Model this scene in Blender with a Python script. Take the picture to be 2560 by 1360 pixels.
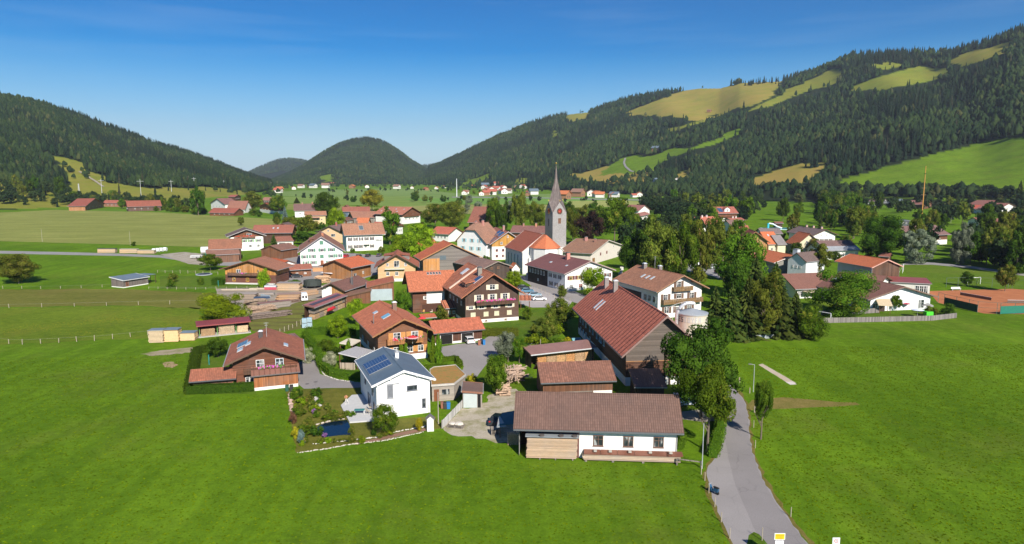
import bpy, math, random
import numpy as np
from mathutils import Vector, Matrix

for o in list(bpy.data.objects): bpy.data.objects.remove(o)
S = bpy.context.scene
C = S.collection
# ------------------------------------------------------------------ camera
CH = 38.0; PITCH = math.radians(8.07); FPX = 1707.0
cam_d = bpy.data.cameras.new('camera'); cam = bpy.data.objects.new('camera', cam_d); C.objects.link(cam)
cam_d.sensor_width = 36.0; cam_d.lens = 36.0*FPX/2560.0; cam_d.clip_start = 1.0; cam_d.clip_end = 40000.0
cam.location = (0, 0, CH); cam.rotation_euler = (math.pi/2-PITCH, 0, 0)
S.camera = cam
S.render.resolution_x = 1024; S.render.resolution_y = 544
# ------------------------------------------------------------------ sky, sun, exposure
SUN_AZ = math.radians(158.0)      # compass style, from +Y clockwise: behind the camera, to its right
SUN_EL = math.radians(34.0)
W = bpy.data.worlds.new('World'); S.world = W; W.use_nodes = True
wn = W.node_tree; wn.nodes.clear()
sky = wn.nodes.new('ShaderNodeTexSky'); sky.sky_type = 'NISHITA'; sky.sun_disc = False
sky.sun_elevation = SUN_EL; sky.sun_rotation = SUN_AZ; sky.altitude = 800; sky.air_density = 1.0; sky.dust_density = 0.0; sky.ozone_density = 5.0
hsv = wn.nodes.new('ShaderNodeHueSaturation'); hsv.inputs['Saturation'].default_value = 1.5
bg = wn.nodes.new('ShaderNodeBackground'); bg.inputs['Strength'].default_value = 0.074
wo = wn.nodes.new('ShaderNodeOutputWorld')
# thin streaks of high cloud, in world directions
tc = wn.nodes.new('ShaderNodeTexCoord'); mp = wn.nodes.new('ShaderNodeMapping'); mp.inputs['Scale'].default_value = (1.2, 1.2, 16.0); mp.inputs['Rotation'].default_value = (0.0, 0.06, 0.0)
nz = wn.nodes.new('ShaderNodeTexNoise'); nz.inputs['Scale'].default_value = 2.2; nz.inputs['Detail'].default_value = 6; nz.inputs['Roughness'].default_value = 0.55
rp = wn.nodes.new('ShaderNodeValToRGB'); rp.color_ramp.elements[0].position = 0.5; rp.color_ramp.elements[1].position = 0.85
rp.color_ramp.elements[0].color = (0, 0, 0, 1); rp.color_ramp.elements[1].color = (0.11, 0.11, 0.11, 1)
mx = wn.nodes.new('ShaderNodeMixRGB'); mx.inputs['Color2'].default_value = (7.5, 8.2, 9.0, 1)
L_ = wn.links.new
L_(tc.outputs['Generated'], mp.inputs['Vector']); L_(mp.outputs[0], nz.inputs['Vector']); L_(nz.outputs['Fac'], rp.inputs[0])
sx = wn.nodes.new('ShaderNodeSeparateXYZ'); L_(tc.outputs['Generated'], sx.inputs[0]); hr = wn.nodes.new('ShaderNodeValToRGB'); e_ = hr.color_ramp.elements; e_[0].position = 0.0; e_[0].color = (.85, .85, .85, 1); e_[1].position = 0.17; e_[1].color = (0, 0, 0, 1); e2 = e_.new(0.07); e2.color = (.42, .42, .42, 1); L_(sx.outputs[2], hr.inputs[0])
hm = wn.nodes.new('ShaderNodeMixRGB'); hm.inputs['Color2'].default_value = (5.2, 7.6, 9.6, 1); L_(hr.outputs[0], hm.inputs['Fac']); L_(hsv.outputs[0], hm.inputs['Color1'])
dr = wn.nodes.new('ShaderNodeValToRGB'); dr.color_ramp.elements[0].position = .05; dr.color_ramp.elements[0].color = (1, 1, 1, 1); dr.color_ramp.elements[1].position = .26; dr.color_ramp.elements[1].color = (.30, .74, .86, 1); L_(sx.outputs[2], dr.inputs[0]); dm = wn.nodes.new('ShaderNodeMixRGB'); dm.blend_type = 'MULTIPLY'; dm.inputs['Fac'].default_value = 1; L_(dr.outputs[0], dm.inputs['Color2'])
L_(rp.outputs[0], mx.inputs['Fac']); L_(sky.outputs[0], hsv.inputs['Color']); L_(hm.outputs[0], dm.inputs['Color1']); L_(dm.outputs[0], mx.inputs['Color1']); L_(mx.outputs[0], bg.inputs[0]); L_(bg.outputs[0], wo.inputs[0])
sd = bpy.data.lights.new('sun', 'SUN'); sun = bpy.data.objects.new('sun', sd); C.objects.link(sun)
sd.energy = 5.0; sd.angle = math.radians(0.5); sd.color = (1.0, 0.93, 0.82)
sdir = Vector((math.sin(SUN_AZ)*math.cos(SUN_EL), math.cos(SUN_AZ)*math.cos(SUN_EL), math.sin(SUN_EL)))
sun.rotation_euler = sdir.to_track_quat('Z', 'Y').to_euler()
S.view_settings.view_transform = 'Standard'; S.view_settings.look = 'None'; S.view_settings.exposure = 0.55; S.view_settings.gamma = 1.0
S.render.engine = 'CYCLES'
S.cycles.volume_bounces = 0; S.cycles.max_bounces = 5; S.cycles.diffuse_bounces = 2; S.cycles.transparent_max_bounces = 6

# ------------------------------------------------------------------ pixel <-> world helpers (2560 x 1360 photograph)
cp, sp = math.cos(PITCH), math.sin(PITCH)
def ray(x, y): return (x-1280.0, FPX*cp+(680.0-y)*sp, -FPX*sp+(680.0-y)*cp)
def P(x, y, z=0.0):
    r = ray(x, y); t = (z-CH)/r[2]
    return np.array([r[0]*t, r[1]*t, z])
def pix(x, y, z):
    z = z-CH; f = y*cp-z*sp; u = y*sp+z*cp
    return 1280+FPX*x/f, 680-FPX*u/f
def hz(x, y, row):            # height above the ground point (x, y) that lies on an image row
    lo, hi = -5., 420.
    for _ in range(40):
        m = (lo+hi)/2
        if pix(x, y, m)[1] > row: lo = m
        else: hi = m
    return lo

# ------------------------------------------------------------------ objects
def tag(o, label=None, cat=None, group=None, kind=None):
    if label: o['label'] = label
    if cat: o['category'] = cat
    if group: o['group'] = group
    if kind: o['kind'] = kind
    return o
def empty(name, loc, rz=0, label=None, cat=None, group=None):
    o = bpy.data.objects.new(name, None); C.objects.link(o); o.empty_display_size = 0.3
    o.location = loc; o.rotation_euler = (0, 0, rz); return tag(o, label, cat, group)
def copy_tree(o, loc=None, rz=None, label=None, group=None, parent=None):
    c = o.copy(); C.objects.link(c)
    if parent is not None: c.parent = parent
    if loc is not None: c.location = loc
    if rz is not None: c.rotation_euler = (0, 0, rz)
    if label: c['label'] = label
    if group: c['group'] = group
    for ch in list(o.children): copy_tree(ch, parent=c)
    return c
class MB:
    def __init__(s): s.v = []; s.f = []
    def poly(s, pts):
        n = len(s.v); s.v += [tuple(p) for p in pts]; s.f.append(tuple(range(n, n+len(pts)))); return s
    def hexa(s, c):          # 8 corners: bottom 0-3 ccw, top 4-7
        n = len(s.v); s.v += [tuple(p) for p in c]
        for q in ((3, 2, 1, 0), (4, 5, 6, 7), (0, 1, 5, 4), (1, 2, 6, 5), (2, 3, 7, 6), (3, 0, 4, 7)): s.f.append(tuple(n+i for i in q))
        return s
    def box(s, x0, x1, y0, y1, z0, z1):
        return s.hexa([(x0, y0, z0), (x1, y0, z0), (x1, y1, z0), (x0, y1, z0), (x0, y0, z1), (x1, y0, z1), (x1, y1, z1), (x0, y1, z1)])
    def bar(s, a, b, w, h=None):   # square bar from a to b
        h = h or w; a = Vector(a); b = Vector(b); d = (b-a).normalized()
        up = Vector((0, 0, 1)) if abs(d.z) < 0.95 else Vector((0, 1, 0))
        sx = d.cross(up).normalized()*w/2; sz = sx.cross(d).normalized()*h/2
        return s.hexa([a-sx-sz, a+sx-sz, b+sx-sz, b-sx-sz, a-sx+sz, a+sx+sz, b+sx+sz, b-sx+sz])
    def cone(s, c, r0, r1, z0, z1, n=12, cap=True):
        k = len(s.v)
        for z, r in ((z0, r0), (z1, r1)):
            for i in range(n):
                a = 2*math.pi*i/n; s.v.append((c[0]+r*math.cos(a), c[1]+r*math.sin(a), z))
        for i in range(n): j = (i+1) % n; s.f.append((k+i, k+j, k+n+j, k+n+i))
        if cap: s.f.append(tuple(k+n+i for i in range(n))); s.f.append(tuple(k+n-1-i for i in range(n)))
        return s
    def tube(s, pts, rad, n=6):
        pts = [Vector(p) for p in pts]; R = rad if hasattr(rad, '__len__') else [rad]*len(pts); k = len(s.v)
        for i, p in enumerate(pts):
            d = (pts[min(i+1, len(pts)-1)]-pts[max(i-1, 0)]).normalized()
            up = Vector((0, 0, 1)) if abs(d.z) < 0.9 else Vector((1, 0, 0))
            a = d.cross(up).normalized(); b = d.cross(a).normalized()
            for j in range(n):
                t = 2*math.pi*j/n; s.v.append(tuple(p+(a*math.cos(t)+b*math.sin(t))*R[i]))
        for i in range(len(pts)-1):
            for j in range(n):
                q = (j+1) % n; s.f.append((k+i*n+j, k+i*n+q, k+(i+1)*n+q, k+(i+1)*n+j))
        s.f.append(tuple(k+j for j in range(n))[::-1]); s.f.append(tuple(k+(len(pts)-1)*n+j for j in range(n)))
        return s
    def ball(s, c, r, n=8, m=5, jit=0, rnd=random, flat=1.0):
        k = len(s.v)
        for i in range(1, m):
            th = math.pi*i/m
            for j in range(n):
                a = 2*math.pi*j/n; q = r*(1+jit*(rnd.random()-.5))
                s.v.append((c[0]+q*math.sin(th)*math.cos(a), c[1]+q*math.sin(th)*math.sin(a), c[2]+q*flat*math.cos(th)))
        t = len(s.v); s.v += [(c[0], c[1], c[2]+r*flat), (c[0], c[1], c[2]-r*flat)]
        for i in range(m-2):
            for j in range(n):
                q = (j+1) % n; s.f.append((k+i*n+j, k+(i+1)*n+j, k+(i+1)*n+q, k+i*n+q))
        for j in range(n):
            q = (j+1) % n; s.f.append((t, k+j, k+q)); s.f.append((t+1, k+(m-2)*n+q, k+(m-2)*n+j))
        return s
    def build(s, name, m, parent=None, smooth=False):
        me = bpy.data.meshes.new(name); me.from_pydata(s.v, [], s.f); me.update()
        if m is not None: me.materials.append(m)
        if smooth: me.shade_smooth()
        o = bpy.data.objects.new(name, me); C.objects.link(o)
        if parent is not None: o.parent = parent
        return o
def np_mesh(name, V, F, mats, attr=None, midx=None):   # V (n,3), F (m,k) same-size faces
    me = bpy.data.meshes.new(name); m, k = F.shape
    me.vertices.add(len(V)); me.vertices.foreach_set('co', np.ascontiguousarray(V, dtype=np.float32).ravel())
    me.loops.add(m*k); me.loops.foreach_set('vertex_index', F.astype(np.int32).ravel())
    me.polygons.add(m); me.polygons.foreach_set('loop_start', np.arange(0, m*k, k, dtype=np.int32))
    for x in mats: me.materials.append(x)
    if midx is not None: me.polygons.foreach_set('material_index', midx.astype(np.int32))
    if attr:
        for an, (dom, arr) in attr.items():
            a = me.attributes.new(an, 'FLOAT', dom); a.data.foreach_set('value', arr.astype(np.float32))
    me.update(calc_edges=True); me.validate()
    return me

# ------------------------------------------------------------------ materials
MATS = {}
class NT:
    def __init__(s, name):
        m = bpy.data.materials.new(name); m.use_nodes = True; s.m = m; s.t = m.node_tree; s.n = s.t.nodes
        s.bs = s.n['Principled BSDF']; s.bs.inputs['Specular IOR Level'].default_value = 0.3
        s.tc = s.n.new('ShaderNodeTexCoord'); s.co = s.tc.outputs['Object']
    def l(s, a, b): s.t.links.new(a, b)
    def map(s, sc=(1, 1, 1), rot=(0, 0, 0), src=None):
        q = s.n.new('ShaderNodeMapping'); q.inputs['Scale'].default_value = sc; q.inputs['Rotation'].default_value = rot; s.l(src or s.co, q.inputs[0]); return q.outputs[0]
    def noise(s, scale, detail=4, rough=0.6, vec=None, out='Fac'):
        q = s.n.new('ShaderNodeTexNoise'); q.inputs['Scale'].default_value = scale; q.inputs['Detail'].default_value = detail; q.inputs['Roughness'].default_value = rough
        s.l(vec or s.co, q.inputs['Vector']); return q.outputs[out]
    def ramp(s, f, stops):
        q = s.n.new('ShaderNodeValToRGB'); e = q.color_ramp.elements
        while len(e) < len(stops): e.new(0.5)
        for i, (p, c) in enumerate(stops):
            e[i].position = p; e[i].color = (tuple(c)+(1,)) if hasattr(c, '__len__') else (c, c, c, 1)
        s.l(f, q.inputs[0]); return q.outputs[0]
    def mix(s, f, a, b, mode='MIX'):
        q = s.n.new('ShaderNodeMixRGB'); q.blend_type = mode
        for i, x in ((0, f), (1, a), (2, b)):
            if hasattr(x, 'is_output') or hasattr(x, 'links'): s.l(x, q.inputs[i])
            elif hasattr(x, '__len__'): q.inputs[i].default_value = tuple(x)+(1,)
            else: q.inputs[i].default_value = x
        return q.outputs[0]
    def math(s, op, a, b=None):
        q = s.n.new('ShaderNodeMath'); q.operation = op
        for i, x in ((0, a), (1, b)):
            if x is None: continue
            if hasattr(x, 'links'): s.l(x, q.inputs[i])
            else: q.inputs[i].default_value = x
        return q.outputs[0]
    def sep(s, vec=None):
        q = s.n.new('ShaderNodeSeparateXYZ'); s.l(vec or s.co, q.inputs[0]); return q.outputs
    def color(s, c):
        if hasattr(c, 'links'): s.l(c, s.bs.inputs['Base Color'])
        else: s.bs.inputs['Base Color'].default_value = tuple(c)+(1,)
        return s
    def rough(s, r): s.bs.inputs['Roughness'].default_value = r; return s
    def bump(s, h, dist=0.05, strength=1.0):
        q = s.n.new('ShaderNodeBump'); q.inputs['Distance'].default_value = dist; q.inputs['Strength'].default_value = strength; s.l(h, q.inputs['Height']); s.l(q.outputs[0], s.bs.inputs['Normal']); return s
def scl(c, k): return tuple(min(1, x*k) for x in c)
def plain(c, r=0.7, metal=0, var=0.12, ns=3.0):
    key = ('p', c, r, metal)
    if key not in MATS:
        t = NT('paint'); n = t.noise(ns, 4)
        t.color(t.ramp(n, [(0.3, scl(c, 1-var)), (0.7, scl(c, 1+var))])).rough(r); t.bs.inputs['Metallic'].default_value = metal; MATS[key] = t.m
    return MATS[key]
def plaster(c=(0.78, 0.77, 0.74)):
    key = ('pl', c)
    if key not in MATS:
        t = NT('plaster'); n = t.noise(0.5, 6, 0.7); st = t.noise(1.0, 4, 0.6, t.map((2.2, 2.2, 0.25)))
        b = t.mix(t.ramp(st, [(0.42, 0.0), (0.75, 0.5)]), t.ramp(n, [(0.3, scl(c, 0.93)), (0.7, scl(c, 1.03))]), scl(c, 0.8))
        t.color(b).rough(0.9); t.bump(t.noise(25, 3), 0.01, 0.4); MATS[key] = t.m
    return MATS[key]
def wood(c, horiz=False, pitch=0.18, var=0.35):
    key = ('w', c, horiz, pitch)
    if key not in MATS:
        t = NT('boards'); x, y, z = t.sep()[:3]
        xy = t.math('ADD', x, y)
        s = z if horiz else xy
        k = t.math('MULTIPLY', s, 1.0/pitch); fr = t.math('FRACT', k); fl = t.math('FLOOR', k)
        wn_ = t.n.new('ShaderNodeTexWhiteNoise'); wn_.noise_dimensions = '1D'; t.l(fl, wn_.inputs['W'])
        grain = t.noise(1.0, 5, 0.65, t.map((1.5, 1.5, 9) if horiz else (9, 9, 0.7)))
        base = t.ramp(wn_.outputs['Value'], [(0, scl(c, 1-var)), (1, scl(c, 1+var))])
        base = t.mix(t.ramp(grain, [(0.35, 0.0), (0.75, 0.55)]), base, scl(c, 0.55))
        gap = t.ramp(fr, [(0.0, 0.0), (0.08, 1.0), (0.92, 1.0), (1.0, 0.0)])
        base = t.mix(gap, scl(c, 0.3), base)
        weather = t.noise(0.35, 4, 0.6); base = t.mix(t.ramp(weather, [(0.45, 0.0), (0.75, 0.35)]), base, (c[0]*0.5+0.05, c[0]*0.5+0.045, c[0]*0.5+0.04))
        t.color(base).rough(0.75); t.bump(gap, 0.02); MATS[key] = t.m
    return MATS[key]
def tiles(c, col=0.3, row=0.36, var=0.22, dark=0.6, moss=0.25, seam=None):
    c = (c[0]*1.0, c[1]*.90, c[2]*.90); key = ('t', c, col, row, seam, moss)
    if key not in MATS:
        t = NT('roof_tiles'); o = t.sep(); y, z, x = o[1], o[2], o[0]
        ax = t.math('ABSOLUTE', x)
        kc = t.math('MULTIPLY', y, 1.0/col); kr = t.math('MULTIPLY', ax, 1.0/row)
        fc = t.math('FRACT', kc); fr = t.math('FRACT', kr)
        cb = t.n.new('ShaderNodeCombineXYZ'); t.l(t.math('FLOOR', kc), cb.inputs[0]); t.l(t.math('FLOOR', kr), cb.inputs[1]); t.l(t.math('SIGN', x), cb.inputs[2])
        w = t.n.new('ShaderNodeTexWhiteNoise'); t.l(cb.outputs[0], w.inputs['Vector'])
        base = t.ramp(w.outputs['Value'], [(0, scl(c, 1-var)), (1, scl(c, 1+var))])
        big = t.noise(0.22, 5, 0.65); base = t.mix(t.ramp(big, [(0.4, 0.0), (0.72, moss*2)]), base, scl((c[0]*0.62, c[1]*0.72, c[2]*0.8), 1))
        streak = t.noise(1.0, 4, 0.6, t.map((0.3, 2.4, 0.3))); base = t.mix(t.ramp(streak, [(0.5, 0.0), (0.8, 0.35)]), base, scl(c, 0.6))
        v = t.ramp(fc, [(0, 0.0), (0.3, 1.0), (0.7, 1.0), (1, 0.0)]); r = t.ramp(fr, [(0, 0.2), (0.15, 1.0), (1, 0.7)])
        hgt = t.mix(1.0, v, r, 'MULTIPLY')
        base = t.mix(t.ramp(hgt, [(0.0, dark), (0.5, 0.0)]), base, scl(c, 0.42))  # shadow in the gaps between tiles is put into the colour
        if seam:
            fs = t.math('FRACT', t.math('MULTIPLY', y, 1.0/seam)); sm = t.ramp(fs, [(0, 1.0), (0.15, 1.0), (0.20, 0.0)])
            base = t.mix(sm, base, scl(c, 0.16))  # shadow gap along each seam, painted as a dark stripe
        t.color(base).rough(0.8); t.bump(hgt, 0.05); MATS[key] = t.m
    return MATS[key]
def metalroof(c, seam=0.5, rough=0.45):
    key = ('m', c, seam)
    if key not in MATS:
        t = NT('metal_sheet'); o = t.sep(); f = t.math('FRACT', t.math('MULTIPLY', o[1], 1.0/seam)); s = t.ramp(f, [(0, 1.0), (0.10, 1.0), (0.14, 0.0)])
        n = t.noise(0.4, 5); b = t.ramp(n, [(0.3, scl(c, 0.88)), (0.7, scl(c, 1.12))]); b = t.mix(s, b, scl(c, 0.6)); t.color(b).rough(rough); t.bs.inputs['Metallic'].default_value = 0.25; t.bump(s, 0.03); MATS[key] = t.m
    return MATS[key]
def glass():
    if 'glass' not in MATS:
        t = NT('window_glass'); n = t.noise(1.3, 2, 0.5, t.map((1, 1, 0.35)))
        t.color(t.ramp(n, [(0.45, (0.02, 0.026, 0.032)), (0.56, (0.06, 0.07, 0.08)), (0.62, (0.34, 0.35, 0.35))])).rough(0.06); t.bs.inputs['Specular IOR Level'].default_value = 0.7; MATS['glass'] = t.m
    return MATS['glass']
def solar():
    if 'solar' not in MATS:
        t = NT('solar_glass'); o = t.sep(); a = t.ramp(t.math('FRACT', t.math('MULTIPLY', o[1], 1.0/0.45)), [(0, 1.0), (0.06, 1.0), (0.08, 0.0)]); b = t.ramp(t.math('FRACT', t.math('MULTIPLY', o[0], 1.0/0.45)), [(0, 1.0), (0.06, 1.0), (0.08, 0.0)])
        g = t.mix(1.0, a, b, 'ADD'); t.color(t.mix(g, (0.02, 0.05, 0.13), (0.22, 0.26, 0.3))).rough(0.12); t.bs.inputs['Specular IOR Level'].default_value = 0.8; MATS['solar'] = t.m
    return MATS['solar']
def leafmat(name, dark, light, trans=0.25, yellow=None):
    t = NT(name); n = t.noise(5.0, 3, 0.6); at = t.n.new('ShaderNodeAttribute'); at.attribute_name = 'tint'
    oi = t.n.new('ShaderNodeObjectInfo')
    f = t.math('ADD', t.math('MULTIPLY', n, 0.5), t.math('MULTIPLY', at.outputs['Fac'], 0.5))
    c = t.ramp(f, [(0.28, dark), (0.72, light)])
    if yellow: c = t.mix(t.ramp(at.outputs['Fac'], [(0.86, 0.0), (0.97, 0.8)]), c, yellow)
    h = t.n.new('ShaderNodeHueSaturation'); t.l(c, h.inputs['Color'])
    t.l(t.math('ADD', t.math('MULTIPLY', oi.outputs['Random'], 0.03), 0.482), h.inputs['Hue']); t.l(t.math('ADD', t.math('MULTIPLY', oi.outputs['Random'], 0.32), 0.82), h.inputs['Value'])
    df = t.n.new('ShaderNodeBsdfDiffuse'); tr = t.n.new('ShaderNodeBsdfTranslucent'); ms = t.n.new('ShaderNodeMixShader'); ms.inputs[0].default_value = trans
    t.l(h.outputs[0], df.inputs[0]); t.l(h.outputs[0], tr.inputs[0]); t.l(df.outputs[0], ms.inputs[1]); t.l(tr.outputs[0], ms.inputs[2])
    out = [q for q in t.n if q.type == 'OUTPUT_MATERIAL'][0]; t.l(ms.outputs[0], out.inputs[0]); return t.m
# ------------------------------------------------------------------ land
rs = np.random.RandomState(7)
def te_of(px, py):
    r = ray(px, py); return math.atan2(r[0], r[1]), r[2]/math.hypot(r[0], r[1])
class Mountain:
    def __init__(s, ridge, r0, r1, power, crown=10.0, drop=0.25):
        q = [te_of(*p) for p in ridge]; s.az = np.array([a for a, _ in q]); s.te = np.array([t for _, t in q])
        s.ax0 = np.array([te_of(p[0], 440)[0] for p in r0]); s.r0 = np.array([p[1] for p in r0], float)
        s.ax1 = np.array([te_of(p[0], 440)[0] for p in r1]); s.r1 = np.array([p[1] for p in r1], float)
        s.pw = power; s.crown = crown; s.drop = drop; s.lo = s.az[0]; s.hi = s.az[-1]
    def prm(s, az):
        te = np.interp(az, s.az, s.te); r0 = np.interp(az, s.ax0, s.r0); r1 = np.interp(az, s.ax1, s.r1)
        return te, r0, r1
    def z(s, az, r):
        te, r0, r1 = s.prm(az); zt = np.maximum(CH+te*r1-s.crown, 0.0); t = (r-r0)/(r1-r0)
        up = np.clip(t, 0, 1)**s.pw
        und = 1+(0.10*np.sin(az*37+1.3)*np.sin(t*5.2+az*11)+.02*np.sin(az*70+t*6))*np.clip(t*(1-t)*4, 0, 1)
        back = 1-s.drop*np.clip(t-1, 0, 3)
        return np.where(t < 0, 0, np.where(t < 1, zt*up*und, zt*back))
ML = Mountain([(-900, 120), (-400, 180), (0, 238), (100, 256), (200, 290), (300, 326), (400, 362), (480, 385), (550, 410), (620, 437), (680, 457), (740, 466), (800, 470)],
              [(-900, 800), (0, 880), (300, 960), (600, 1250), (740, 1900), (800, 2100)], [(-900, 1900), (0, 2100), (400, 2300), (700, 2700), (800, 2800)], 1.45)
MR = Mountain([(1040, 440), (1060, 422), (1100, 407), (1150, 384), (1200, 360), (1250, 336), (1300, 316), (1350, 297), (1430, 279), (1480, 274), (1550, 248), (1650, 228), (1750, 214), (1800, 214), (1850, 200), (1950, 196), (2030, 176), (2080, 156), (2130, 134), (2200, 130), (2280, 125), (2350, 127), (2420, 114), (2480, 98), (2560, 66), (2700, 30), (3400, -80)],
              [(1040, 2800), (1250, 2000), (1450, 1500), (1650, 1250), (1800, 1150), (2000, 1000), (2560, 900), (3400, 800)], [(1040, 3900), (1300, 3400), (1500, 3100), (1800, 2700), (2200, 2400), (2560, 2100), (3400, 1900)], 1.25)
MC = Mountain([(560, 470), (640, 462), (690, 442), (725, 428), (760, 408), (790, 388), (820, 369), (850, 354), (880, 345), (915, 340), (950, 346), (975, 358), (1000, 375), (1030, 398), (1060, 416), (1100, 440), (1180, 466), (1260, 470)],
              [(560, 2900), (1260, 2900)], [(560, 4300), (1260, 4300)], 1.1, crown=12)
MF = Mountain([(500, 470), (600, 440), (640, 419), (670, 406), (700, 395), (725, 394), (760, 398), (800, 410), (900, 430), (1040, 420), (1060, 411), (1085, 409), (1110, 415), (1200, 440), (1300, 470)],
              [(500, 5200), (1300, 5200)], [(500, 7000), (1300, 7000)], 1.1, crown=12)
MTS = [ML, MR, MC, MF]
def height(az, r):
    z = np.zeros_like(r, dtype=float)
    for m in MTS:
        h = m.z(az, r); e = np.clip((az-m.lo)/0.02, 0, 1)*np.clip((m.hi-az)/0.02, 0, 1)
        if m is ML: e = np.clip((m.hi-az)/0.02, 0, 1)
        if m is MR: e = np.clip((az-m.lo)/0.02, 0, 1)
        z = np.maximum(z, h*e)
    return z
def hxy(x, y): return float(height(np.array([math.atan2(x, y)]), np.array([math.hypot(x, y)]))[0])
def G(px, py):                 # ground point under a pixel, on flat land or on the slopes
    r = ray(px, py); n = math.hypot(r[0], r[1]); az = math.atan2(r[0], r[1]); te = r[2]/n
    d = np.arange(60, 6500, 6.0); below = CH+te*d <= height(np.full_like(d, az), d)
    i = int(np.argmax(below)) if below.any() else len(d)-1
    R = d[i]
    if CH+te*d[i] <= 0.01 and te < 0: R = min(R, -CH/te)
    x, y = R*math.sin(az), R*math.cos(az); return np.array([x, y, hxy(x, y)])
# meadows on the slopes, as outlines on the photograph projected on the land
MEADOW = [  # (polygon, straw amount)
 ([(2080, 474), (2110, 452), (2200, 422), (2260, 405), (2330, 385), (2450, 355), (2600, 340), (2700, 500), (2150, 496)], 0.05),
 ([(1880, 464), (1893, 441), (1940, 424), (2000, 412), (2065, 405), (2052, 420), (2030, 440), (2010, 458), (1980, 470)], 0.75),
 ([(1560, 395), (1640, 385), (1660, 375), (1725, 368), (1790, 345), (1840, 318), (1858, 320), (1846, 335), (1770, 368), (1690, 388), (1652, 402), (1640, 428), (1600, 440), (1500, 452), (1440, 446), (1500, 425), (1530, 415)], 0.05),
 ([(1420, 436), (1500, 420), (1530, 416), (1500, 437), (1570, 434), (1640, 425), (1642, 448), (1560, 460), (1450, 450)], 0.8),
 ([(1672, 452), (1700, 430), (1728, 423), (1722, 447), (1690, 455)], 0.8),
 ([(1565, 287), (1600, 268), (1640, 250), (1690, 232), (1720, 222), (1800, 216), (1850, 211), (1900, 202), (1965, 200), (1930, 238), (1880, 262), (1820, 280), (1740, 302), (1690, 292), (1640, 290)], 0.65),
 ([(1650, 330), (1700, 314), (1760, 298), (1850, 285), (1905, 255), (1990, 215), (2080, 170), (2105, 178), (2085, 208), (2000, 240), (1940, 262), (1880, 278), (1800, 292), (1700, 325)], 0.4),
 ([(2125, 224), (2160, 205), (2210, 188), (2300, 168), (2372, 170), (2365, 198), (2270, 215), (2160, 228)], 0.35),
 ([(2180, 168), (2200, 156), (2255, 156), (2260, 166), (2215, 172)], 0.3),
 ([(2370, 156), (2400, 138), (2460, 120), (2530, 103), (2520, 135), (2470, 150), (2400, 165)], 0.55),
 ([(1412, 292), (1440, 282), (1472, 278), (1468, 298), (1430, 305)], 0.6),
 ([(1272, 455), (1300, 447), (1325, 443), (1318, 460), (1285, 462)], 0.3),
 ([(1145, 462), (1175, 448), (1215, 436), (1238, 438), (1210, 455), (1170, 466)], 0.1),
 ([(1380, 330), (1395, 322), (1392, 340), (1378, 345)], 0.3),
 ([(790, 448), (810, 437), (835, 434), (838, 448), (815, 454)], 0.1),
 ([(70, 376), (110, 384), (165, 393), (205, 410), (215, 420), (250, 440), (320, 462), (400, 470), (560, 468), (640, 480), (700, 486), (720, 520), (-60, 520), (-60, 462), (0, 455), (30, 470), (120, 475), (178, 470), (165, 440), (160, 415), (120, 395), (80, 386)], 0.45),
]
def inpoly(x, y, poly):
    x = np.asarray(x, float); y = np.asarray(y, float); c = np.zeros(x.shape, bool); n = len(poly)
    for i in range(n):
        x1, y1 = poly[i]; x2, y2 = poly[i-1]
        k = ((y1 > y) != (y2 > y)) & (x < (x2-x1)*(y-y1)/((y2-y1) or 1e-9)+x1); c ^= k
    return c
def slope_masks(az, r, z):
    x = r*np.sin(az); y = r*np.cos(az); px, py = pix(x, y, z)
    px = px+5*np.sin(x*.031+1.7*np.sin(y*.023))+3*np.sin(y*.09+x*.05); py = py+2.5*np.sin(x*.027-y*.041)
    mask = np.zeros(px.shape); straw = np.zeros(px.shape)
    for poly, s in MEADOW:
        k = inpoly(px, py, poly); mask[k] = 1; straw[k] = s
    return mask, straw
def topmask(x, y, z): return slope_masks(np.arctan2(x, y), np.hypot(x, y), z)[0]
daz = math.radians(0.16); AZ = np.arange(-math.radians(74), math.radians(74), daz)
RR = np.concatenate([np.linspace(8, 300, 12), np.linspace(340, 860, 10), np.linspace(880, 3000, 150), np.linspace(3020, 4400, 50), np.linspace(4500, 9500, 40)])
A2, R2 = np.meshgrid(AZ, RR); Z2 = height(A2, R2)
mk, st = slope_masks(A2, R2, Z2); onhill = (Z2 > 1.2) & (R2 > 700)
forest = np.where(onhill & (mk < .5), 1.0, 0.0); straw = np.where(onhill, st, 0.0)
Vg = np.stack([R2*np.sin(A2), R2*np.cos(A2), Z2], -1).reshape(-1, 3); na = len(AZ)
ii, jj = np.meshgrid(np.arange(len(RR)-1), np.arange(na-1), indexing='ij'); k0 = (ii*na+jj).ravel()
Fg = np.stack([k0, k0+1, k0+na+1, k0+na], -1)[:, ::-1]
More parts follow.
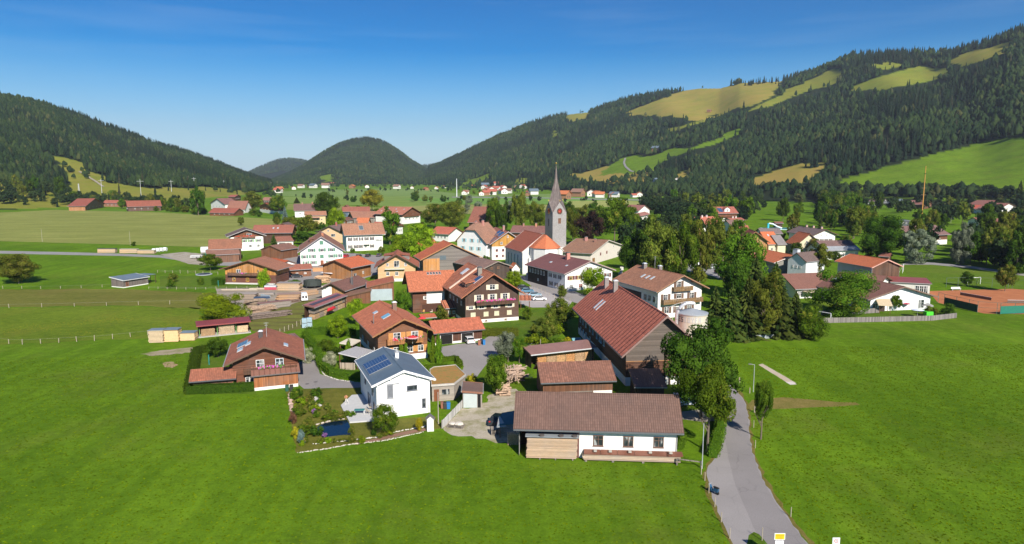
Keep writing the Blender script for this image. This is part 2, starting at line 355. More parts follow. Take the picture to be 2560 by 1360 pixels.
def grassmat(name, lo, hi, dry=(0.20, 0.16, 0.045), dryamt=0.25, scale=1.0, streak=None, attr=False, flowers=None):
    t = NT(name); geo = t.n.new('ShaderNodeNewGeometry'); pos = geo.outputs['Position']
    n1 = t.noise(0.035*scale, 5, 0.65, pos); n2 = t.noise(0.55*scale, 4, 0.75, pos); n3 = t.noise(3.2, 3, 0.8, pos)
    f = t.math('ADD', t.math('MULTIPLY', n1, 0.34), t.math('ADD', t.math('MULTIPLY', n2, 0.36), t.math('MULTIPLY', n3, 0.3)))
    c = t.ramp(f, [(0.38, scl(lo, .85)), (0.60, hi)])
    d = t.noise(0.05*scale, 5, 0.7, t.map((1, 1, 1), (0.3, 0.2, 1.0), pos)); c = t.mix(t.ramp(d, [(0.5, 0.0), (0.78, dryamt)]), c, dry)
    if streak:
        sw = t.noise(1.0, 3, 0.6, t.map((streak[1], streak[2], 1), (0, 0, math.radians(streak[0])), pos)); c = t.mix(t.ramp(sw, [(0.4, 0.0), (0.62, streak[3])]), c, streak[4])
    if flowers:
        w = t.noise(1.6, 2, 0.5, pos); w2 = t.noise(0.03, 3, 0.5, pos); k = t.mix(1.0, t.ramp(w, [(0.58, 0.0), (0.66, 1.0)]), t.ramp(w2, [(0.5, 0.0), (0.62, 0.8)]), 'MULTIPLY'); c = t.mix(k, c, flowers)
    if attr:
        a = t.n.new('ShaderNodeAttribute'); a.attribute_name = 'straw'; fo = t.n.new('ShaderNodeAttribute'); fo.attribute_name = 'wood'
        sn = t.noise(0.012, 5, 0.7, pos); sf = t.math('MULTIPLY', a.outputs['Fac'], t.ramp(sn, [(0.35, 0.6), (0.6, 1.0)]))
        c = t.mix(sf, c, (0.40, 0.255, 0.075)); c = t.mix(fo.outputs['Fac'], c, (0.018, 0.028, 0.012))
    t.color(c).rough(0.95); t.bs.inputs['Specular IOR Level'].default_value = 0.08
    t.bump(t.mix(0.5, n3, t.noise(9.0, 2, 0.8, pos)), 0.28, 0.9); return t.m
GR_LO, GR_HI = (0.068, 0.143, 0.003), (0.162, 0.290, 0.011)
gm = grassmat('grass_land', GR_LO, GR_HI, attr=True, dryamt=.38, streak=(14, .30, .02, .38, (.054, .125, .003)))
me = np_mesh('ground', Vg, Fg, [gm], {'wood': ('POINT', forest.ravel()), 'straw': ('POINT', straw.ravel())})
for p in me.polygons: pass
me.shade_smooth(); g = bpy.data.objects.new('ground', me); C.objects.link(g); tag(g, 'green valley floor and hillsides of grass', kind='structure')

def inkmesh(name, pts3, m, parent=None):
    b = MB(); b.poly(pts3); return b.build(name, m, parent)
def sheet(name, pts, m, layer, jit=0.0, label=None, seed=1, step=3.0):
    rnd = random.Random(seed*31+len(pts)); W3 = [P(*p) for p in pts]; out = []
    for i in range(len(W3)):
        a, b = W3[i], W3[(i+1) % len(W3)]; d = np.linalg.norm(b-a); n = max(1, min(60, int(d/step))) if jit else 1
        for k in range(n):
            q = a+(b-a)*k/n
            if jit and k: q = q+np.array([rnd.uniform(-jit, jit), rnd.uniform(-jit, jit), 0])
            out.append((q[0], q[1], 0.004*layer*(1 if np.hypot(q[0], q[1]) < 200 else 4)))
    zz = max(p[2] for p in out); out = [(p[0], p[1], zz) for p in out]
    b = MB(); b.poly(out); o = b.build(name, m); 
    if o.data.polygons[0].normal.z < 0: o.data.flip_normals()
    return tag(o, label, kind='structure')
def gravelmat(name, c, patch=None, amt=0.4, sc=1.0):
    t = NT(name); pos = t.n.new('ShaderNodeNewGeometry').outputs['Position']
    n1 = t.noise(0.25*sc, 5, 0.7, pos); n2 = t.noise(4.0, 4, 0.8, pos); b = t.ramp(n2, [(0.3, scl(c, 0.75)), (0.7, scl(c, 1.2))])
    b = t.mix(t.ramp(n1, [(0.45, 0.0), (0.62, amt)]), b, patch or scl(c, 0.7)); t.color(b).rough(0.92); t.bump(n2, 0.04, 0.6); return t.m
def asphaltmat(name, c, crack=True, rot=0):
    t = NT(name); pos = t.n.new('ShaderNodeNewGeometry').outputs['Position']
    n1 = t.noise(0.12, 4, 0.6, pos); n2 = t.noise(7.0, 3, 0.8, pos); b = t.ramp(n2, [(0.3, scl(c, 0.86)), (0.7, scl(c, 1.12))]); b = t.mix(t.ramp(n1, [(0.4, 0.0), (0.65, 0.5)]), b, scl(c, 0.78))
    if crack:
        w = t.noise(0.5, 5, 0.7, pos, 'Color'); vv = t.n.new('ShaderNodeVectorMath'); vv.operation = 'MULTIPLY_ADD'; t.l(w, vv.inputs[0]); vv.inputs[1].default_value = (1.6, 1.6, 0); t.l(pos, vv.inputs[2])
        vo = t.n.new('ShaderNodeTexVoronoi'); vo.feature = 'DISTANCE_TO_EDGE'; vo.inputs['Scale'].default_value = 0.22; t.l(vv.outputs[0], vo.inputs['Vector'])
        k = t.mix(1.0, t.ramp(vo.outputs['Distance'], [(0.0, .6), (0.008, 0.4), (0.014, 0.0)]), t.ramp(n1, [(0.4, 0.0), (0.55, 0.55)]), 'MULTIPLY'); b = t.mix(k, b, scl(c, 0.45))
    t.color(b).rough(0.9); t.bump(n2, 0.01, 0.5); return t.m
hay = grassmat('mown_hay', (0.20, 0.235, 0.05), (0.34, 0.36, 0.10), dryamt=0.35, dry=(0.30, 0.25, 0.09), streak=(-4, 0.012, 0.14, 0.6, (0.18, 0.20, 0.045)))
sheet('meadow', [(-700, 520), (0, 521), (400, 531), (690, 548), (712, 566), (640, 590), (560, 612), (520, 618), (300, 611), (0, 603), (-700, 590)], hay, 2, label='pale mown hay field left of the village')
bright = grassmat('fresh_grass', (0.07, 0.16, 0.008), (0.15, 0.28, 0.02))
sheet('meadow', [(-700, 514), (0, 515), (400, 526), (690, 541), (695, 549), (400, 532), (0, 522), (-700, 521)], bright, 1, label='bright green strip of grass along the far edge of the hay field')
rough_g = grassmat('rough_pasture', (0.12, 0.145, 0.02), (0.23, 0.22, 0.05), dryamt=0.7, dry=(0.22, 0.15, 0.055), streak=(3, 0.02, 0.3, 0.5, (0.12, 0.13, 0.02)))
sheet('meadow', [(-900, 728), (0, 724), (300, 722), (420, 728), (540, 732), (520, 772), (300, 764), (0, 768), (-900, 775)], rough_g, 1, 0.8, label='brownish dry pasture between the two rows of fence posts')
flower_g = grassmat('flower_pasture', (0.09, 0.15, 0.008), (0.18, 0.25, 0.02), dryamt=0.6, dry=(0.19, 0.16, 0.03), flowers=(0.45, 0.33, 0.01))
sheet('meadow', [(-900, 780), (0, 770), (300, 766), (500, 770), (500, 830), (372, 846), (0, 862), (-900, 880)], flower_g, 1, 0.8, label='pasture dotted with yellow flowers left of the wood shed')
lawn = grassmat('garden_lawn', (0.06, 0.13, 0.008), (0.12, 0.20, 0.016), dryamt=0.5)
mown = grassmat('mown_strip', (0.13, 0.16, 0.03), (0.22, 0.23, 0.05), dryamt=0.4, streak=(28, 0.05, 0.34, 0.8, (0.12, 0.10, 0.04)))
sheet('meadow', [(620, 808), (680, 775), (760, 752), (800, 745), (792, 775), (770, 800), (752, 822), (700, 832), (640, 838)], mown, 2, 0.4, label='striped mown plot beside the lumber yard')
gravel = gravelmat('gravel', (0.36, 0.32, 0.27), (0.20, 0.20, 0.10), 0.45)
gravel2 = gravelmat('packed_earth', (0.40, 0.35, 0.29), (0.24, 0.22, 0.12), 0.7)
sheet('path', [(540, 722), (800, 716), (840, 700), (860, 690), (900, 700), (850, 735), (800, 748), (760, 752), (700, 770), (640, 790), (600, 775), (540, 740)], gravelmat('yard_dirt', (0.34, 0.29, 0.235), (0.18, 0.15, 0.10), 0.6), 3, 0.4, label='dusty lumber yard behind the round bush')
asp = asphaltmat('asphalt', (0.27, 0.25, 0.245)); asp_l = asphaltmat('light_asphalt', (0.30, 0.278, 0.27)); asp_d = asphaltmat('road_asphalt', (0.255, 0.235, 0.23)); asp_far = asphaltmat('far_asphalt', (0.30, 0.29, 0.28), crack=False)
# main road on the right
sheet('road', [(1790, 948), (1816, 945), (1836, 968), (1855, 992), (1866, 1012), (1872, 1040), (1873, 1080), (1880, 1125), (1895, 1170), (1912, 1205), (1935, 1245), (1975, 1300), (2030, 1372), (2300, 1700), (1950, 1700), (1860, 1420), (1838, 1372), (1820, 1335), (1800, 1290), (1785, 1255), (1774, 1215), (1766, 1180), (1770, 1165), (1785, 1148), (1800, 1130), (1806, 1105), (1805, 1050), (1806, 1010), (1800, 975)], asp_l, 3, 0.16, label='narrow grey asphalt lane running out of the village', step=1)
sheet('road', [(1810, 950), (1818, 948), (1836, 970), (1854, 994), (1864, 1014), (1870, 1042), (1871, 1080), (1878, 1125), (1893, 1170), (1910, 1206), (1932, 1246), (1972, 1301), (2026, 1372), (2280, 1700), (2030, 1700), (1925, 1400), (1895, 1340), (1872, 1290), (1850, 1240), (1832, 1190), (1820, 1140), (1812, 1100), (1812, 1050), (1812, 1000)], asp_d, 4, 0.12, label='darker worn driving lane of the asphalt road', step=2)
verge = grassmat('dry_verge', (0.13, 0.13, 0.02), (0.24, 0.19, 0.055), dryamt=0.7)
sheet('ground', [(1816, 941), (1840, 965), (1860, 990), (1872, 1012), (1878, 1040), (1880, 1080), (1887, 1122), (1902, 1168), (1920, 1203), (1943, 1243), (1984, 1298), (2046, 1372), (2030, 1372), (1972, 1300), (1930, 1245), (1906, 1205), (1888, 1170), (1872, 1125), (1865, 1080), (1864, 1040), (1856, 1012), (1845, 992), (1828, 968)], verge, 2, 0.25, label='dry grass verge right of the asphalt lane', step=1.2)
sheet('ground', [(1757, 1182), (1764, 1160), (1780, 1142), (1794, 1128), (1800, 1100), (1800, 1040), (1812, 1040), (1812, 1110), (1800, 1140), (1776, 1166), (1772, 1180), (1780, 1215), (1792, 1256), (1806, 1290), (1826, 1334), (1845, 1372), (1828, 1372), (1810, 1335), (1790, 1290), (1775, 1255), (1762, 1215)], verge, 2, 0.25, label='dry grass verge left of the asphalt lane', step=1.2)
sheet('path', [(1866, 1015), (1880, 1000), (1900, 998), (1960, 993), (2040, 1000), (2140, 1006), (2150, 1012), (2040, 1018), (1960, 1022), (1900, 1022), (1872, 1026)], grassmat('worn_grass', (0.13, 0.15, 0.02), (0.28, 0.21, 0.07), dryamt=0.95, dry=(0.33, 0.24, 0.10)), 1, 0.5, label='worn field track leading into the right meadow')
sheet('path', [(1896, 912), (1906, 909), (1990, 957), (1975, 961)], gravelmat('sand', (0.50, 0.42, 0.32), (0.42, 0.33, 0.22), 0.5), 2, 0.06, label='narrow sandy jump runway in the right meadow', step=1.0)
sheet('path', [(1964, 955), (1982, 954), (1992, 961), (1976, 962)], gravelmat('pale_concrete', (0.62, 0.57, 0.52)), 3, label='pale concrete plate at the end of the sandy strip')
sheet('ground', [(1862, 1372), (1872, 1338), (1885, 1330), (1898, 1336), (1912, 1352), (1930, 1378)], lawn, 5, 0.1, label='small grass island in the road', step=1)
# village street, yards and drives
sheet('road', [(1290, 690), (1330, 688), (1400, 712), (1460, 738), (1520, 748), (1580, 772), (1600, 800), (1560, 800), (1500, 780), (1432, 755), (1380, 735), (1330, 716)], asp_l, 3, 0.08, label='village street in front of the purple-roofed house')
sheet('ground', [(1297, 722), (1330, 716), (1390, 738), (1432, 752), (1420, 768), (1330, 769), (1300, 760)], asphaltmat('parking_asphalt', (0.42, 0.385, 0.37)), 2, 0.05, label='parking area beside the big brown house')
sheet('ground', [(1145, 860), (1200, 856), (1225, 838), (1245, 840), (1262, 860), (1250, 885), (1225, 900), (1205, 925), (1190, 945), (1150, 945), (1160, 915), (1140, 900), (1110, 890), (1098, 868)], asp_l, 3, 0.1, label='asphalt yard in front of the double garage')
sheet('path', [(745, 905), (790, 900), (800, 935), (840, 948), (885, 955), (930, 957), (930, 967), (880, 970), (830, 970), (760, 972), (745, 960)], asp, 3, 0.06, label='asphalt drive beside the orange wooden annex')
sheet('path', [(-900, 622), (0, 627), (150, 630), (300, 634), (400, 638), (480, 650), (510, 655), (560, 648), (600, 652), (640, 668), (560, 664), (500, 663), (440, 650), (400, 644), (300, 640), (150, 637), (0, 634), (-900, 630)], asp_far, 2, 0.1, label='narrow farm lane across the left fields', step=8)
sheet('ground', [(400, 636), (460, 630), (520, 636), (540, 650), (515, 663), (470, 660)], gravel2, 3, 0.5, label='gravel turning place beside the brown barn')
sheet('ground', [(1108, 1072), (1150, 1020), (1200, 1020), (1230, 985), (1290, 972), (1300, 1040), (1290, 1110), (1240, 1108), (1180, 1090), (1130, 1088)], gravelmat('rough_gravel', (0.42, 0.37, 0.29), (0.22, 0.21, 0.09), 0.85, 1.6), 2, 0.5, label='rough gravel patch left of the long storage shed', step=1)
sheet('ground', [(350, 885), (400, 876), (480, 868), (520, 878), (440, 884), (380, 890)], gravelmat('bare_earth', (0.34, 0.28, 0.19), (0.15, 0.17, 0.04), 0.7), 2, 0.5, label='bare earth patch in the pasture', step=1)
sheet('ground', [(405, 908), (425, 904), (446, 912), (430, 920), (412, 918)], gravelmat('bare_spot', (0.36, 0.25, 0.14), (0.2, 0.2, 0.06), 0.5), 2, 0.3, label='small bare spot in the left meadow', step=.7)
sheet('ground', [(1700, 1030), (1800, 1020), (1806, 1050), (1760, 1055), (1705, 1048)], gravel, 2, 0.3, label='gravel entry beside the long storage shed')
sheet('ground', [(880, 905), (1060, 905), (1062, 880), (930, 860), (870, 855), (840, 870), (850, 900)], lawn, 1, 0.2, label='garden lawn beside the striped pergola')
sheet('ground', [(470, 985), (480, 880), (560, 868), (640, 860), (640, 985)], lawn, 1, 0.2, label='hedged garden lawn of the left chalet')
sheet('ground', [(716, 975), (900, 968), (935, 990), (940, 1050), (1090, 1040), (1105, 1070), (920, 1105), (740, 1132)], grassmat('dry_lawn', (0.10, 0.12, 0.015), (0.20, 0.19, 0.035), dryamt=0.8), 1, 0.15, label='garden lawn around the pond', step=1)
sheet('ground', [(1310, 775), (1432, 768), (1440, 790), (1390, 850), (1330, 880), (1200, 880), (1240, 820), (1200, 812), (1200, 803), (1300, 803)], lawn, 2, 0.1, label='lawn below the big brown house')
sheet('ground', [(400, 690), (560, 690), (720, 715), (720, 722), (560, 720), (400, 722)], lawn, 2, 0.1, label='garden lawn of the yellow-brown chalet')
sheet('ground', [(690, 640), (870, 632), (960, 640), (960, 680), (900, 700), (760, 712), (690, 700)], asp_l, 2, 0.1, label='asphalt lane between the village houses')
# far valley fields and the main road
for i, (pts, lo, hi, lb) in enumerate([
  ([(700, 492), (1000, 490), (1150, 500), (1060, 520), (960, 515), (860, 512), (720, 508)], (0.11, 0.18, 0.03), (0.18, 0.24, 0.06), 'pale field beyond the left houses'),
  ([(1000, 497), (1400, 492), (1640, 497), (1640, 503), (1300, 512), (1100, 508)], (0.09, 0.19, 0.03), (0.16, 0.27, 0.06), 'green field in front of the distant hamlet'),
  ([(960, 517), (1200, 511), (1400, 512), (1450, 524), (1300, 536), (1000, 534)], (0.17, 0.19, 0.05), (0.27, 0.26, 0.09), 'straw coloured field behind the church trees'),
  ([(1415, 503), (1560, 501), (1640, 508), (1560, 516), (1430, 520)], (0.20, 0.23, 0.06), (0.30, 0.31, 0.10), 'pale yellow field right of the steeple'),
  ([(820, 478), (1080, 474), (1120, 484), (1000, 488), (820, 487)], (0.11, 0.18, 0.04), (0.18, 0.25, 0.08), 'distant pale green field'),
  ([(720, 510), (860, 514), (960, 520), (940, 530), (800, 528), (715, 524)], (0.13, 0.17, 0.03), (0.22, 0.23, 0.06), 'olive field behind the brown-roofed houses')]):
    sheet('meadow', pts, grassmat('field', scl(lo, 1.45), scl(hi, 1.4), streak=(0, 0.004, 0.03, 0.4, scl(lo, 1.1))), 2+i*2, label=lb)
sheet('meadow', [(640, 482), (760, 476), (1000, 470), (1200, 488), (1400, 484), (1440, 492), (1100, 497), (800, 493), (700, 490)], grassmat('field', (.13, .22, .05), (.22, .32, .09)), 1, label='pale green valley floor before the distant hills')
sheet('road', [(1130, 492), (1300, 493), (1500, 497), (1700, 501), (1870, 503), (1870, 505), (1700, 503.5), (1500, 499.5), (1300, 495), (1130, 494)], asp_far, 14, label='distant main road across the valley')
sheet('ground', [(2255, 662), (2300, 656), (2420, 668), (2560, 690), (2700, 705), (2700, 740), (2560, 722), (2400, 712), (2320, 705), (2270, 690)], grassmat('pitch_grass', (0.08, 0.15, 0.01), (0.14, 0.22, 0.02), dryamt=0.4), 1, 0.1, label='football pitch behind the tennis courts')
sheet('ground', [(2050, 790), (2180, 782), (2380, 790), (2388, 795), (2060, 802)], lawn, 1, label='fenced kindergarten lawn')
sheet('ground', [(2320, 728), (2530, 722), (2800, 742), (2800, 790), (2460, 784), (2345, 757)], (lambda t: (t.color(t.ramp(t.noise(0.3, 5, 0.7), [(0.3, (0.36, 0.12, 0.045)), (0.7, (0.47, 0.18, 0.075))])), t.rough(0.95), t.m)[-1])(NT('clay')), 2, label='orange clay tennis courts')
sheet('path', [(2250, 662), (2270, 655), (2330, 656), (2420, 664), (2560, 684), (2700, 700), (2700, 706), (2560, 690), (2420, 670), (2330, 662)], asp_far, 3, label='path along the shaded trees')
sheet('path', [(1700, 655), (1790, 660), (1860, 690), (1880, 720), (1840, 715), (1780, 690), (1700, 675)], asp_far, 2, label='shaded parking lane among the trees')
sheet('path', [(1560, 398), (1566, 402), (1563, 410), (1566, 418), (1574, 425), (1582, 430), (1576, 431), (1566, 425), (1559, 417), (1557, 408)], asp_far, 1, label='x') if 0 else None
def ribbon(name, pts, w, m, label):    # a track draped over the slopes
    W3 = [Vector(G(*p)) for p in pts]; b = MB(); Q = []
    for i in range(len(W3)-1):
        n = max(1, int((W3[i+1]-W3[i]).length/15))
        for k in range(n): Q.append(W3[i].lerp(W3[i+1], k/n))
    Q.append(W3[-1]); L, R = [], []
    for i, p in enumerate(Q):
        d = Q[min(i+1, len(Q)-1)]-Q[max(i-1, 0)]; s = Vector((d.y, -d.x, 0)).normalized()*w/2
        for side, sg in ((L, -1), (R, 1)):
            q = p+s*sg; side.append((q.x, q.y, hxy(q.x, q.y)+0.9))
    for i in range(len(Q)-1): b.poly([L[i], R[i], R[i+1], L[i+1]])
    return tag(b.build(name, m), label, kind='structure')
ribbon('path', [(1563, 396), (1560, 408), (1564, 418), (1576, 428), (1584, 431)], 5, asp_far, 'winding farm track on the green hillside')
ribbon('path', [(198, 430), (218, 442), (240, 455), (258, 468)], 4, gravel2, 'pale track climbing the left slope')

# ------------------------------------------------------------------ woods as masses
def tree_tpl(kind, seed):
    rnd = random.Random(seed); b = MB()
    if kind == 'c':
        n = 6
        for k, (z0, r, z1) in enumerate([(0.05, 0.5, 0.5), (0.28, 0.38, 0.75), (0.55, 0.25, 1.0)]):
            i0 = len(b.v)
            for j in range(n):
                a = 2*math.pi*(j+0.4*k)/n; q = r*rnd.uniform(0.7, 1.15); b.v.append((q*math.cos(a), q*math.sin(a), z0+rnd.uniform(-.03, .04)))
            b.v.append((rnd.uniform(-.02, .02), rnd.uniform(-.02, .02), z1))
            for j in range(n): b.f.append((i0+j, i0+(j+1) % n, i0+n))
    else:
        for (cx, cy, cz, r) in [(0, 0, .55, .36), (.2, .1, .45, .3), (-.18, .12, .5, .3), (0.02, -.2, .47, .3), (0.05, 0.02, .75, .24)]:
            i0 = len(b.v); n = 5
            for (z, k) in ((-.45, .8), (.3, 1.0)):
                for j in range(n):
                    a = 2*math.pi*(j+(z > 0)*.5)/n; q = r*k*rnd.uniform(0.8, 1.2); b.v.append((cx+q*math.cos(a), cy+q*math.sin(a), cz+z*r*1.5))
            b.v.append((cx, cy, cz+r*1.25))
            for j in range(n):
                j2 = (j+1) % n; b.f.append((i0+j, i0+j2, i0+n+j)); b.f.append((i0+j2, i0+n+j2, i0+n+j)); b.f.append((i0+n+j, i0+n+j2, i0+2*n))
    return np.array(b.v), np.array(b.f)
TPL = {'c': [tree_tpl('c', s) for s in range(5)], 'd': [tree_tpl('d', s) for s in range(5)]}
def massmat(name, dark, light, autumn=None):
    t = NT(name); at = t.n.new('ShaderNodeAttribute'); at.attribute_name = 'tint'; pos = t.n.new('ShaderNodeNewGeometry').outputs['Position']
    n = t.noise(0.45, 3, 0.7, pos); f = t.math('ADD', t.math('MULTIPLY', at.outputs['Fac'], 0.6), t.math('MULTIPLY', n, 0.4))
    c = t.ramp(f, [(0.22, dark), (0.8, light)]); pn = t.noise(0.011, 4, 0.65, pos); c = t.mix(t.ramp(pn, [(0.40, 0.75), (0.55, 0.0)]), c, scl(dark, 1.1)); c = t.mix(t.ramp(t.noise(0.023, 4, 0.65, pos), [(0.54, 0.0), (0.68, 0.45)]), c, (light[0]*1.35, light[1]*1.1, light[2]))
    if autumn: c = t.mix(t.ramp(at.outputs['Fac'], [(0.93, 0.0), (0.98, 0.7)]), c, autumn)
    t.color(c).rough(0.95); t.bs.inputs['Specular IOR Level'].default_value = 0.1; t.bump(t.noise(0.6, 3, 0.8, pos), 2.0, 1.0); return t.m
m_con = massmat('spruce_foliage', (0.007, 0.018, 0.009), (0.022, 0.042, 0.018), (0.05, 0.044, 0.024)); m_dec = massmat('broadleaf_foliage', (0.013, 0.032, 0.011), (0.048, 0.078, 0.021), (0.09, 0.09, 0.03))
def build_mass(name, X, Y, Z, Hh, Rr, kinds, label):
    VV, FF, TT, MI = [], [], [], []; off = 0
    for kind in 'cdl':
        if kind not in TPL: continue
        for ti, (tv, tf) in enumerate(TPL[kind]):
            sel = np.where((kinds == kind) & (np.arange(len(X)) % 5 == ti))[0]
            if not len(sel): continue
            a = rs.uniform(0, 6.28, len(sel)); ca, sa = np.cos(a), np.sin(a)
            x = (tv[None, :, 0]*ca[:, None]-tv[None, :, 1]*sa[:, None])*2*Rr[sel][:, None]+X[sel][:, None]
            y = (tv[None, :, 0]*sa[:, None]+tv[None, :, 1]*ca[:, None])*2*Rr[sel][:, None]+Y[sel][:, None]
            z = tv[None, :, 2]*Hh[sel][:, None]+Z[sel][:, None]
            VV.append(np.stack([x, y, z], -1).reshape(-1, 3)); nv = len(tv)
            FF.append((tf[None]+np.arange(len(sel))[:, None, None]*nv+off).reshape(-1, 3)); off += nv*len(sel)
            TT.append(np.repeat(rs.uniform(0, 1, len(sel)), len(tf))); MI.append(np.full(len(sel)*len(tf), 0 if kind == 'c' else 1))
    me = np_mesh(name, np.concatenate(VV), np.concatenate(FF), [m_con, m_dec], {'tint': ('FACE', np.concatenate(TT))}, np.concatenate(MI))
    o = bpy.data.objects.new(name, me); C.objects.link(o); return tag(o, label, 'forest', kind='stuff')
def mnoise(x, y):
    return np.sin(x*0.011+np.sin(y*0.007)*2)+np.sin(y*0.013+np.sin(x*0.009)*2)+0.6*np.sin((x+y)*0.031)
def mountain_wood(name, m, n, a0, a1, label, confrac=0.0, hh=(13, 28), rmin=0.0, rmax=1.05, seed=1):
    R = np.random.RandomState(seed); az = R.uniform(te_of(a0, 440)[0], te_of(a1, 440)[0], n); te, r0, r1 = m.prm(az)
    t = rmin+(rmax-rmin)*R.uniform(0, 1, n); r = r0+t*(r1-r0)
    keep = R.uniform(0, 1, n) < r/r1.max()*1.0; az, r, t = az[keep], r[keep], t[keep]
    z = height(az, r); x, y = r*np.sin(az), r*np.cos(az); mk, _ = slope_masks(az, r, z)
    nn = mnoise(x, y); ok = ((mk < .5) | ((nn > 1.75) & (R.uniform(0, 1, len(x)) < 0.4))) & (z > 0.8)
    x, y, z, nn, t = x[ok], y[ok], z[ok], nn[ok], t[ok]; ok = ((topmask(x, y, z+8) < .5) & (topmask(x, y, z+20) < .5)) | (R.uniform(0, 1, len(x)) < .05); ok &= (np.sin(x*.021+2*np.sin(y*.013))*np.sin(y*.017+2*np.sin(x*.011)) < .93); x, y, z, nn, t = x[ok], y[ok], z[ok], nn[ok], t[ok]; k = len(x)
    kinds = np.where(nn+R.normal(0, 0.9, k)+confrac+t*0.8 > 1.05, 'c', 'd')
    hgt = R.uniform(hh[0], hh[1], k)*np.where(kinds == 'd', 0.8, 1.0); rad = np.where(kinds == 'c', hgt*0.15, hgt*0.27)*R.uniform(0.85, 1.2, k)
    return build_mass(name, x, y, z-0.8, hgt, rad, kinds, label)
mountain_wood('woodland', MR, 62000, 1060, 2680, 'dense mixed forest covering the right mountain', 0.5, seed=3)
mountain_wood('woodland', ML, 40000, -140, 800, 'dense mixed forest covering the left mountain', 0.2, seed=4)
mountain_wood('woodland', MC, 20000, 600, 1220, 'forest covering the cone shaped hill in the centre', -0.3, hh=(13, 20), seed=5)
mountain_wood('woodland', MF, 7000, 600, 1200, 'bluish forest on the farthest ridge', -0.3, hh=(14, 24), rmin=0.4, seed=6)
HB = []                        # outlines of the houses: loose trees are not planted right in front of them
def blocks(p, h, w, R):
    x, top = pix(p[0], p[1], p[2]+h); _, bot = pix(p[0], p[1], p[2]); hw = w/2*FPX/p[1]
    return any(p[1] < b[4]+3 and x-hw < b[1] and x+hw > b[0] and top < b[3] and bot > b[2] for b in HB) and R.random() < .93
# loose tree belts on the far valley floor
def belt_mass(polys, n, label, hh=(9, 18), con=0.3, seed=9):
    R = np.random.RandomState(seed); Q = random.Random(seed); X, Y, Z = [], [], []
    for poly, cnt in polys:
        xs = [p[0] for p in poly]; ys = [p[1] for p in poly]; c = 0; tries = 0
        while c < cnt and tries < cnt*60:
            tries += 1; px, py = R.uniform(min(xs), max(xs)), R.uniform(min(ys), max(ys))
            if inpoly([px], [py], poly)[0]:
                p = G(px, py)
                if blocks(p, hh[1]*.8, hh[1]*.7, Q): continue
                X.append(p[0]); Y.append(p[1]); Z.append(p[2]-.5); c += 1
    k = len(X); kinds = np.where(R.uniform(0, 1, k) < con, 'c', 'l' if 'l' in TPL else 'd'); h = R.uniform(hh[0], hh[1], k); rad = np.where(kinds == 'c', h*0.17, h*0.42)
    return build_mass('woodland', np.array(X), np.array(Y), np.array(Z), h, rad, kinds, label)
belt_mass([([(1400, 478), (1560, 470), (1700, 462), (1870, 462), (1900, 480), (1880, 494), (1700, 486), (1450, 482)], 330), ([(1640, 425), (1700, 455), (1870, 458), (1880, 466), (1700, 470), (1500, 462), (1560, 448)], 160),
           ([(1870, 470), (2100, 480), (2560, 492), (2560, 500), (2200, 494), (1900, 488)], 120)], 0, 'belts of trees at the foot of the right mountain', seed=11)
belt_mass([([(640, 462), (760, 458), (760, 472), (660, 476)], 60), ([(760, 464), (1100, 462), (1100, 468), (760, 470)], 90), ([(1100, 466), (1400, 466), (1400, 476), (1100, 474)], 90)], 0, 'distant trees at the foot of the cone shaped hill', hh=(9, 15), seed=12)
belt_mass([([(400, 470), (520, 462), (700, 480), (700, 486), (560, 478), (420, 478)], 26), ([(530, 478), (650, 482), (700, 490), (690, 494), (600, 487)], 24), ([(160, 416), (205, 420), (230, 450), (180, 450)], 10)], 0, 'scattered bushes on the left slope', hh=(7, 13), seed=13)
# ------------------------------------------------------------------ buildings
WHITE = (0.80, 0.79, 0.76); OFFW = (0.70, 0.67, 0.60)
R_ORANGE = (0.54, 0.165, 0.075); R_RED = (0.50, 0.125, 0.05); R_BROWN = (0.27, 0.155, 0.10); R_GREY = (0.17, 0.13, 0.115); R_FRESH = (0.60, 0.19, 0.065); R_PURP = (0.21, 0.10, 0.095)
W_DARK = (0.085, 0.042, 0.026); W_BRN = (0.19, 0.078, 0.038); W_ORG = (0.42, 0.17, 0.055); W_HON = (0.55, 0.29, 0.11); W_GREY = (0.26, 0.22, 0.19); W_PALE = (0.66, 0.42, 0.22)
TRIM_B = (0.13, 0.075, 0.05); TRIM_W = (0.72, 0.70, 0.68)
def clipz(pts, z0, z1):
    def cl(pts, z, keep_above):
        out = []
        for i in range(len(pts)):
            a, b = pts[i-1], pts[i]; ia = (a[1] >= z) if keep_above else (a[1] <= z); ib = (b[1] >= z) if keep_above else (b[1] <= z)
            if ia != ib: k = (z-a[1])/(b[1]-a[1]); out.append((a[0]+(b[0]-a[0])*k, z))
            if ib: out.append(b)
        return out
    p = cl(pts, z0, True) if pts else pts
    return cl(p, z1, False) if p else p
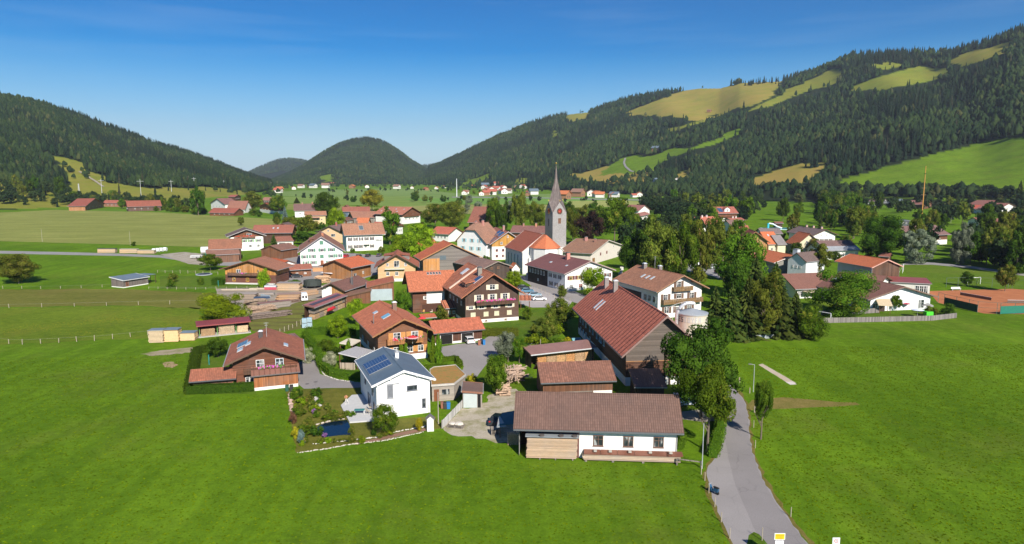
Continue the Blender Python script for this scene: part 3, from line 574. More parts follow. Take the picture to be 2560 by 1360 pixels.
class House:
    """gable F at local y=0, ridge along local y, eaves at x = +-W/2"""
    def __init__(s, name, label, cat, M, rot, W, L, ze, zr, roof, walls, ox=1.0, oy=1.0, xr=0.0, zb=None, th=0.22, group=None, trim=TRIM_B, gut=(0.30, 0.30, 0.31), hip=0, detail=2, zg=0.0, walllabel=None, opens='', frontwalls=None):
        s.root = empty(name, (M[0]-math.sin(rot)*oy, M[1]+math.cos(rot)*oy, zg), rot, label, cat, group)
        s.W, s.L, s.ze, s.zr, s.ox, s.oy, s.xr = W, L, ze, zr, ox, oy, xr; s.zb = ze if zb is None else zb
        s.w = W-2*ox; s.d = L-2*oy; w, d = s.w, s.d; s.th = th; s.cnt = 0
        zw = s.zroof(-w/2)-th*1.05; zw2 = s.zroof(w/2)-th*1.05; zt = s.zroof(xr)-th*1.05; s.zwall = zw
        z0 = -0.3
        prof = [(-w/2, z0), (w/2, z0), (w/2, zw2)]+([(xr, zt)] if abs(xr) < w/2 else [])+[(-w/2, zw)]
        if hip:
            zh = zt-hip; t = (zh-zw)/(zt-zw); prof = [(-w/2, z0), (w/2, z0), (w/2, zw2), (w/2*(1-t), zh), (-w/2*(1-t), zh), (-w/2, zw)]
        fullp = [(-w/2, z0), (w/2, z0), (w/2, zw2)]+([(xr, zt)] if abs(xr) < w/2 else [])+[(-w/2, zw)]
        zz = z0
        for k, (top, m, nm) in enumerate(walls):
            b = MB(); top = min(top, 99)
            if 'F' not in opens:
                q = clipz(prof, zz, top); 
                if len(q) > 2: b.poly([(x, 0, z) for x, z in q])
            q = clipz(fullp, zz, top)
            if 'B' not in opens and len(q) > 2: b.poly([(x, d, z) for x, z in q][::-1])
            if min(top, zw2) > zz and 'R' not in opens: h = min(top, zw2); b.poly([(w/2, 0, zz), (w/2, d, zz), (w/2, d, h), (w/2, 0, h)])
            if min(top, zw) > zz and 'L' not in opens: h = min(top, zw); b.poly([(-w/2, d, zz), (-w/2, 0, zz), (-w/2, 0, h), (-w/2, d, h)])
            if b.f: b.build(nm, m, s.root)
            zz = top
        # roof: chevron slab
        top = [(-W/2, s.zb), (xr, zr), (W/2, ze)]
        if abs(xr) >= W/2-.01: top = [(-W/2, s.zb), (W/2, ze)]
        b = MB(); y0, y1 = -oy, L-oy; n = len(top)
        hy = [0]*n; hz_ = [0]*n
        if hip: ht = hip/(zr-ze); hyv = hip*0.9
        for i in range(n-1):
            (xa, za), (xb, zb_) = top[i], top[i+1]
            if hip:
                # cut the front top corner back
                if i == 0: a, c, side = (xa, za), (xb, zb_), -1
                else: a, c, side = (xb, zb_), (xa, za), 1
                hx = c[0]+(a[0]-c[0])*ht; hzv = c[1]-hip
                T = [(a[0], y0, a[1]), (hx, y0, hzv), (c[0], y0+hyv, c[1]), (c[0], y1, c[1]), (a[0], y1, a[1])]
                if side == 1: T = T[::-1]
                b.poly(T[::-1]); b.poly([(p[0], p[1], p[2]-th) for p in T])
                b.poly([(a[0], y0, a[1]), (hx, y0, hzv), (hx, y0, hzv-th), (a[0], y0, a[1]-th)]); b.poly([(a[0], y0, a[1]), (a[0], y1, a[1]), (a[0], y1, a[1]-th), (a[0], y0, a[1]-th)]); b.poly([(a[0], y1, a[1]), (c[0], y1, c[1]), (c[0], y1, c[1]-th), (a[0], y1, a[1]-th)])
                if i == 0:
                    k = abs(hx-c[0]); b.poly([(xr-k, y0, hzv), (xr+k, y0, hzv), (xr, y0+hyv, zr)]); b.poly([(xr-k, y0, hzv-th), (xr+k, y0, hzv-th), (xr+k, y0, hzv), (xr-k, y0, hzv)])
            else:
                b.hexa([(xa, y0, za-th), (xb, y0, zb_-th), (xb, y1, zb_-th), (xa, y1, za-th), (xa, y0, za), (xb, y0, zb_), (xb, y1, zb_), (xa, y1, za)])
        s.roof = b.build('roof', roof, s.root)
        tm = plain(trim, 0.6)
        if detail >= 1:
            for yy in ((y0-0.04, y0-0.005), (y1+0.005, y1+0.04)):
                if hip and yy[0] < 0: continue
                b = MB()
                for i in range(n-1):
                    (xa, za), (xb, zb_) = top[i], top[i+1]
                    b.hexa([(xa, yy[0], za-th-.06), (xb, yy[0], zb_-th-.06), (xb, yy[1], zb_-th-.06), (xa, yy[1], za-th-.06), (xa, yy[0], za+.05), (xb, yy[0], zb_+.05), (xb, yy[1], zb_+.05), (xa, yy[1], za+.05)])
                b.build('bargeboard', tm, s.roof)
            for x, z, sg in ((top[0][0], top[0][1], -1), (top[-1][0], top[-1][1], 1)):
                b = MB(); b.box(min(x+sg*.01, x+sg*.15), max(x+sg*.01, x+sg*.15), y0, y1, z-th-.02, z-.04); b.build('gutter', plain(gut, 0.4), s.roof)
            if n == 3:
                b = MB(); b.hexa([(xr-.16, y0+(hip and hyv), zr-.02), (xr+.16, y0+(hip and hyv), zr-.02), (xr+.16, y1, zr-.02), (xr-.16, y1, zr-.02), (xr-.07, y0+(hip and hyv), zr+.09), (xr+.07, y0+(hip and hyv), zr+.09), (xr+.07, y1, zr+.09), (xr-.07, y1, zr+.09)]); b.build('ridge_cap', roof, s.roof)
        if detail >= 2 and oy > 0.5 and not hip:
            for fx in (-0.98, -0.5, 0, 0.5, 0.98):
                x = fx*w/2
                if n == 2 and fx == 0: continue
                z = s.zroof(x)-th-.14
                b = MB(); b.box(x-.09, x+.09, -oy+.1, -0.004, z-.13, z+.09); b.build('purlin', plain(scl(trim, 0.8)), s.roof)
        q = [(M[0]+math.cos(rot)*a-math.sin(rot)*c, M[1]+math.sin(rot)*a+math.cos(rot)*c) for a in (-W/2, W/2) for c in (0, L)]; k = [pix(x, y, z) for x, y in q for z in (zg+ze*.35, zg+(ze+zr)/2)]
        HB.append((min(a for a, _ in k), max(a for a, _ in k), min(c for _, c in k), max(c for _, c in k), max(y for _, y in q)))
    def zroof(s, x):
        if abs(s.xr) >= s.W/2-.01: return s.zb+(s.ze-s.zb)*(x+s.W/2)/s.W
        if x <= s.xr: return s.zb+(s.zr-s.zb)*(x+s.W/2)/(s.xr+s.W/2)
        return s.ze+(s.zr-s.ze)*(s.W/2-x)/(s.W/2-s.xr)
    def wid(s, f): return s.w if f in 'FB' else s.d
    def pt(s, f, a, z, n):
        w, d = s.w, s.d
        return {'F': (-w/2+a, -n, z), 'B': (w/2-a, d+n, z), 'R': (w/2+n, a, z), 'L': (-w/2-n, d-a, z)}[f]
    def fb(s, b, f, a0, a1, z0, z1, n0, n1):
        return b.hexa([s.pt(f, a0, z0, n1), s.pt(f, a1, z0, n1), s.pt(f, a1, z0, n0), s.pt(f, a0, z0, n0), s.pt(f, a0, z1, n1), s.pt(f, a1, z1, n1), s.pt(f, a1, z1, n0), s.pt(f, a0, z1, n0)])
    def win(s, f, fr, z, w=1.1, h=1.3, frame=TRIM_W, sh=None, flowers=None, cross=True, name='window', shw=None, panem=None, n=0.0):
        a = fr*s.wid(f); b = MB(); t = .09
        for q in ((a-w/2, a+w/2, z, z+t), (a-w/2, a+w/2, z+h-t, z+h), (a-w/2, a-w/2+t, z+t, z+h-t), (a+w/2-t, a+w/2, z+t, z+h-t)): s.fb(b, f, *q, n+.004, n+.09)
        if cross: s.fb(b, f, a-.035, a+.035, z+t, z+h-t, n+.02, n+.075); s.fb(b, f, a-w/2+t, a-.035, z+h*.62, z+h*.62+.05, n+.02, n+.07); s.fb(b, f, a+.035, a+w/2-t, z+h*.62, z+h*.62+.05, n+.02, n+.07)
        s.fb(b, f, a-w/2-.06, a+w/2+.06, z-.07, z-.004, n+.004, n+.14)
        o = b.build(name, plain(frame, 0.5), s.root)
        b = MB(); s.fb(b, f, a-w/2+t*.6, a+w/2-t*.6, z+t*.6, z+h-t*.6, n+.003, n+.03); b.build('pane', panem or glass(), o)
        if sh:
            sw = shw or w*.5
            for q in (a-w/2-sw-.02, a+w/2+.02):
                b = MB(); s.fb(b, f, q, q+sw, z-.02, z+h+.02, n+.004, n+.05)
                for k in range(5): s.fb(b, f, q+.06, q+sw-.06, z+.08+k*(h-.1)/5, z+.08+(k+.6)*(h-.1)/5, n+.05, n+.065)
                b.build('shutter', plain(sh, 0.6), o)
        if flowers: s.flow(f, a-w/2, a+w/2, z-.02, n+.14, flowers, o)
        return o
    def flow(s, f, a0, a1, z, n, cols, parent, dens=5.0):
        s.cnt += 1; rnd = random.Random(s.cnt*7+int(a0*10))
        for ci, c in enumerate(cols):
            b = MB()
            for k in range(int((a1-a0)*dens)+2):
                a = rnd.uniform(a0, a1); b.ball(s.pt(f, a, z+rnd.uniform(-.22, .2), n+rnd.uniform(0, .14)), rnd.uniform(.09, .2), 5, 4, .5, rnd)
            b.build('flowers', plain(c, 0.8, var=0.3), parent)
    def balc(s, f, f0, f1, z, depth=1.1, h=0.95, c=W_BRN, flowers=None, slat=0.16, n=0.0):
        L = s.wid(f); a0, a1 = f0*L, f1*L; b = MB()
        s.fb(b, f, a0, a1, z-.14, z, n+.003, n+depth)
        s.fb(b, f, a0-.04, a1+.04, z+h-.08, z+h, n+depth-.06, n+depth+.05); s.fb(b, f, a0, a1, z+.02, z+.10, n+depth-.03, n+depth+.03)
        k = a0
        while k < a1-.05: s.fb(b, f, k, min(k+slat*.75, a1), z+.10, z+h-.08, n+depth-.02, n+depth+.02); k += slat
        for a in (a0, a1-.05): s.fb(b, f, a, a+.05, z, z+h-.08, n+.01, n+depth-.06)
        o = b.build('balcony', wood(c, pitch=.15), s.root)
        if flowers: s.flow(f, a0+.1, a1-.1, z+h+.03, n+depth-.02, flowers, o)
        return o
    def door(s, f, fr, w=1.1, h=2.1, c=W_BRN, z=0.0, name='door', n=0.0, horiz=False):
        a = fr*s.wid(f); b = MB(); s.fb(b, f, a-w/2, a+w/2, z, z+h, n+.004, n+.06); o = b.build(name, wood(c, horiz) if c[0] < 0.5 or c[2] < .3 else plain(c, .5), s.root)
        b = MB(); s.fb(b, f, a-w/2-.1, a-w/2-.003, z, z+h+.1, n+.004, n+.09); s.fb(b, f, a+w/2+.003, a+w/2+.1, z, z+h+.1, n+.004, n+.09); s.fb(b, f, a-w/2, a+w/2, z+h+.003, z+h+.1, n+.004, n+.09); b.build('frame', plain(TRIM_W), o); return o
    def chim(s, x, y, h=1.3, w=.6, c=(0.34, 0.22, 0.18), cap=(0.2, 0.2, 0.2)):
        z = s.zroof(x); b = MB(); b.box(x-w/2, x+w/2, y-w*.45, y+w*.45, z-.5, z+h); o = b.build('chimney', plain(c, .85), s.roof)
        b = MB(); b.box(x-w/2-.08, x+w/2+.08, y-w*.45-.08, y+w*.45+.08, z+h+.003, z+h+.09); b.box(x-w*.35, x+w*.35, y-w*.3, y+w*.3, z+h+.093, z+h+.25); b.build('cap', plain(cap, .4), o); return o
    def pipe(s, x, y, h=1.8):
        z = s.zroof(x); b = MB(); b.cone((x, y), .1, .1, z-.2, z+h, 8); b.cone((x, y), .17, .17, z+h+.003, z+h+.12, 8); b.build('flue', plain((.5, .5, .52), .3, .8), s.roof)
    def slope_box(s, b, x0, x1, y0, y1, n0, n1):
        def p(x, n):
            dz = (s.zroof(x+.01)-s.zroof(x-.01))/.02; k = 1/math.hypot(1, dz); return (x-dz*k*n, s.zroof(x)+k*n)
        c = []
        for n in (n0, n1):
            for x, y in ((x0, y0), (x1, y0), (x1, y1), (x0, y1)): q = p(x, n); c.append((q[0], y, q[1]))
        b.hexa(c)
    def skyl(s, x, y, lx=1.2, ly=.75, name='skylight', m=None, n=.1):
        b = MB(); s.slope_box(b, x-lx/2, x+lx/2, y-ly/2, y+ly/2, -.02, n); o = b.build(name, plain((.45, .46, .47), .4), s.roof)
        b = MB(); s.slope_box(b, x-lx/2+.08, x+lx/2-.08, y-ly/2+.08, y+ly/2-.08, n+.003, n+.03); b.build('pane', m or plain((.42, .50, .55), .12), o); return o
    def panel(s, x0, x1, y0, y1): 
        b = MB(); s.slope_box(b, x0, x1, y0, y1, .08, .16); o = b.build('solar_panel', plain((.35, .36, .38), .4, .5), s.roof)
        b = MB(); s.slope_box(b, x0+.05, x1-.05, y0+.05, y1-.05, .163, .18); b.build('panel_glass', solar(), o)
    def antenna(s, x, y, h=2.2):
        z = s.zroof(x); b = MB(); b.bar((x, y, z-.1), (x, y, z+h), .06)
        for k, l in ((.95, .9), (.8, .6)): b.bar((x-l/2, y, z+h*k), (x+l/2, y, z+h*k), .04)
        for q in (-.3, 0, .3): b.bar((x+q, y-.3, z+h*.95+.03), (x+q, y+.3, z+h*.95+.03), .03)
        b.build('antenna', plain((.6, .6, .6), .4, .5), s.roof)
    def dormer(s, side, y, w=2.2, h=1.3, zf=.45, roof=None, wall=None, nwin=1, gable=False, frame=TRIM_W):
        """small box dormer standing in the slope on side +1 / -1"""
        xe = side*s.W/2; xf = s.xr+(xe-s.xr)*(1-zf); z = s.zroof(xf); zt = z+h; xb = xf; 
        for _ in range(200):
            if s.zroof(xb) > zt-.15 or abs(xb-s.xr) < .1: break
            xb -= side*.05
        b = MB(); x0, x1 = sorted((xf, xb)); b.box(x0, x1, y-w/2, y+w/2, z-.4, zt-.15); o = b.build('dormer', wall or wood(W_BRN), s.roof)
        b = MB()
        if gable:
            b.hexa([(xf+side*.4, y-w/2-.35, zt-.25), (xf+side*.4, y, zt+w*.28), (xb-side*w*.5, y, zt+w*.28), (xb-side*.2, y-w/2-.35, zt-.25), (xf+side*.4, y-w/2-.35, zt-.1), (xf+side*.4, y, zt+w*.28+.15), (xb-side*w*.5, y, zt+w*.28+.15), (xb-side*.2, y-w/2-.35, zt-.1)])
            b.hexa([(xf+side*.4, y+w/2+.35, zt-.25), (xf+side*.4, y, zt+w*.28), (xb-side*w*.5, y, zt+w*.28), (xb-side*.2, y+w/2+.35, zt-.25), (xf+side*.4, y+w/2+.35, zt-.1), (xf+side*.4, y, zt+w*.28+.15), (xb-side*w*.5, y, zt+w*.28+.15), (xb-side*.2, y+w/2+.35, zt-.1)])
            c = MB(); c.poly([(xf+side*.01, y-w/2, zt-.15), (xf+side*.01, y+w/2, zt-.15), (xf+side*.01, y, zt+w*.25)]); c.build('gable', wall or wood(W_BRN), o)
        else:
            b.hexa([(xf+side*.35, y-w/2-.25, zt-.15), (xb-side*.6, y-w/2-.25, zt+.35), (xb-side*.6, y+w/2+.25, zt+.35), (xf+side*.35, y+w/2+.25, zt-.15), (xf+side*.35, y-w/2-.25, zt), (xb-side*.6, y-w/2-.25, zt+.5), (xb-side*.6, y+w/2+.25, zt+.5), (xf+side*.35, y+w/2+.25, zt)])
        b.build('dormer_roof', roof, o)
        for k in range(nwin):
            yy = y-w/2+w*(k+.5)/nwin; ww = min(.9, w/nwin*.7); b = MB(); xx = xf
            b.box(*sorted((xx+side*.004, xx+side*.06)), yy-ww/2, yy+ww/2, z+.25, zt-.28); q = b.build('window', plain(frame, .5), o)
            b = MB(); b.box(*sorted((xx+side*.062, xx+side*.075)), yy-ww/2+.08, yy+ww/2-.08, z+.33, zt-.36); b.build('pane', glass(), q)
        return o
def fitG(A, B, z, ap, C_=None, L=None, ox=1.0, oy=1.0):
    A3, B3 = P(*A, z)[:2], P(*B, z)[:2]; u = B3-A3; W = np.linalg.norm(u); u = u/W; v = np.array([-u[1], u[0]]); M = (A3+B3)/2
    if C_: L = float((P(*C_[1], z)[:2]-(A3 if C_[0] == 'A' else B3))@v)
    return dict(M=M, rot=math.atan2(u[1], u[0]), W=W, L=L, ze=z, zr=hz(M[0], M[1], ap), ox=ox, oy=oy)
def fitE(A, B, z, W, ap, ox=1.0, oy=1.0, zr=None):
    A3, B3 = P(*A, z)[:2], P(*B, z)[:2]; y = B3-A3; L = np.linalg.norm(y); y = y/L; u = np.array([y[1], -y[0]]); M = A3-u*W/2
    return dict(M=M, rot=math.atan2(u[1], u[0]), W=W, L=L, ze=z, zr=zr if zr else hz(M[0], M[1], ap), ox=ox, oy=oy)
def fitC(A, C_, z, ap, side='A', ox=1.0, oy=1.0, zr=None, W=None):
    A3, C3 = P(*A, z)[:2], P(*C_, z)[:2]; v = C3-A3; L = np.linalg.norm(v); v = v/L; u = np.array([v[1], -v[0]])
    if zr is None:
        q = np.linspace(z+.3, 30, 600); f = np.array([(P(*ap, k)[:2]-A3)@v for k in q]); i = int(np.argmax(np.sign(f[:-1]) != np.sign(f[1:]))); zr = float(q[i])
    sg = 1 if side == 'A' else -1
    if W is None: W = 2*sg*float((P(*ap, zr)[:2]-A3)@u)
    return dict(M=A3+u*sg*W/2, rot=math.atan2(u[1], u[0]), W=W, L=L, ze=z, zr=zr, ox=ox, oy=oy)
def mono(A, B, z, depth, zback, ox=.4, oy=.4):      # single slope, low eave A-B towards the viewer
    d = fitE(A, B, z, depth, 0, ox, oy, zr=zback); d['zb'] = zback; d['xr'] = -depth/2; return d
def row(H_, f_, frs, z, **k):
    for q in frs: H_.win(f_, q, z, **k)
# ------------------------------------------------------------------ the near houses
PINK = [(0.62, 0.05, 0.22), (0.55, 0.12, 0.40), (0.10, 0.22, 0.05)]; REDF = [(0.55, 0.03, 0.03), (0.09, 0.2, 0.04)]; MAUVE = [(0.55, 0.12, 0.42), (0.1, 0.2, 0.05)]
pl, plo = plaster(WHITE), plaster(OFFW)
blk = (0.06, 0.065, 0.075)
# white modern house with blue-grey metal roof
zinc = metalroof((0.15, 0.20, 0.245), 0.55)
h = House('modern_house', 'white modern house with blue-grey metal roof and two solar panels beside the pond', 'house', roof=zinc, walls=[(99, pl, 'wall')], trim=(0.78, 0.78, 0.78), gut=(.7, .7, .7), th=.25, **fitG((930, 965), (1088, 947), 5.7, 926, C_=('A', (891, 900)), ox=.75, oy=.6))
h.win('F', .25, 3.2, 1.0, 2.2, frame=(.33, .34, .36), panem=plain((.17, .18, .20), .5), cross=False, name='shuttered_window'); b = MB(); h.fb(b, 'F', 1.7, 3.6, 5.42, 5.5, .004, .12); b.build('sun_blind', plain((.2, .21, .25)), h.root)
h.win('F', .66, 4.05, 1.7, .85, frame=(.16, .17, .2), cross=False); h.win('F', .88, 1.0, .62, 1.5, frame=(.14, .15, .18), cross=False)
for fr, z, w, hh in ((.12, .1, 1.8, 2.1), (.42, .1, 2.4, 2.2), (.65, 3.1, 1.0, 1.3), (.2, 3.1, 1.2, 1.3)): h.win('R' if 0 else 'L', 1-fr, z, w, hh, frame=(.14, .15, .18), cross=False)
h.panel(-4.5, -.7, 4.4, 7.5); h.panel(-4.5, -.7, 7.7, 10.8); h.chim(.9, 8.6, .9, .6, c=(.75, .75, .75), cap=(.4, .4, .4))
b = MB(); b.tube([h.pt('F', .12, 5.0, .1), h.pt('F', .12, .1, .1)], .06); b.build('downpipe', plain((.7, .7, .72), .4), h.root)
# left chalet
rt = tiles((0.36, 0.145, 0.085), moss=.45)
h = House('chalet', 'reddish brown timber chalet with skylights and pink balcony flowers inside a hedge', 'house', roof=rt, walls=[(99, wood((.17, .065, .035), True, .2), 'wall')], **fitG((559, 914), (762, 898), 4.7, 867, C_=('B', (750, 848)), ox=1.3, oy=1.4))
h.win('F', .42, 3.0, 1.4, 1.9, frame=(.75, .76, .76)); h.win('F', .72, 3.0, 1.4, 1.9, frame=(.6, .68, .75)); h.win('F', .25, .8, 1.4, 1.1, frame=(.75, .75, .72))
h.balc('F', .17, .99, 2.75, depth=1.2, c=(.12, .06, .035), flowers=None); h.flow('F', 4.2, 8.8, 3.75, 1.2, MAUVE, h.root)
h.skyl(-4.3, 9.5, 1.9, 3.4, name='solar_collector', m=solar()); h.skyl(-4.5, 5.4, 1.0, 2.2); h.skyl(-3.2, 7.6, 1.0, 2.2); h.skyl(3.6, 5.2, .8, 2.0); h.chim(-.9, 8.0, 1.2, .75, c=(.08, .07, .07), cap=(.6, .6, .62)); h.antenna(.2, 7.0, 2.8); h.door('F', .4, 1.0, 2.0)
an = House('wood_annex', 'orange board shed with brown lean-to roof in front of the left chalet', 'shed', roof=metalroof((.33, .165, .12), .9), walls=[(.55, pl, 'plinth'), (99, wood((.36, .135, .05), False, .2), 'wall')], gut=(.14, .12, .12), **mono((628, 940), (750, 928), 2.9, 4.2, 3.9))
ga = House('garage', 'low tiled outbuilding left of the reddish chalet inside the hedge', 'shed', roof=rt, walls=[(99, wood((.24, .10, .05), False, .22), 'wall')], gut=(.1, .1, .11), **fitE((472, 954), (590, 945), 2.3, 5.0, 922, .7, .5, zr=3.7))
h2 = House('carport', 'flat brown roof behind the reddish chalet beside the hedge', 'carport', roof=metalroof((.30, .15, .115), 1.2), walls=[(99, wood(W_BRN), 'wall')], **mono((720, 855), (757, 850), 2.5, 6.0, 2.9))
# middle chalet
rt2 = tiles((0.52, 0.19, 0.10), row=.5, moss=.12)
h = House('chalet', 'brown chalet with orange tiled roof and a red parasol on its balcony', 'house', roof=rt2, walls=[(1.2, pl, 'plinth'), (99, wood((.23, .10, .05), True, .22, .2), 'wall')], trim=(.3, .14, .06), gut=(.35, .2, .14), **fitG((932.5, 841.5), (1088, 827), 6.0, 797, C_=('A', (888, 788)), ox=1.3, oy=1.5))
for fr in (.38, .74): h.win('F', fr, 4.2, 1.5, 1.8, sh=(.50, .24, .08), shw=1.0)
for fr in (.36, .64, .86): h.win('F', fr, 1.7, 1.2, 1.25, sh=(.50, .24, .08), shw=.8)
bo = h.balc('F', .16, .88, 3.95, depth=1.3, h=1.0, c=(.45, .20, .075)); h.flow('F', 2.5, 9.2, 4.95, 1.25, REDF+[(.7, .3, .4)], bo, 3)
h.skyl(-2.7, 13.5, 1.0, 1.6); h.skyl(-1.9, 6.8, 1.7, 2.2, m=plain((.2, .42, .55), .15)); h.pipe(-4.6, 6.5, 1.6); h.chim(.8, 10.2, 1.7, .9, c=(.20, .13, .10), cap=(.7, .7, .7)); h.dormer(-1, 17.6, 2.4, .8, .7, roof=rt2, gable=True) if 0 else None
for fr in (.2, .5, .8): h.win('L', fr, 1.2, 1.2, 1.2)
gg = House('double_garage', 'long low garage with orange tiled roof and two open bays', 'garage', roof=tiles((0.47, 0.16, 0.09), row=.5), walls=[(.5, pl, 'plinth'), (99, wood((.12, .05, .03), False, .2), 'wall')], gut=(.12, .12, .13), **fitE((1084, 834), (1213, 822), 2.9, 7.5, 802, .8, .5, zr=5.0))
shade_black = plain((.012, .011, .011), .9)  # near-black colour that paints unlit interiors on closed walls
for fr in (.24, .68):
    b = MB(); a = fr*gg.d; gg.fb(b, 'R', a-1.35, a+1.35, .03, 2.1, .004, .03); o = b.build('dark_bay_panel', shade_black, gg.root)  # black slab paints the darkness of the bay; the wall behind is closed
    b = MB(); [gg.fb(b, 'R', *q, .004, .12) for q in ((a-1.5, a-1.36, 0, 2.1), (a+1.36, a+1.5, 0, 2.1), (a-1.5, a+1.5, 2.105, 2.25))]; b.build('frame', plain((.62, .58, .55)), o)
# big brown farmhouse
rt3 = tiles((0.50, 0.20, 0.11), col=.36, row=.6, moss=.1, seam=1.15)
DBW = wood((.095, .055, .04), False, .2, .2)
fh = House('farmhouse', 'large dark brown farmhouse with a balcony full of pink flowers', 'house', roof=rt3, walls=[(.9, pl, 'plinth'), (5.0, wood((.13, .075, .055), True, .14, .12), 'wall'), (99, DBW, 'gable_boarding')], trim=(.33, .13, .07), gut=(.4, .2, .14), **fitG((1154, 744.5), (1314, 734.5), 7.2, 684, L=24, ox=1.4, oy=1.5))
CRM = (.66, .60, .45)
fh.win('F', .5, 8.6, 1.5, 1.3, sh=CRM, shw=.9)
for fr in (.25, .5, .74): fh.win('F', fr, 5.7, 1.4, 1.7, sh=CRM, shw=.55)
for fr in (.14, .38, .58, .82): fh.win('F', fr, 1.7, 1.3, 1.15, sh=None, frame=(.62, .58, .42), panem=plain((.58, .55, .40), .6))
for fr in (.10, .3, .56, .83): fh.win('F', fr, 3.7, 1.3, .9, sh=CRM, shw=.6)
for fr in (.38, .75): fh.win('F', fr, .3, .7, .4, frame=(.4, .3, .25), cross=False)
bo = fh.balc('F', .18, .88, 4.95, depth=1.3, h=1.0, c=(.13, .07, .045)); fh.flow('F', 2.6, 13.2, 6.0, 1.3, PINK, bo, 9)
for k in range(5): fh.win('L', .1+.18*k, 4.3, .9, 1.1)
fh.skyl(-3.1, 3.3, 2.6, 2.7, m=solar()); fh.chim(-1.7, 5.6, 1.9, 1.1, c=(.23, .21, .18), cap=(.1, .1, .1)); fh.dormer(-1, 5.2, 4.6, 1.25, .30, roof=rt3, nwin=2, wall=wood((.1, .06, .045)))
for k in range(2): fh.skyl(-2.6, 16.2+k*1.25, 2.2, 1.1, m=plain((.55, .58, .6), .15))
b = MB(); fh.slope_box(b, -8.4, -.15, 11.2, 11.75, .05, .4); b.build('fire_wall', plaster((.62, .47, .38)), fh.roof)
rtw = tiles((0.50, 0.185, 0.095), col=.22, row=.4, moss=.08)
wg = House('barn_wing', 'brown barn wing with wide plain orange roof and white rolling door', 'barn', roof=rtw, walls=[(99, wood((.15, .065, .04), True, .2), 'wall')], gut=(.3, .14, .1), **fitE((1022, 729), (1148, 723), 6.3, 14.5, 676, 1.2, 1.2, zr=10.8))
wg.win('R', .32, 3.7, 1.1, .9, sh=TRIM_W, shw=.25)
b = MB(); wg.fb(b, 'R', 3.9, 8.9, 2.5, 6.0, .004, .1); b.build('rolling_door', plain((.80, .80, .80), .6), wg.root)
b = MB(); wg.fb(b, 'R', 2.6, 8.7, .1, 2.2, .004, .05); b.build('dark_porch_panel', plain((.07, .03, .02)), wg.root)  # dark slab paints the shade under the porch; no recess is built
for k in range(5): wg.skyl(5.6-.0, 4.8+k*.9, .9, .7) if 0 else wg.skyl(1.0, 5.2+k*.85, .9, .62, m=plain((.05, .05, .05), .3))
for nm, lb, a in (('porch_roof', 'small orange tiled lean-to left of the big brown farmhouse', mono((1110, 771), (1160, 768), 2.6, 4.5, 4.0)), ('entrance_canopy', 'orange tiled entrance canopy right of the farmhouse beside the parked cars', mono((1298, 751), (1328, 751), 2.8, 4.0, 3.6)),
                  ('garden_shelter', 'tiny garden hut with orange tiled roof left of the low garage', mono((1053, 795), (1092, 792), 2.2, 2.6, 2.7))):
    hh = House(nm, lb, 'shed', roof=rt3 if 'tiny' not in lb else tiles(R_ORANGE), walls=[(99, wood((.13, .07, .05), True), 'wall')], opens='' if 'lean-to' in lb else 'FBRL', detail=1, **a)
    if 'lean-to' in lb: row(hh, 'R', (.25, .5, .8), .9, w=.7, h=.9, sh=(.3, .15, .08), shw=.25)
    else:
        b = MB()
        for x in (-hh.w/2, hh.w/2-.15):
            for y in (0.0, hh.d-.15): b.box(x, x+.15, y, y+.15, -.1, hh.zroof(x)-.24)
        b.build('posts', wood(W_BRN), hh.root)
# small dark gable and the orange barn behind
h = House('barn', 'dark grey boarded barn gable with faded roof between farmhouse and church', 'barn', roof=tiles((.27, .185, .15), moss=.3), walls=[(99, wood((.085, .06, .05)), 'wall')], trim=(.3, .25, .22), **fitG((1208, 671.5), (1281, 665), 4.6, 653, L=22, ox=.8, oy=.8)); row(h, 'F', (.3, .55), 4.0, w=.9, h=.7, frame=(.3, .15, .08))
h = House('barn', 'huge barn with grey shingled gable and red roof left of the church', 'barn', roof=tiles(R_ORANGE, moss=.12), walls=[(99, wood((.22, .195, .175), True, .25), 'wall')], trim=(.42, .22, .1), **fitG((1051, 650), (1207, 644), 6, 609, C_=('A', (1035, 639)), ox=1.2, oy=1.0))
b = MB(); h.fb(b, 'F', .0, 6.4, -.2, h.zroof(-h.w/2)-.35, .004, .1); b.build('board_cladding', wood((.56, .26, .085)), h.root)
b = MB(); h.fb(b, 'F', 6.6, 9.0, 5.6, 7.3, .004, .03); b.build('loft_opening', plain((.1, .13, .15)), h.root)
h = House('barn', 'red roofed barn with black snow guards behind the shingled barn', 'barn', roof=tiles(R_ORANGE), walls=[(99, wood(W_DARK), 'wall')], **fitE((1056, 622), (1103, 618), 5.5, 14, 600, 1, 1, zr=9.5))
h = House('chalet', 'pale timber chalet with white balcony door and dark dormers', 'house', roof=tiles((.40, .15, .085), moss=.2), walls=[(1.0, pl, 'plinth'), (99, wood(W_PALE, True, .2, .15), 'wall')], trim=(.10, .06, .045), **fitG((934, 670), (1048, 668), 5.2, 636, L=17, ox=1.4, oy=1.4))
h.win('F', .5, 5.2, 1.9, 2.3); h.win('F', .26, 5.6, .9, 1.1); h.win('F', .74, 5.6, .9, 1.1); row(h, 'F', (.26, .5), 2.2, w=1.2, h=1.3, frame=(.8, .8, .8)); b = MB(); h.fb(b, 'F', 2.5, 9.6, 4.5, 4.65, .004, 1.3); b.build('awning', plain((.7, .68, .64)), h.root)
for sd_ in (-1, 1): h.dormer(sd_, 6.5, 6.5, 1.7, .45, roof=tiles((.40, .15, .085)), wall=plain((.17, .16, .15)), nwin=2)
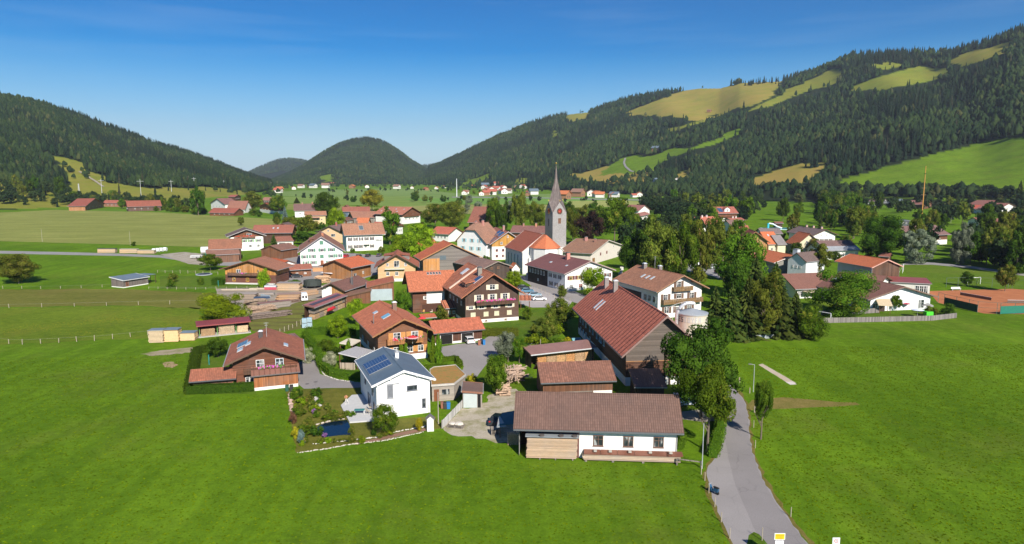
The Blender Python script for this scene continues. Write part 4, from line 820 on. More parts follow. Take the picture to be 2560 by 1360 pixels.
h = House('barn', 'honey coloured wooden barn with orange roof left of the pale chalet', 'barn', roof=tiles(R_ORANGE, moss=.1), walls=[(99, wood((.36, .165, .06)), 'wall')], trim=(.2, .1, .06), **fitC((878, 670), (938, 658), 4.6, (851, 650), side='B', ox=1.2, oy=1.2, zr=7.2, W=15))
row(h, 'R', (.2,), .8, w=1.6, h=1.3, frame=(.3, .3, .3)); h.win('R', .6, 1.4, .8, .9)
h = House('cottage', 'low brown-roofed cottage with a tall chimney behind the lumber shed', 'house', roof=tiles((.21, .115, .09), moss=.2), walls=[(99, wood((.46, .23, .08)), 'wall')], trim=(.09, .06, .05), **fitG((793, 724), (862.4, 727.5), 3.4, 708, L=17, ox=1.0, oy=1.0))
b = MB(); h.fb(b, 'F', 0, 3.4, -.1, 4.3, .004, .06); b.build('white_gable', pl, h.root); h.chim(3.0, 6.5, 2.2, .6, c=(.13, .12, .12)); h.pipe(3.1, 6.4, 4.2); row(h, 'R', (.3, .5, .7), 1.2)
# workshop with pale door
h = House('workshop', 'brown wooden workshop with a wide pale grey sliding door', 'workshop', roof=tiles((.46, .16, .085)), walls=[(99, wood((.235, .10, .05)), 'wall')], trim=(.2, .1, .06), M=(P(952, 752)[0], P(952, 752)[1]), rot=math.radians(12), W=8.4, L=11, ze=6.0, zr=6.0, zb=4.3, xr=-4.2, ox=.2, oy=.3)
b = MB(); h.fb(b, 'F', 1.0, 7.5, .05, 3.6, .005, .1); b.build('sliding_door', metalroof((.42, .50, .54), 30), h.root)
h = House('lean_to', 'low brown roofed lean-to between workshop and lumber shed', 'shed', roof=tiles((.28, .16, .1)), walls=[(99, wood(W_BRN), 'wall')], M=(P(895, 760)[0], P(895, 760)[1]), rot=math.radians(12), W=8.0, L=7, ze=4.0, zr=4.0, zb=2.4, xr=-4.0, ox=.3, oy=.3)
# lumber shed
a = fitE((786, 769), (868, 738), 3.6, 3.4, 0, .3, .3, zr=4.2); a['zb'] = 4.2; a['xr'] = -1.7
ls = House('lumber_shed', 'long open lumber shed with pink metal roof and stacked boards', 'shed', roof=metalroof((.44, .17, .15), .4), walls=[(99, wood(W_DARK), 'wall')], opens='RF', detail=1, **a)
b = MB(); ls.slope_box(b, -.6, .5, 1.0, ls.d-1.0, .05, .12); b.build('roof_panels', plain((.08, .06, .07), .4), ls.roof)
h = House('wood_hut', 'small honey coloured hut with dark roof beside the lumber shed', 'shed', roof=tiles((.17, .12, .10)), walls=[(99, wood((.50, .25, .08)), 'wall')], **fitG((761, 766), (795, 768), 2.7, 757, L=10, ox=.5, oy=.5))
# storage shed in front
rt5 = tiles((0.172, 0.112, 0.088), col=.3, row=.36, moss=.3, var=.12)
d = fitE((1283.8, 1071.8), (1710, 1082.7), 4.2, 9.5, 979, .9, .7)
st = House('storage_shed', 'long white storage shed with brown tiled roof in the foreground', 'shed', roof=rt5, walls=[(99, pl, 'wall')], gut=(.12, .13, .14), opens='R', detail=2, **d)
dd_ = st.d; k = dd_*.385
b = MB(); b.poly([(st.w/2, k, -.3), (st.w/2, dd_, -.3), (st.w/2, dd_, st.zroof(st.w/2)-.24), (st.w/2, k, st.zroof(st.w/2)-.24)]); b.poly([(st.w/2, k, -.3), (st.w/2, k, st.zroof(st.w/2)-.24), (-st.w/2, k, st.zroof(st.w/2)-.24), (-st.w/2, k, -.3)]); b.build('front_wall', pl, st.root); b = MB(); b.poly([(st.w/2-4.2, 0, -.3), (st.w/2-4.2, k, -.3), (st.w/2-4.2, k, 5.2), (st.w/2-4.2, 0, 5.2)]); b.build('inner_wall', wood(W_DARK), st.root)
b = MB(); st.fb(b, 'R', k-.25, k-.02, -.1, 3.8, -.1, .1); b.build('corner_post', plain((.16, .08, .07)), st.root)
for fr in (.505, .695, .885): st.win('R', fr, 1.75, 1.35, 1.5, frame=(.17, .10, .075))
b = MB(); b.tube([st.pt('R', dd_-.1, 3.7, .35), st.pt('R', dd_-.1, 3.2, .08), st.pt('R', dd_-.1, 0, .08)], .05); b.build('downpipe', plain((.2, .2, .2)), st.root)
def logs(b, x0, x1, y0, y1, z0, z1, r, rnd, ax='y', ends=7):
    z = z0+r; k = 0
    while z < z1:
        y = y0+r+(k % 2)*r
        while y < y1:
            q = r*rnd.uniform(.75, 1.0); i = rnd.uniform(-.06, .06)
            if ax == 'x': b.tube([(x0+i, y, z), (x1+i, y, z)], q, ends)
            else: b.tube([(y, x0+i, z), (y, x1+i, z)], q, ends)
            y += 2*r
        z += 1.75*r; k += 1
def boards(b, x0, x1, y0, y1, z0, z1, rnd, t=.12, gap=.05, horiz='x'):
    z = z0
    while z+t <= z1:
        j = rnd.uniform(-.12, .12); b.box(x0+j, x1+j, y0+rnd.uniform(-.03, .03), y1+rnd.uniform(-.03, .03), z, z+t); z += t+gap
rnd = random.Random(3)
def yardthing(name, label, cat, loc, rz, group=None): return empty(name, loc, rz, label, cat, group)
def front(h, a, n): v = h.root.matrix_basis @ Vector(h.pt('R', a, 0, n)); return (v.x, v.y, 0)
# keep matrices simple: rotate by hand
def loc(h, a, z, n, f='R'):
    p = h.pt(f, a, z, n); c, s_ = math.cos(h.root.rotation_euler[2]), math.sin(h.root.rotation_euler[2]); return (h.root.location[0]+p[0]*c-p[1]*s_, h.root.location[1]+p[0]*s_+p[1]*c, p[2])
e = yardthing('plank_stack', 'tall stack of pale planks under the left half of the long storage shed roof', 'lumber', loc(st, 2.6, 0, 1.0), st.root.rotation_euler[2]+math.pi/2)
wp = wood((.56, .40, .27), True, .09, .25); b = MB(); boards(b, -1.5, 5.2, -.1, 1.7, .25, 3.1, rnd, .1, .02); b.build('planks', wp, e)
b = MB(); [b.box(x, x+.16, -.1, 1.6, .0, .24) for x in (.2, 2.3, 4.6)]; b.build('bearers', wood(W_GREY), e)
b = MB(); b.box(-1.7, 5.5, -.25, 1.8, 3.22, 3.28); b.build('cover_sheet', metalroof((.38, .42, .45), .3), e)
for k in range(3):
    b = MB(); b.cone((.5+k*2.2+(k == 1)*.4, .1, 0), .36, .36, 3.29, 3.48, 14); b.build('old_tyre', plain((.10, .085, .08), .9), e)
e = yardthing('timber_stack', 'long low stack of beams covered with brown sheets along the white shed wall', 'lumber', loc(st, k*0+dd_*.4, 0, 1.1), st.root.rotation_euler[2]+math.pi/2)
b = MB(); boards(b, .2, 13.0, -.1, 1.0, .2, .95, rnd, .16, .03); b.build('beams', wood((.50, .38, .28), True, .2), e)
b = MB(); [b.box(x, x+.3, -.2, 1.0, 0, .19) for x in (.4, 4, 8, 12.4)]; b.build('bearers', wood(W_GREY), e)
b = MB(); [b.hexa([(x, -.1, 1.0), (x+2.2, -.1, 1.0), (x+2.2, .95, 1.25), (x, .95, 1.25), (x, -.1, 1.05), (x+2.2, -.1, 1.05), (x+2.2, .95, 1.3), (x, .95, 1.3)]) for x in (.3, 2.55, 4.8, 7.05, 9.3, 11.2)]; b.build('cover_sheets', metalroof((.24, .10, .065), .3), e)
b = MB(); [b.box(x, x+.4, .0, .5, 1.32, 1.5) for x in (1.6, 3.6, 6.2, 8.9, 11.6)]; b.build('weights', plain((.42, .38, .34), .9), e)
e = yardthing('hand_rail', 'short grey pole barrier at the right end of the timber stack', 'barrier', loc(st, dd_+.3, 0, 1.6), st.root.rotation_euler[2]+math.pi/2)
b = MB(); b.bar((-.6, 0, .9), (2.6, -.5, .75), .12); b.bar((2.5, -.5, 0), (2.5, -.5, .9), .12); b.bar((-.5, 0, 0), (-.5, 0, 1.0), .14); b.build('rails', wood(W_GREY), e)
# lean-to and things at the left end of the storage shed
e = yardthing('firewood_pile', 'small pile of split logs at the left end of the storage shed', 'firewood', (P(1283, 1106)[0], P(1283, 1106)[1], 0), .1); b = MB(); logs(b, -1.0, 0.1, -.9, 1.0, 0, 1.5, .13, rnd, 'y', 6); b.build('logs', plain((.50, .33, .20), .9, var=.4, ns=6), e)
e = yardthing('canvas_shelter', 'dark teal tarpaulin shelter leaning on the left end of the storage shed', 'shelter', (P(1266, 1085)[0], P(1266, 1085)[1], 0), .05)
b = MB(); b.hexa([(-1.2, -1.6, 1.9), (1.3, -1.8, 2.2), (1.4, 2.6, 2.6), (-.6, 2.8, 2.2), (-1.2, -1.6, 1.97), (1.3, -1.8, 2.27), (1.4, 2.6, 2.67), (-.6, 2.8, 2.27)]); b.build('tarpaulin', plain((.02, .09, .12), .5), e); b = MB(); [b.bar(p, (p[0], p[1], z), .12) for p, z in (((-1, -1.4, 0), 1.9), ((1.2, -1.6, 0), 2.2), ((1.3, 2.4, 0), 2.6), ((-.5, 2.5, 0), 2.2))]; b.build('posts', wood(W_BRN), e)
b = MB(); b.hexa([(-1.5, -1.9, 1.75), (-.1, -2.0, 1.85), (-.9, .6, 2.5), (-1.1, .6, 2.5), (-1.5, -1.9, 1.8), (-.1, -2.0, 1.9), (-.9, .6, 2.55), (-1.1, .6, 2.55)]); b.build('corrugated_sheet', metalroof((.4, .42, .43), .2), e)
for lb, px, py, n in (('stack of grey pallets left of the tarpaulin shelter', 1238, 1085, 5), ('low pallet with pale sacks beside the white garden wall', 1140, 1068, 2)):
    e = yardthing('pallet_stack', lb, 'pallets', (P(px, py)[0], P(px, py)[1], 0), .1 if n == 5 else -.25)
    for q in range(n):
        b = MB(); w2 = .65 if n == 5 else 1.3
        for s_ in range(5): b.box(-w2, w2, -.6+s_*.27, -.6+s_*.27+.15, q*.2+.14, q*.2+.17)
        for s_ in (-1, 0, 1): b.box(s_*w2*.85-.06, s_*w2*.85+.06, -.6, .63, q*.2, q*.2+.137)
        b.build('pallet', wood((.30, .26, .22), True), e)
    if n == 2: b = MB(); b.ball((-.6, 0, .55), .55, 8, 5, .2, rnd, .35); b.ball((.5, .05, .6), .7, 8, 5, .2, rnd, .35); b.build('sacks', plain((.6, .55, .48)), e)
# middle barn, firewood shed, lean-to
mb_ = House('wood_barn', 'brown board barn with tiled roof behind the storage shed', 'barn', roof=tiles((0.25, 0.13, 0.09), col=.4, moss=.4), walls=[(99, wood((.17, .075, .04), False, .2), 'wall')], gut=(.12, .13, .14), **fitE((1352, 957), (1541.7, 951), 3.4, 9.0, 907, .7, .5, zr=5.6))
b = MB(); mb_.fb(b, 'R', mb_.d*.72, mb_.d-.1, -.1, 1.5, .004, .06); b.build('white_base', pl, mb_.root); b = MB(); mb_.fb(b, 'R', 0, mb_.d*.71, 1.35, 1.5, .004, .08); b.build('rail', wood(W_GREY, True), mb_.root)
fd = mono((1327, 886.5), (1492.3, 868), 3.0, 4.2, 3.7, .6, .4)
fs = House('firewood_shed', 'open shed with rusty pink roof filled with stacked firewood beside the big barn', 'shed', roof=metalroof((.36, .20, .165), .25), walls=[(99, wood(W_DARK), 'wall')], opens='R', gut=(.5, .52, .54), **fd)
for k in range(6):
    e = empty('firewood_stack', loc(fs, 1.6+k*2.15, 0, -.55), fs.root.rotation_euler[2]+math.pi/2, ['leftmost', 'second', 'third', 'fourth', 'fifth', 'rightmost'][k]+' bay of stacked orange firewood in the open shed beside the big barn', 'firewood', 'firewood bays of the open shed')
    b = MB(); logs(b, 0, .8, 0, 2.0, 0, 2.45, .12, rnd, 'y', 6); b.build('logs', plain([(.58, .30, .13), (.50, .33, .20), (.60, .36, .18)][k % 3], .9, var=.45, ns=5), e)
    b = MB(); b.box(2.03, 2.12, -.05, .75, 0, 2.7); b.build('post', wood((.5, .35, .2)), e)
tn = House('tin_shed', 'small grey board shed with rusty corrugated roof and pale door', 'shed', roof=metalroof((.26, .16, .11), .18), walls=[(99, wood((.33, .29, .25), False, .16), 'wall')], trim=(.25, .12, .08), gut=(.3, .28, .25), **(lambda a: (a.update(zb=3.0, xr=-a['W']/2), a)[-1])(dict(M=(P(1181, 1021)[0], P(1181, 1021)[1]), rot=math.radians(2), W=3.4, L=5.2, ze=2.7, zr=3.0, ox=.12, oy=.25)))
b = MB(); tn.fb(b, 'F', .1, 2.35, .05, 2.45, .005, .06); b.build('sliding_door', metalroof((.50, .56, .56), 30), tn.root); b = MB(); tn.fb(b, 'F', 2.45, 2.95, .05, 2.3, .005, .02); b.build('dark_panel', shade_black, tn.root)  # narrow black slab beside the door paints the unlit inside
# polygonal garden building with sedum roof
pts = [P(1078, 964, 2.9), P(1136, 960, 2.9), P(1165, 937, 2.9), P(1139, 912.5, 2.9), P(1084, 918, 2.9), P(1074, 924, 2.9)]; cen = sum(pts)/6
e = empty('garden_building', (cen[0], cen[1], 0), 0, 'flat garden building with orange-green sedum roof behind the white modern house', 'garden building'); q = [(p[0]-cen[0], p[1]-cen[1]) for p in pts]
b = MB(); n = len(q)
for i in range(n): b.poly([(q[i][0]*.96, q[i][1]*.96, -.1), (q[(i+1) % n][0]*.96, q[(i+1) % n][1]*.96, -.1), (q[(i+1) % n][0]*.96, q[(i+1) % n][1]*.96, 2.72), (q[i][0]*.96, q[i][1]*.96, 2.72)])
b.build('wall', wood((.38, .33, .28), True, .2, .15), e)
b = MB(); b.poly([(x, y, 2.88) for x, y in q]); b.poly([(x, y, 2.7) for x, y in q][::-1])
for i in range(n): j = (i+1) % n; b.hexa([(q[i][0], q[i][1], 2.69), (q[j][0], q[j][1], 2.69), (q[j][0]*.96, q[j][1]*.96, 2.69), (q[i][0]*.96, q[i][1]*.96, 2.69), (q[i][0], q[i][1], 3.02), (q[j][0], q[j][1], 3.02), (q[j][0]*.96, q[j][1]*.96, 3.02), (q[i][0]*.96, q[i][1]*.96, 3.02)])
b.build('parapet', plain((.48, .45, .41)), e)
t = NT('sedum'); nn = t.noise(1.2, 5, .75); t.color(t.ramp(nn, [(.3, (.16, .18, .03)), (.5, (.33, .20, .06)), (.7, (.42, .17, .05))])).rough(.95); t.bump(t.noise(6, 3), .1)
b = MB(); b.poly([(x*.955, y*.955, 2.95) for x, y in q]); b.build('sedum_roof', t.m, e)
ang = math.atan2(q[1][1]-q[0][1], q[1][0]-q[0][0])
for nm, px0, px1, z0, z1, m in (('door', 1083, 1096, .05, 2.1, wood((.2, .07, .03))), ('window', 1103, 1122, 1.1, 2.0, glass())):
    A3, B3 = np.array(q[0]), np.array(q[1]); L0 = np.linalg.norm(B3-A3); u = (B3-A3)/L0; f0, f1 = (px0-1078)/58*L0, (px1-1078)/58*L0; nrm = np.array([u[1], -u[0]])
    o1 = .96; A4 = A3*o1; b = MB(); c = [A4+u*f0+nrm*.04, A4+u*f1+nrm*.04, A4+u*f1+nrm*.005, A4+u*f0+nrm*.005]; b.hexa([(p[0], p[1], z0) for p in c]+[(p[0], p[1], z1) for p in c]); b.build(nm, m, e)
# big barn
rtb = tiles((0.60, 0.205, 0.125), col=.34, row=.5, moss=.08, seam=1.65)
d = fitC((1555, 891), (1431, 770), 6.0, (1669, 789), ox=1.2, oy=1.6)
d['W'] *= 1.0
bb = House('great_barn', 'great dark barn with ribbed red roof, two skylights and two chimneys', 'barn', roof=rtb, walls=[(1.6, pl, 'plinth'), (4.6, wood((.13, .06, .035), True, .2), 'wall'), (99, wood((.15, .12, .10), True, .22), 'gable_shingles')], trim=(.25, .16, .14), gut=(.08, .08, .09), th=.3, **d)
print('bigbarn', bb.W, bb.L, bb.zr)
for k, fr in enumerate((.06, .13, .2, .30, .37, .46, .55)):
    bb.win('L', fr, 3.4, 1.1, 1.6, frame=(.45, .6, .65)); 
    if k < 4: bb.win('L', fr+.01, 1.0, 1.0, 1.3, frame=(.45, .6, .65))
    if k > 4: bb.win('L', fr+.06, 3.4, 1.1, 1.6, frame=(.45, .6, .65))
bb.skyl(-4.6, bb.L-13.5, 2.2, .75); bb.skyl(-4.6, bb.L-15.5, 2.2, .75); bb.chim(-1.3, bb.L-7.5, 2.2, .95, c=(.25, .22, .21), cap=(.6, .62, .65)); bb.chim(-1.0, bb.L-14.5, 2.2, .95, c=(.25, .22, .21), cap=(.6, .62, .65))
b = MB(); bb.fb(b, 'F', 0, bb.w, 4.5, 4.65, .005, .12); b.build('gable_beam', wood((.33, .17, .08), True), bb.root)
b = MB(); [bb.fb(b, 'F', a_, a_+.22, 0, 6.4, .13, .35) for a_ in (7.2, 8.1)]; b.build('gable_posts', wood((.16, .09, .06)), bb.root)
la = House('lean_to_shed', 'dark low roof at the near end of the great barn in the tree shade', 'shed', roof=metalroof((.13, .085, .08), .4), walls=[(99, wood(W_DARK), 'wall')], opens='', **mono((1586, 967), (1668, 967), 2.9, 6.5, 4.2))
# silo
sp_ = P(1726, 905); R_ = 3.05; zt = hz(sp_[0], sp_[1]-R_, 788)
print('silo', sp_, zt)
e = empty('silo', (sp_[0], sp_[1], 0), 0, 'weathered round tower silo with faded lettering and conical grey lid', 'silo')
t = NT('silo_shell'); o_ = t.sep(); n1 = t.noise(1.0, 5, .7, t.map((1.5, 1.5, .12))); n2 = t.noise(.5, 4, .7)
bc = t.ramp(n2, [(.3, (.50, .43, .31)), (.7, (.58, .53, .43))]); bc = t.mix(t.ramp(n1, [(.42, 0.0), (.62, .75)]), bc, (.55, .55, .53)); zb_ = t.ramp(t.math('FRACT', t.math('MULTIPLY', o_[2], 1/1.25)), [(0, 1.0), (.03, 1.0), (.05, 0.0)]); t.color(t.mix(zb_, bc, (.35, .30, .24))).rough(.7); t.bump(zb_, .03)
b = MB(); b.cone((0, 0, 0), R_, R_, -.2, zt, 48, cap=False); b.build('shell', t.m, e, True)
b = MB(); b.cone((0, 0, 0), R_+.12, .05, zt, zt+.85, 24); b.cone((0, 0, 0), R_+.12, R_+.12, zt-.2, zt-.001, 48); b.build('lid', metalroof((.40, .43, .46), 50), e)
FONT = {'E': ['111', '100', '110', '100', '111'], 'S': ['111', '100', '111', '001', '111'], 'T': ['111', '010', '010', '010', '010'], 'O': ['111', '101', '101', '101', '111'], 'Y': ['101', '101', '010', '010', '010'], 'F': ['111', '100', '110', '100', '100'], 'N': ['101', '111', '111', '101', '101']}
def silotext(txt, a0, col, zc, hgt, nm):
    b = MB(); ps = hgt/5
    for i, ch in enumerate(txt):
        for r, line in enumerate(FONT[ch]):
            for c_, v in enumerate(line):
                if v == '1':
                    a_ = a0+(i*4.2+c_)*ps*.82/R_; a2 = a_+ps*.82/R_*1.02; z1 = zc-r*ps; z0 = z1-ps*1.02; r0, r1 = R_+.004, R_+.02
                    f = lambda aa, rr, zz: (rr*math.cos(aa), rr*math.sin(aa), zz)
                    b.hexa([f(a_, r1, z0), f(a2, r1, z0), f(a2, r0, z0), f(a_, r0, z0), f(a_, r1, z1), f(a2, r1, z1), f(a2, r0, z1), f(a_, r0, z1)])
    b.build(nm, plain(col, .8), e)
silotext('ES', math.radians(198), (.13, .13, .14), zt-.55, 1.05, 'lettering'); silotext('TOYFN', math.radians(198)+8.4*.21*.82/R_, (.42, .42, .43), zt-.55, 1.05, 'faded_lettering')
b = MB(); pc = []
for k in range(13): a_ = math.pi*k/12*.62; pc.append((-R_-.35+2.6*(1-math.cos(a_)), -.9, zt-.8+2.9*math.sin(a_)))
b.tube([(-R_-.35, -.9, -.1)]+pc, .34, 10); b.build('filling_pipe', plain((.55, .56, .58), .35, .5), e)
b = MB(); [b.cone((-R_-.35, -.9), .40, .40, z, z+.1, 12) for z in (1, 3, 5, 7, zt-1.2)]; b.build('pipe_bands', plain((.35, .36, .38), .4, .5), e)
b = MB()
for k in range(8): z = k*1.0+.5; b.bar((-R_-1.9, -.6, z), (-R_-.9, -.4, z), .09)
b.bar((-R_-1.9, -.6, 0), (-R_-1.9, -.6, zt+1.2), .07); b.bar((-R_-1.0, -.4, 0), (-R_-1.0, -.4, zt+1.2), .07)
rail = [(-R_-1.9+.5*k, -.9, zt+1.2+1.2*math.sin(min(1, k/8)*math.pi/2)) for k in range(11)]
for q in range(10): b.bar(rail[q], rail[q+1], .06)
for q in (2, 5, 8, 10): b.bar(rail[q], (rail[q][0], rail[q][1], rail[q][2]-1.1), .05)
b.build('ladder', plain((.66, .66, .67), .4, .3), e)
# small hut, wood sheds and lumber at the left
h = House('garden_shed', 'grey board hut with slate coloured single slope roof in the left pasture', 'shed', roof=metalroof((.20, .25, .29), .6), walls=[(.3, pl, 'plinth'), (99, wood((.20, .165, .15), False, .16), 'wall')], trim=(.65, .65, .66), gut=(.6, .6, .6), **mono((308, 701), (374, 691), 2.7, 7.0, 3.5, .5, .3))
h.win('R', .15, .5, .9, 1.6, frame=(.35, .12, .05)); b = MB(); b.box(-3, 2.9, h.d+.3, h.d+3.4, 3.05, 3.13); b.build('porch_roof', metalroof((.20, .25, .29), .6), h.root); b = MB(); [b.box(x, x+.14, h.d+3.1, h.d+3.24, 0, 3.04) for x in (-2.8, 0, 2.6)]; b.build('posts', wood(W_DARK), h.root)
rs_ = House('wood_shed', 'open wood shed with dark red single slope roof below the round bush', 'shed', roof=metalroof((.30, .07, .075), .4), walls=[(99, wood((.16, .06, .04)), 'wall')], opens='R', trim=(.3, .08, .08), gut=(.3, .08, .08), **mono((491, 815), (627, 802.5), 2.9, 4.0, 3.3, .3, .4))
b = MB(); b.box(rs_.w/2-3.4, rs_.w/2+.5, -.4, rs_.d+.3, -.1, .12); b.build('slab', plain((.45, .43, .40)), rs_.root)
for k, (y0, y1, hh, c) in enumerate(((.5, 3.6, 1.7, (.46, .30, .17)), (4.4, 8.0, 2.4, (.56, .42, .28)), (8.6, 11.0, 1.7, (.58, .43, .27)))):
    e = empty('firewood_stack', loc(rs_, y0, .12, -.5), rs_.root.rotation_euler[2]+math.pi/2, ['low crate of split wood in the left bay of the red-roofed shed', 'tall pile of pale split wood in the middle bay of the red-roofed shed', 'stack of pale boards in the right bay of the red-roofed shed'][k], 'firewood')
    b = MB(); 
    if k < 2: logs(b, 0, .9, 0, y1-y0, 0, hh, .12, rnd, 'y', 6)
    else: boards(b, 0, y1-y0, 0, 1.0, .1, hh, rnd, .1, .02)
    b.build('logs' if k < 2 else 'boards', plain(c, .9, var=.45, ns=5), e)
    b = MB(); b.box(-.35, -.22, .3, .45, -.1, 2.7); b.build('post', plain((.16, .35, .10)), e)
for k, (x0, x1, yb, hh, lb, c) in enumerate(((372, 410, 858, 2.9, 'slatted stack of pale boards with grey lid, leftmost by the wood shed', (.64, .50, .33)), (411, 448, 856, 2.9, 'smooth pale yellow block of boards in the middle by the wood shed', (.68, .47, .25)), (450, 488, 853, 1.9, 'lower stack of boards with blue-grey cover next to the wood shed', (.66, .46, .26)))):
    p0, p1 = P(x0, yb), P(x1, yb-1); L0 = np.linalg.norm(p1-p0)-.15; e = empty('board_stack', (p0[0], p0[1], 0), math.atan2(p1[1]-p0[1], p1[0]-p0[0]), lb, 'lumber')
    b = MB(); boards(b, 0, L0, 0, 2.4, 0.12, hh, rnd, .16 if k == 0 else .22, .13 if k == 0 else .015) ; b.build('boards', plain(c, .85), e)
    if k == 0: b = MB(); b.box(.15, L0-.15, .1, 2.3, .05, hh-.05); b.build('spacers', plain((.25, .19, .13)), e)
    b = MB(); b.box(-.1, L0+.1, -.1, 2.5, hh+.003, hh+.07); b.build('cover', metalroof((.25, .30, .34), .5), e)
# ------------------------------------------------------------------ the rest of the village
GREEN_S = (.10, .24, .16)
def H(name, label, roof, walls, fit, cat='house', **k):
    if not isinstance(walls, list): walls = [(99, walls, 'wall')]
    return House(name, label, cat, roof=roof, walls=walls, **k, **fit)
# chalet left with pink awnings
a = fitG((548, 673), (693.6, 675.6), 5.2, 651, L=13, ox=1.4, oy=1.3)
h = H('chalet', 'honey and brown chalet with pink balcony flowers beside the round trampoline', tiles((.37, .18, .11), moss=.3), [(3.2, wood((.15, .06, .04), True), 'wall'), (99, wood((.50, .23, .065), False, .3), 'gable_boarding')], a, trim=(.16, .08, .05))
YF = (.62, .34, .05)
row(h, 'F', (.17, .44, .68), .9, w=1.1, h=1.2, frame=YF); h.win('F', .27, 3.5, 1.6, 1.6, frame=(.7, .7, .68)); h.win('F', .66, 3.9, 1.0, 1.3, frame=YF)
bo = h.balc('F', .08, .80, 3.1, depth=1.2, c=(.16, .09, .06)); h.flow('F', 6.0, 9.5, 4.0, 1.2, MAUVE, bo, 4)
b = MB(); h.fb(b, 'F', .5, h.w-.3, 0, .35, .005, 1.4); b.build('terrace', plain((.62, .6, .58)), h.root)
h = H('outbuilding', 'low red tiled outbuilding behind the honey coloured chalet', tiles(R_RED), pl, fitE((660, 655), (702, 662), 2.8, 7, 0, .6, .5, zr=4.2))
# brown barn top left
h = H('barn', 'brown barn with two-step tiled roof next to the teal tank', tiles((.34, .165, .10), moss=.35), wood((.15, .075, .05)), fitE((520, 624), (605, 621), 5.4, 16, 596, .6, .6, zr=9.2), cat='barn')
h2 = H('skirt_roof', 'lower lean-to roof in front of the brown barn', tiles((.30, .17, .12)), wood((.20, .10, .06)), mono((516, 638), (600, 634), 3.6, 6.5, 5.4), cat='barn')
e = empty('tank', (P(513, 640)[0], P(513, 640)[1], 0), .2, 'white round tank with teal tarpaulin at the left end of the brown barn', 'tank'); b = MB(); b.tube([(-2.2, 2, 2.6), (2.2, 2.6, 2.6)], 1.6, 14); b.build('vessel', plain((.7, .7, .72), .4), e); b = MB(); b.hexa([(.2, -1, 0), (3.0, -1, 0), (3.0, 1, 0), (.2, 1, 0), (.8, -.8, 3.2), (3.0, -.8, 3.2), (3.0, 1, 3.2), (.8, 1, 3.2)]); b.build('tarpaulin', plain((.03, .32, .24), .5), e)
# white house with red balcony flowers
h = H('farmhouse', 'white farmhouse with a band of red flowers on its brown balcony', tiles(R_GREY, moss=.2), [(7.0, plaster((.80, .79, .80)), 'wall'), (99, wood(W_BRN), 'gable_boarding')], fitG((567, 592), (666, 588.5), 7.5, 573, L=16, ox=1.5, oy=1.5), trim=(.35, .33, .32))
bo = h.balc('F', .12, .76, 6.6, c=(.25, .11, .06)); h.flow('F', 2.0, 11.5, 7.5, 1.2, [(.62, .06, .03), (.5, .1, .05)], bo, 5); h.win('F', .58, 7.2, 2.4, 1.6)
row(h, 'F', (.42, .62, .85), 4.3, w=1.4, h=1.3, sh=(.18, .34, .16)); row(h, 'F', (.22, .6, .84), 1.7, w=1.3, h=1.3); row(h, 'R', (.3, .6), 3.6)
h = H('barn', 'long red-brown barn roof behind the white farmhouse', tiles((.34, .14, .095), moss=.3), wood(W_DARK), fitE((628, 583), (731, 582), 6.0, 15, 564, 1, 1, zr=10), cat='barn'); h.skyl(3, h.d*.5, 1.2, .8); h.skyl(3, h.d*.62, 1.2, .8)
h = H('garage', 'brown tiled garage with white frame below the long red-brown roof', tiles((.34, .155, .10)), pl, mono((690, 604), (735, 602), 3.6, 8, 5.6), cat='garage'); h.door('R', .72, 3.2, 2.6, c=(.42, .26, .12)); b = MB(); h.fb(b, 'R', 1.2, 4.6, .0, 2.7, .004, .03); b.build('dark_panel', shade_black, h.root)  # black slab on the wall paints the dark inside of the garage
h = H('house', 'brown roofed house with yellow gable peak behind the long barn', tiles(R_GREY), wood((.45, .22, .06)), fitG((682, 570), (730, 570), 6, 558, L=12), detail=1)
h = H('shed', 'brown board shed leaning against the house with green shutters', tiles((.26, .15, .11)), wood((.21, .09, .045)), fitE((702, 626), (748, 619), 4.2, 12, 0, .5, .5, zr=6.2), cat='shed')
# the house with green shutters
h = H('farmhouse', 'big white gabled house with green shutters', tiles((.33, .175, .115), moss=.35), plaster((.82, .82, .80)), fitG((744, 631.5), (863.5, 628), 5.9, 591.5, L=30, ox=1.0, oy=1.2), trim=(.35, .32, .31))
h.win('F', .5, 9.0, 1.5, 1.5, frame=GREEN_S, panem=plain(GREEN_S, .6), cross=False); row(h, 'F', (.27, .51, .73), 5.9, w=1.5, h=1.4, sh=GREEN_S, shw=.75)
row(h, 'F', (.10, .28, .73, .90), 3.2, w=1.4, h=1.4, sh=GREEN_S, shw=.7); h.win('F', .5, 3.2, 1.5, 1.4, frame=GREEN_S, panem=plain(GREEN_S, .6), cross=False)
row(h, 'F', (.12, .3, .67, .86), .7, w=1.4, h=1.3, sh=GREEN_S, shw=.6); h.door('F', .5, 1.3, 2.2, c=(.35, .12, .06)); row(h, 'L', (.2, .4, .6, .8), 3.2); h.chim(.6, 8, 1.4, .9, c=(.4, .17, .1)); h.dormer(-1, 14, 9, 1.2, .5, roof=tiles((.33, .175, .115), moss=.35), nwin=3)
h = H('garden_wall', 'low tan brick garden wall in front of the house with green shutters', plain((.45, .25, .13)), plain((.52, .27, .13)), fitE((781, 670), (838, 668), 1.5, .9, 0, .05, .05, zr=1.62), cat='wall', detail=0)
h = H('garage', 'little red roofed garage with dark car in front beside the garden wall', tiles((.36, .15, .10)), wood((.24, .10, .05)), fitE((724, 675), (782, 671.6), 2.9, 7, 661, .8, .5, zr=4.4), cat='garage'); row(h, 'R', (.3, .7), 1.0, w=.9, h=.6)
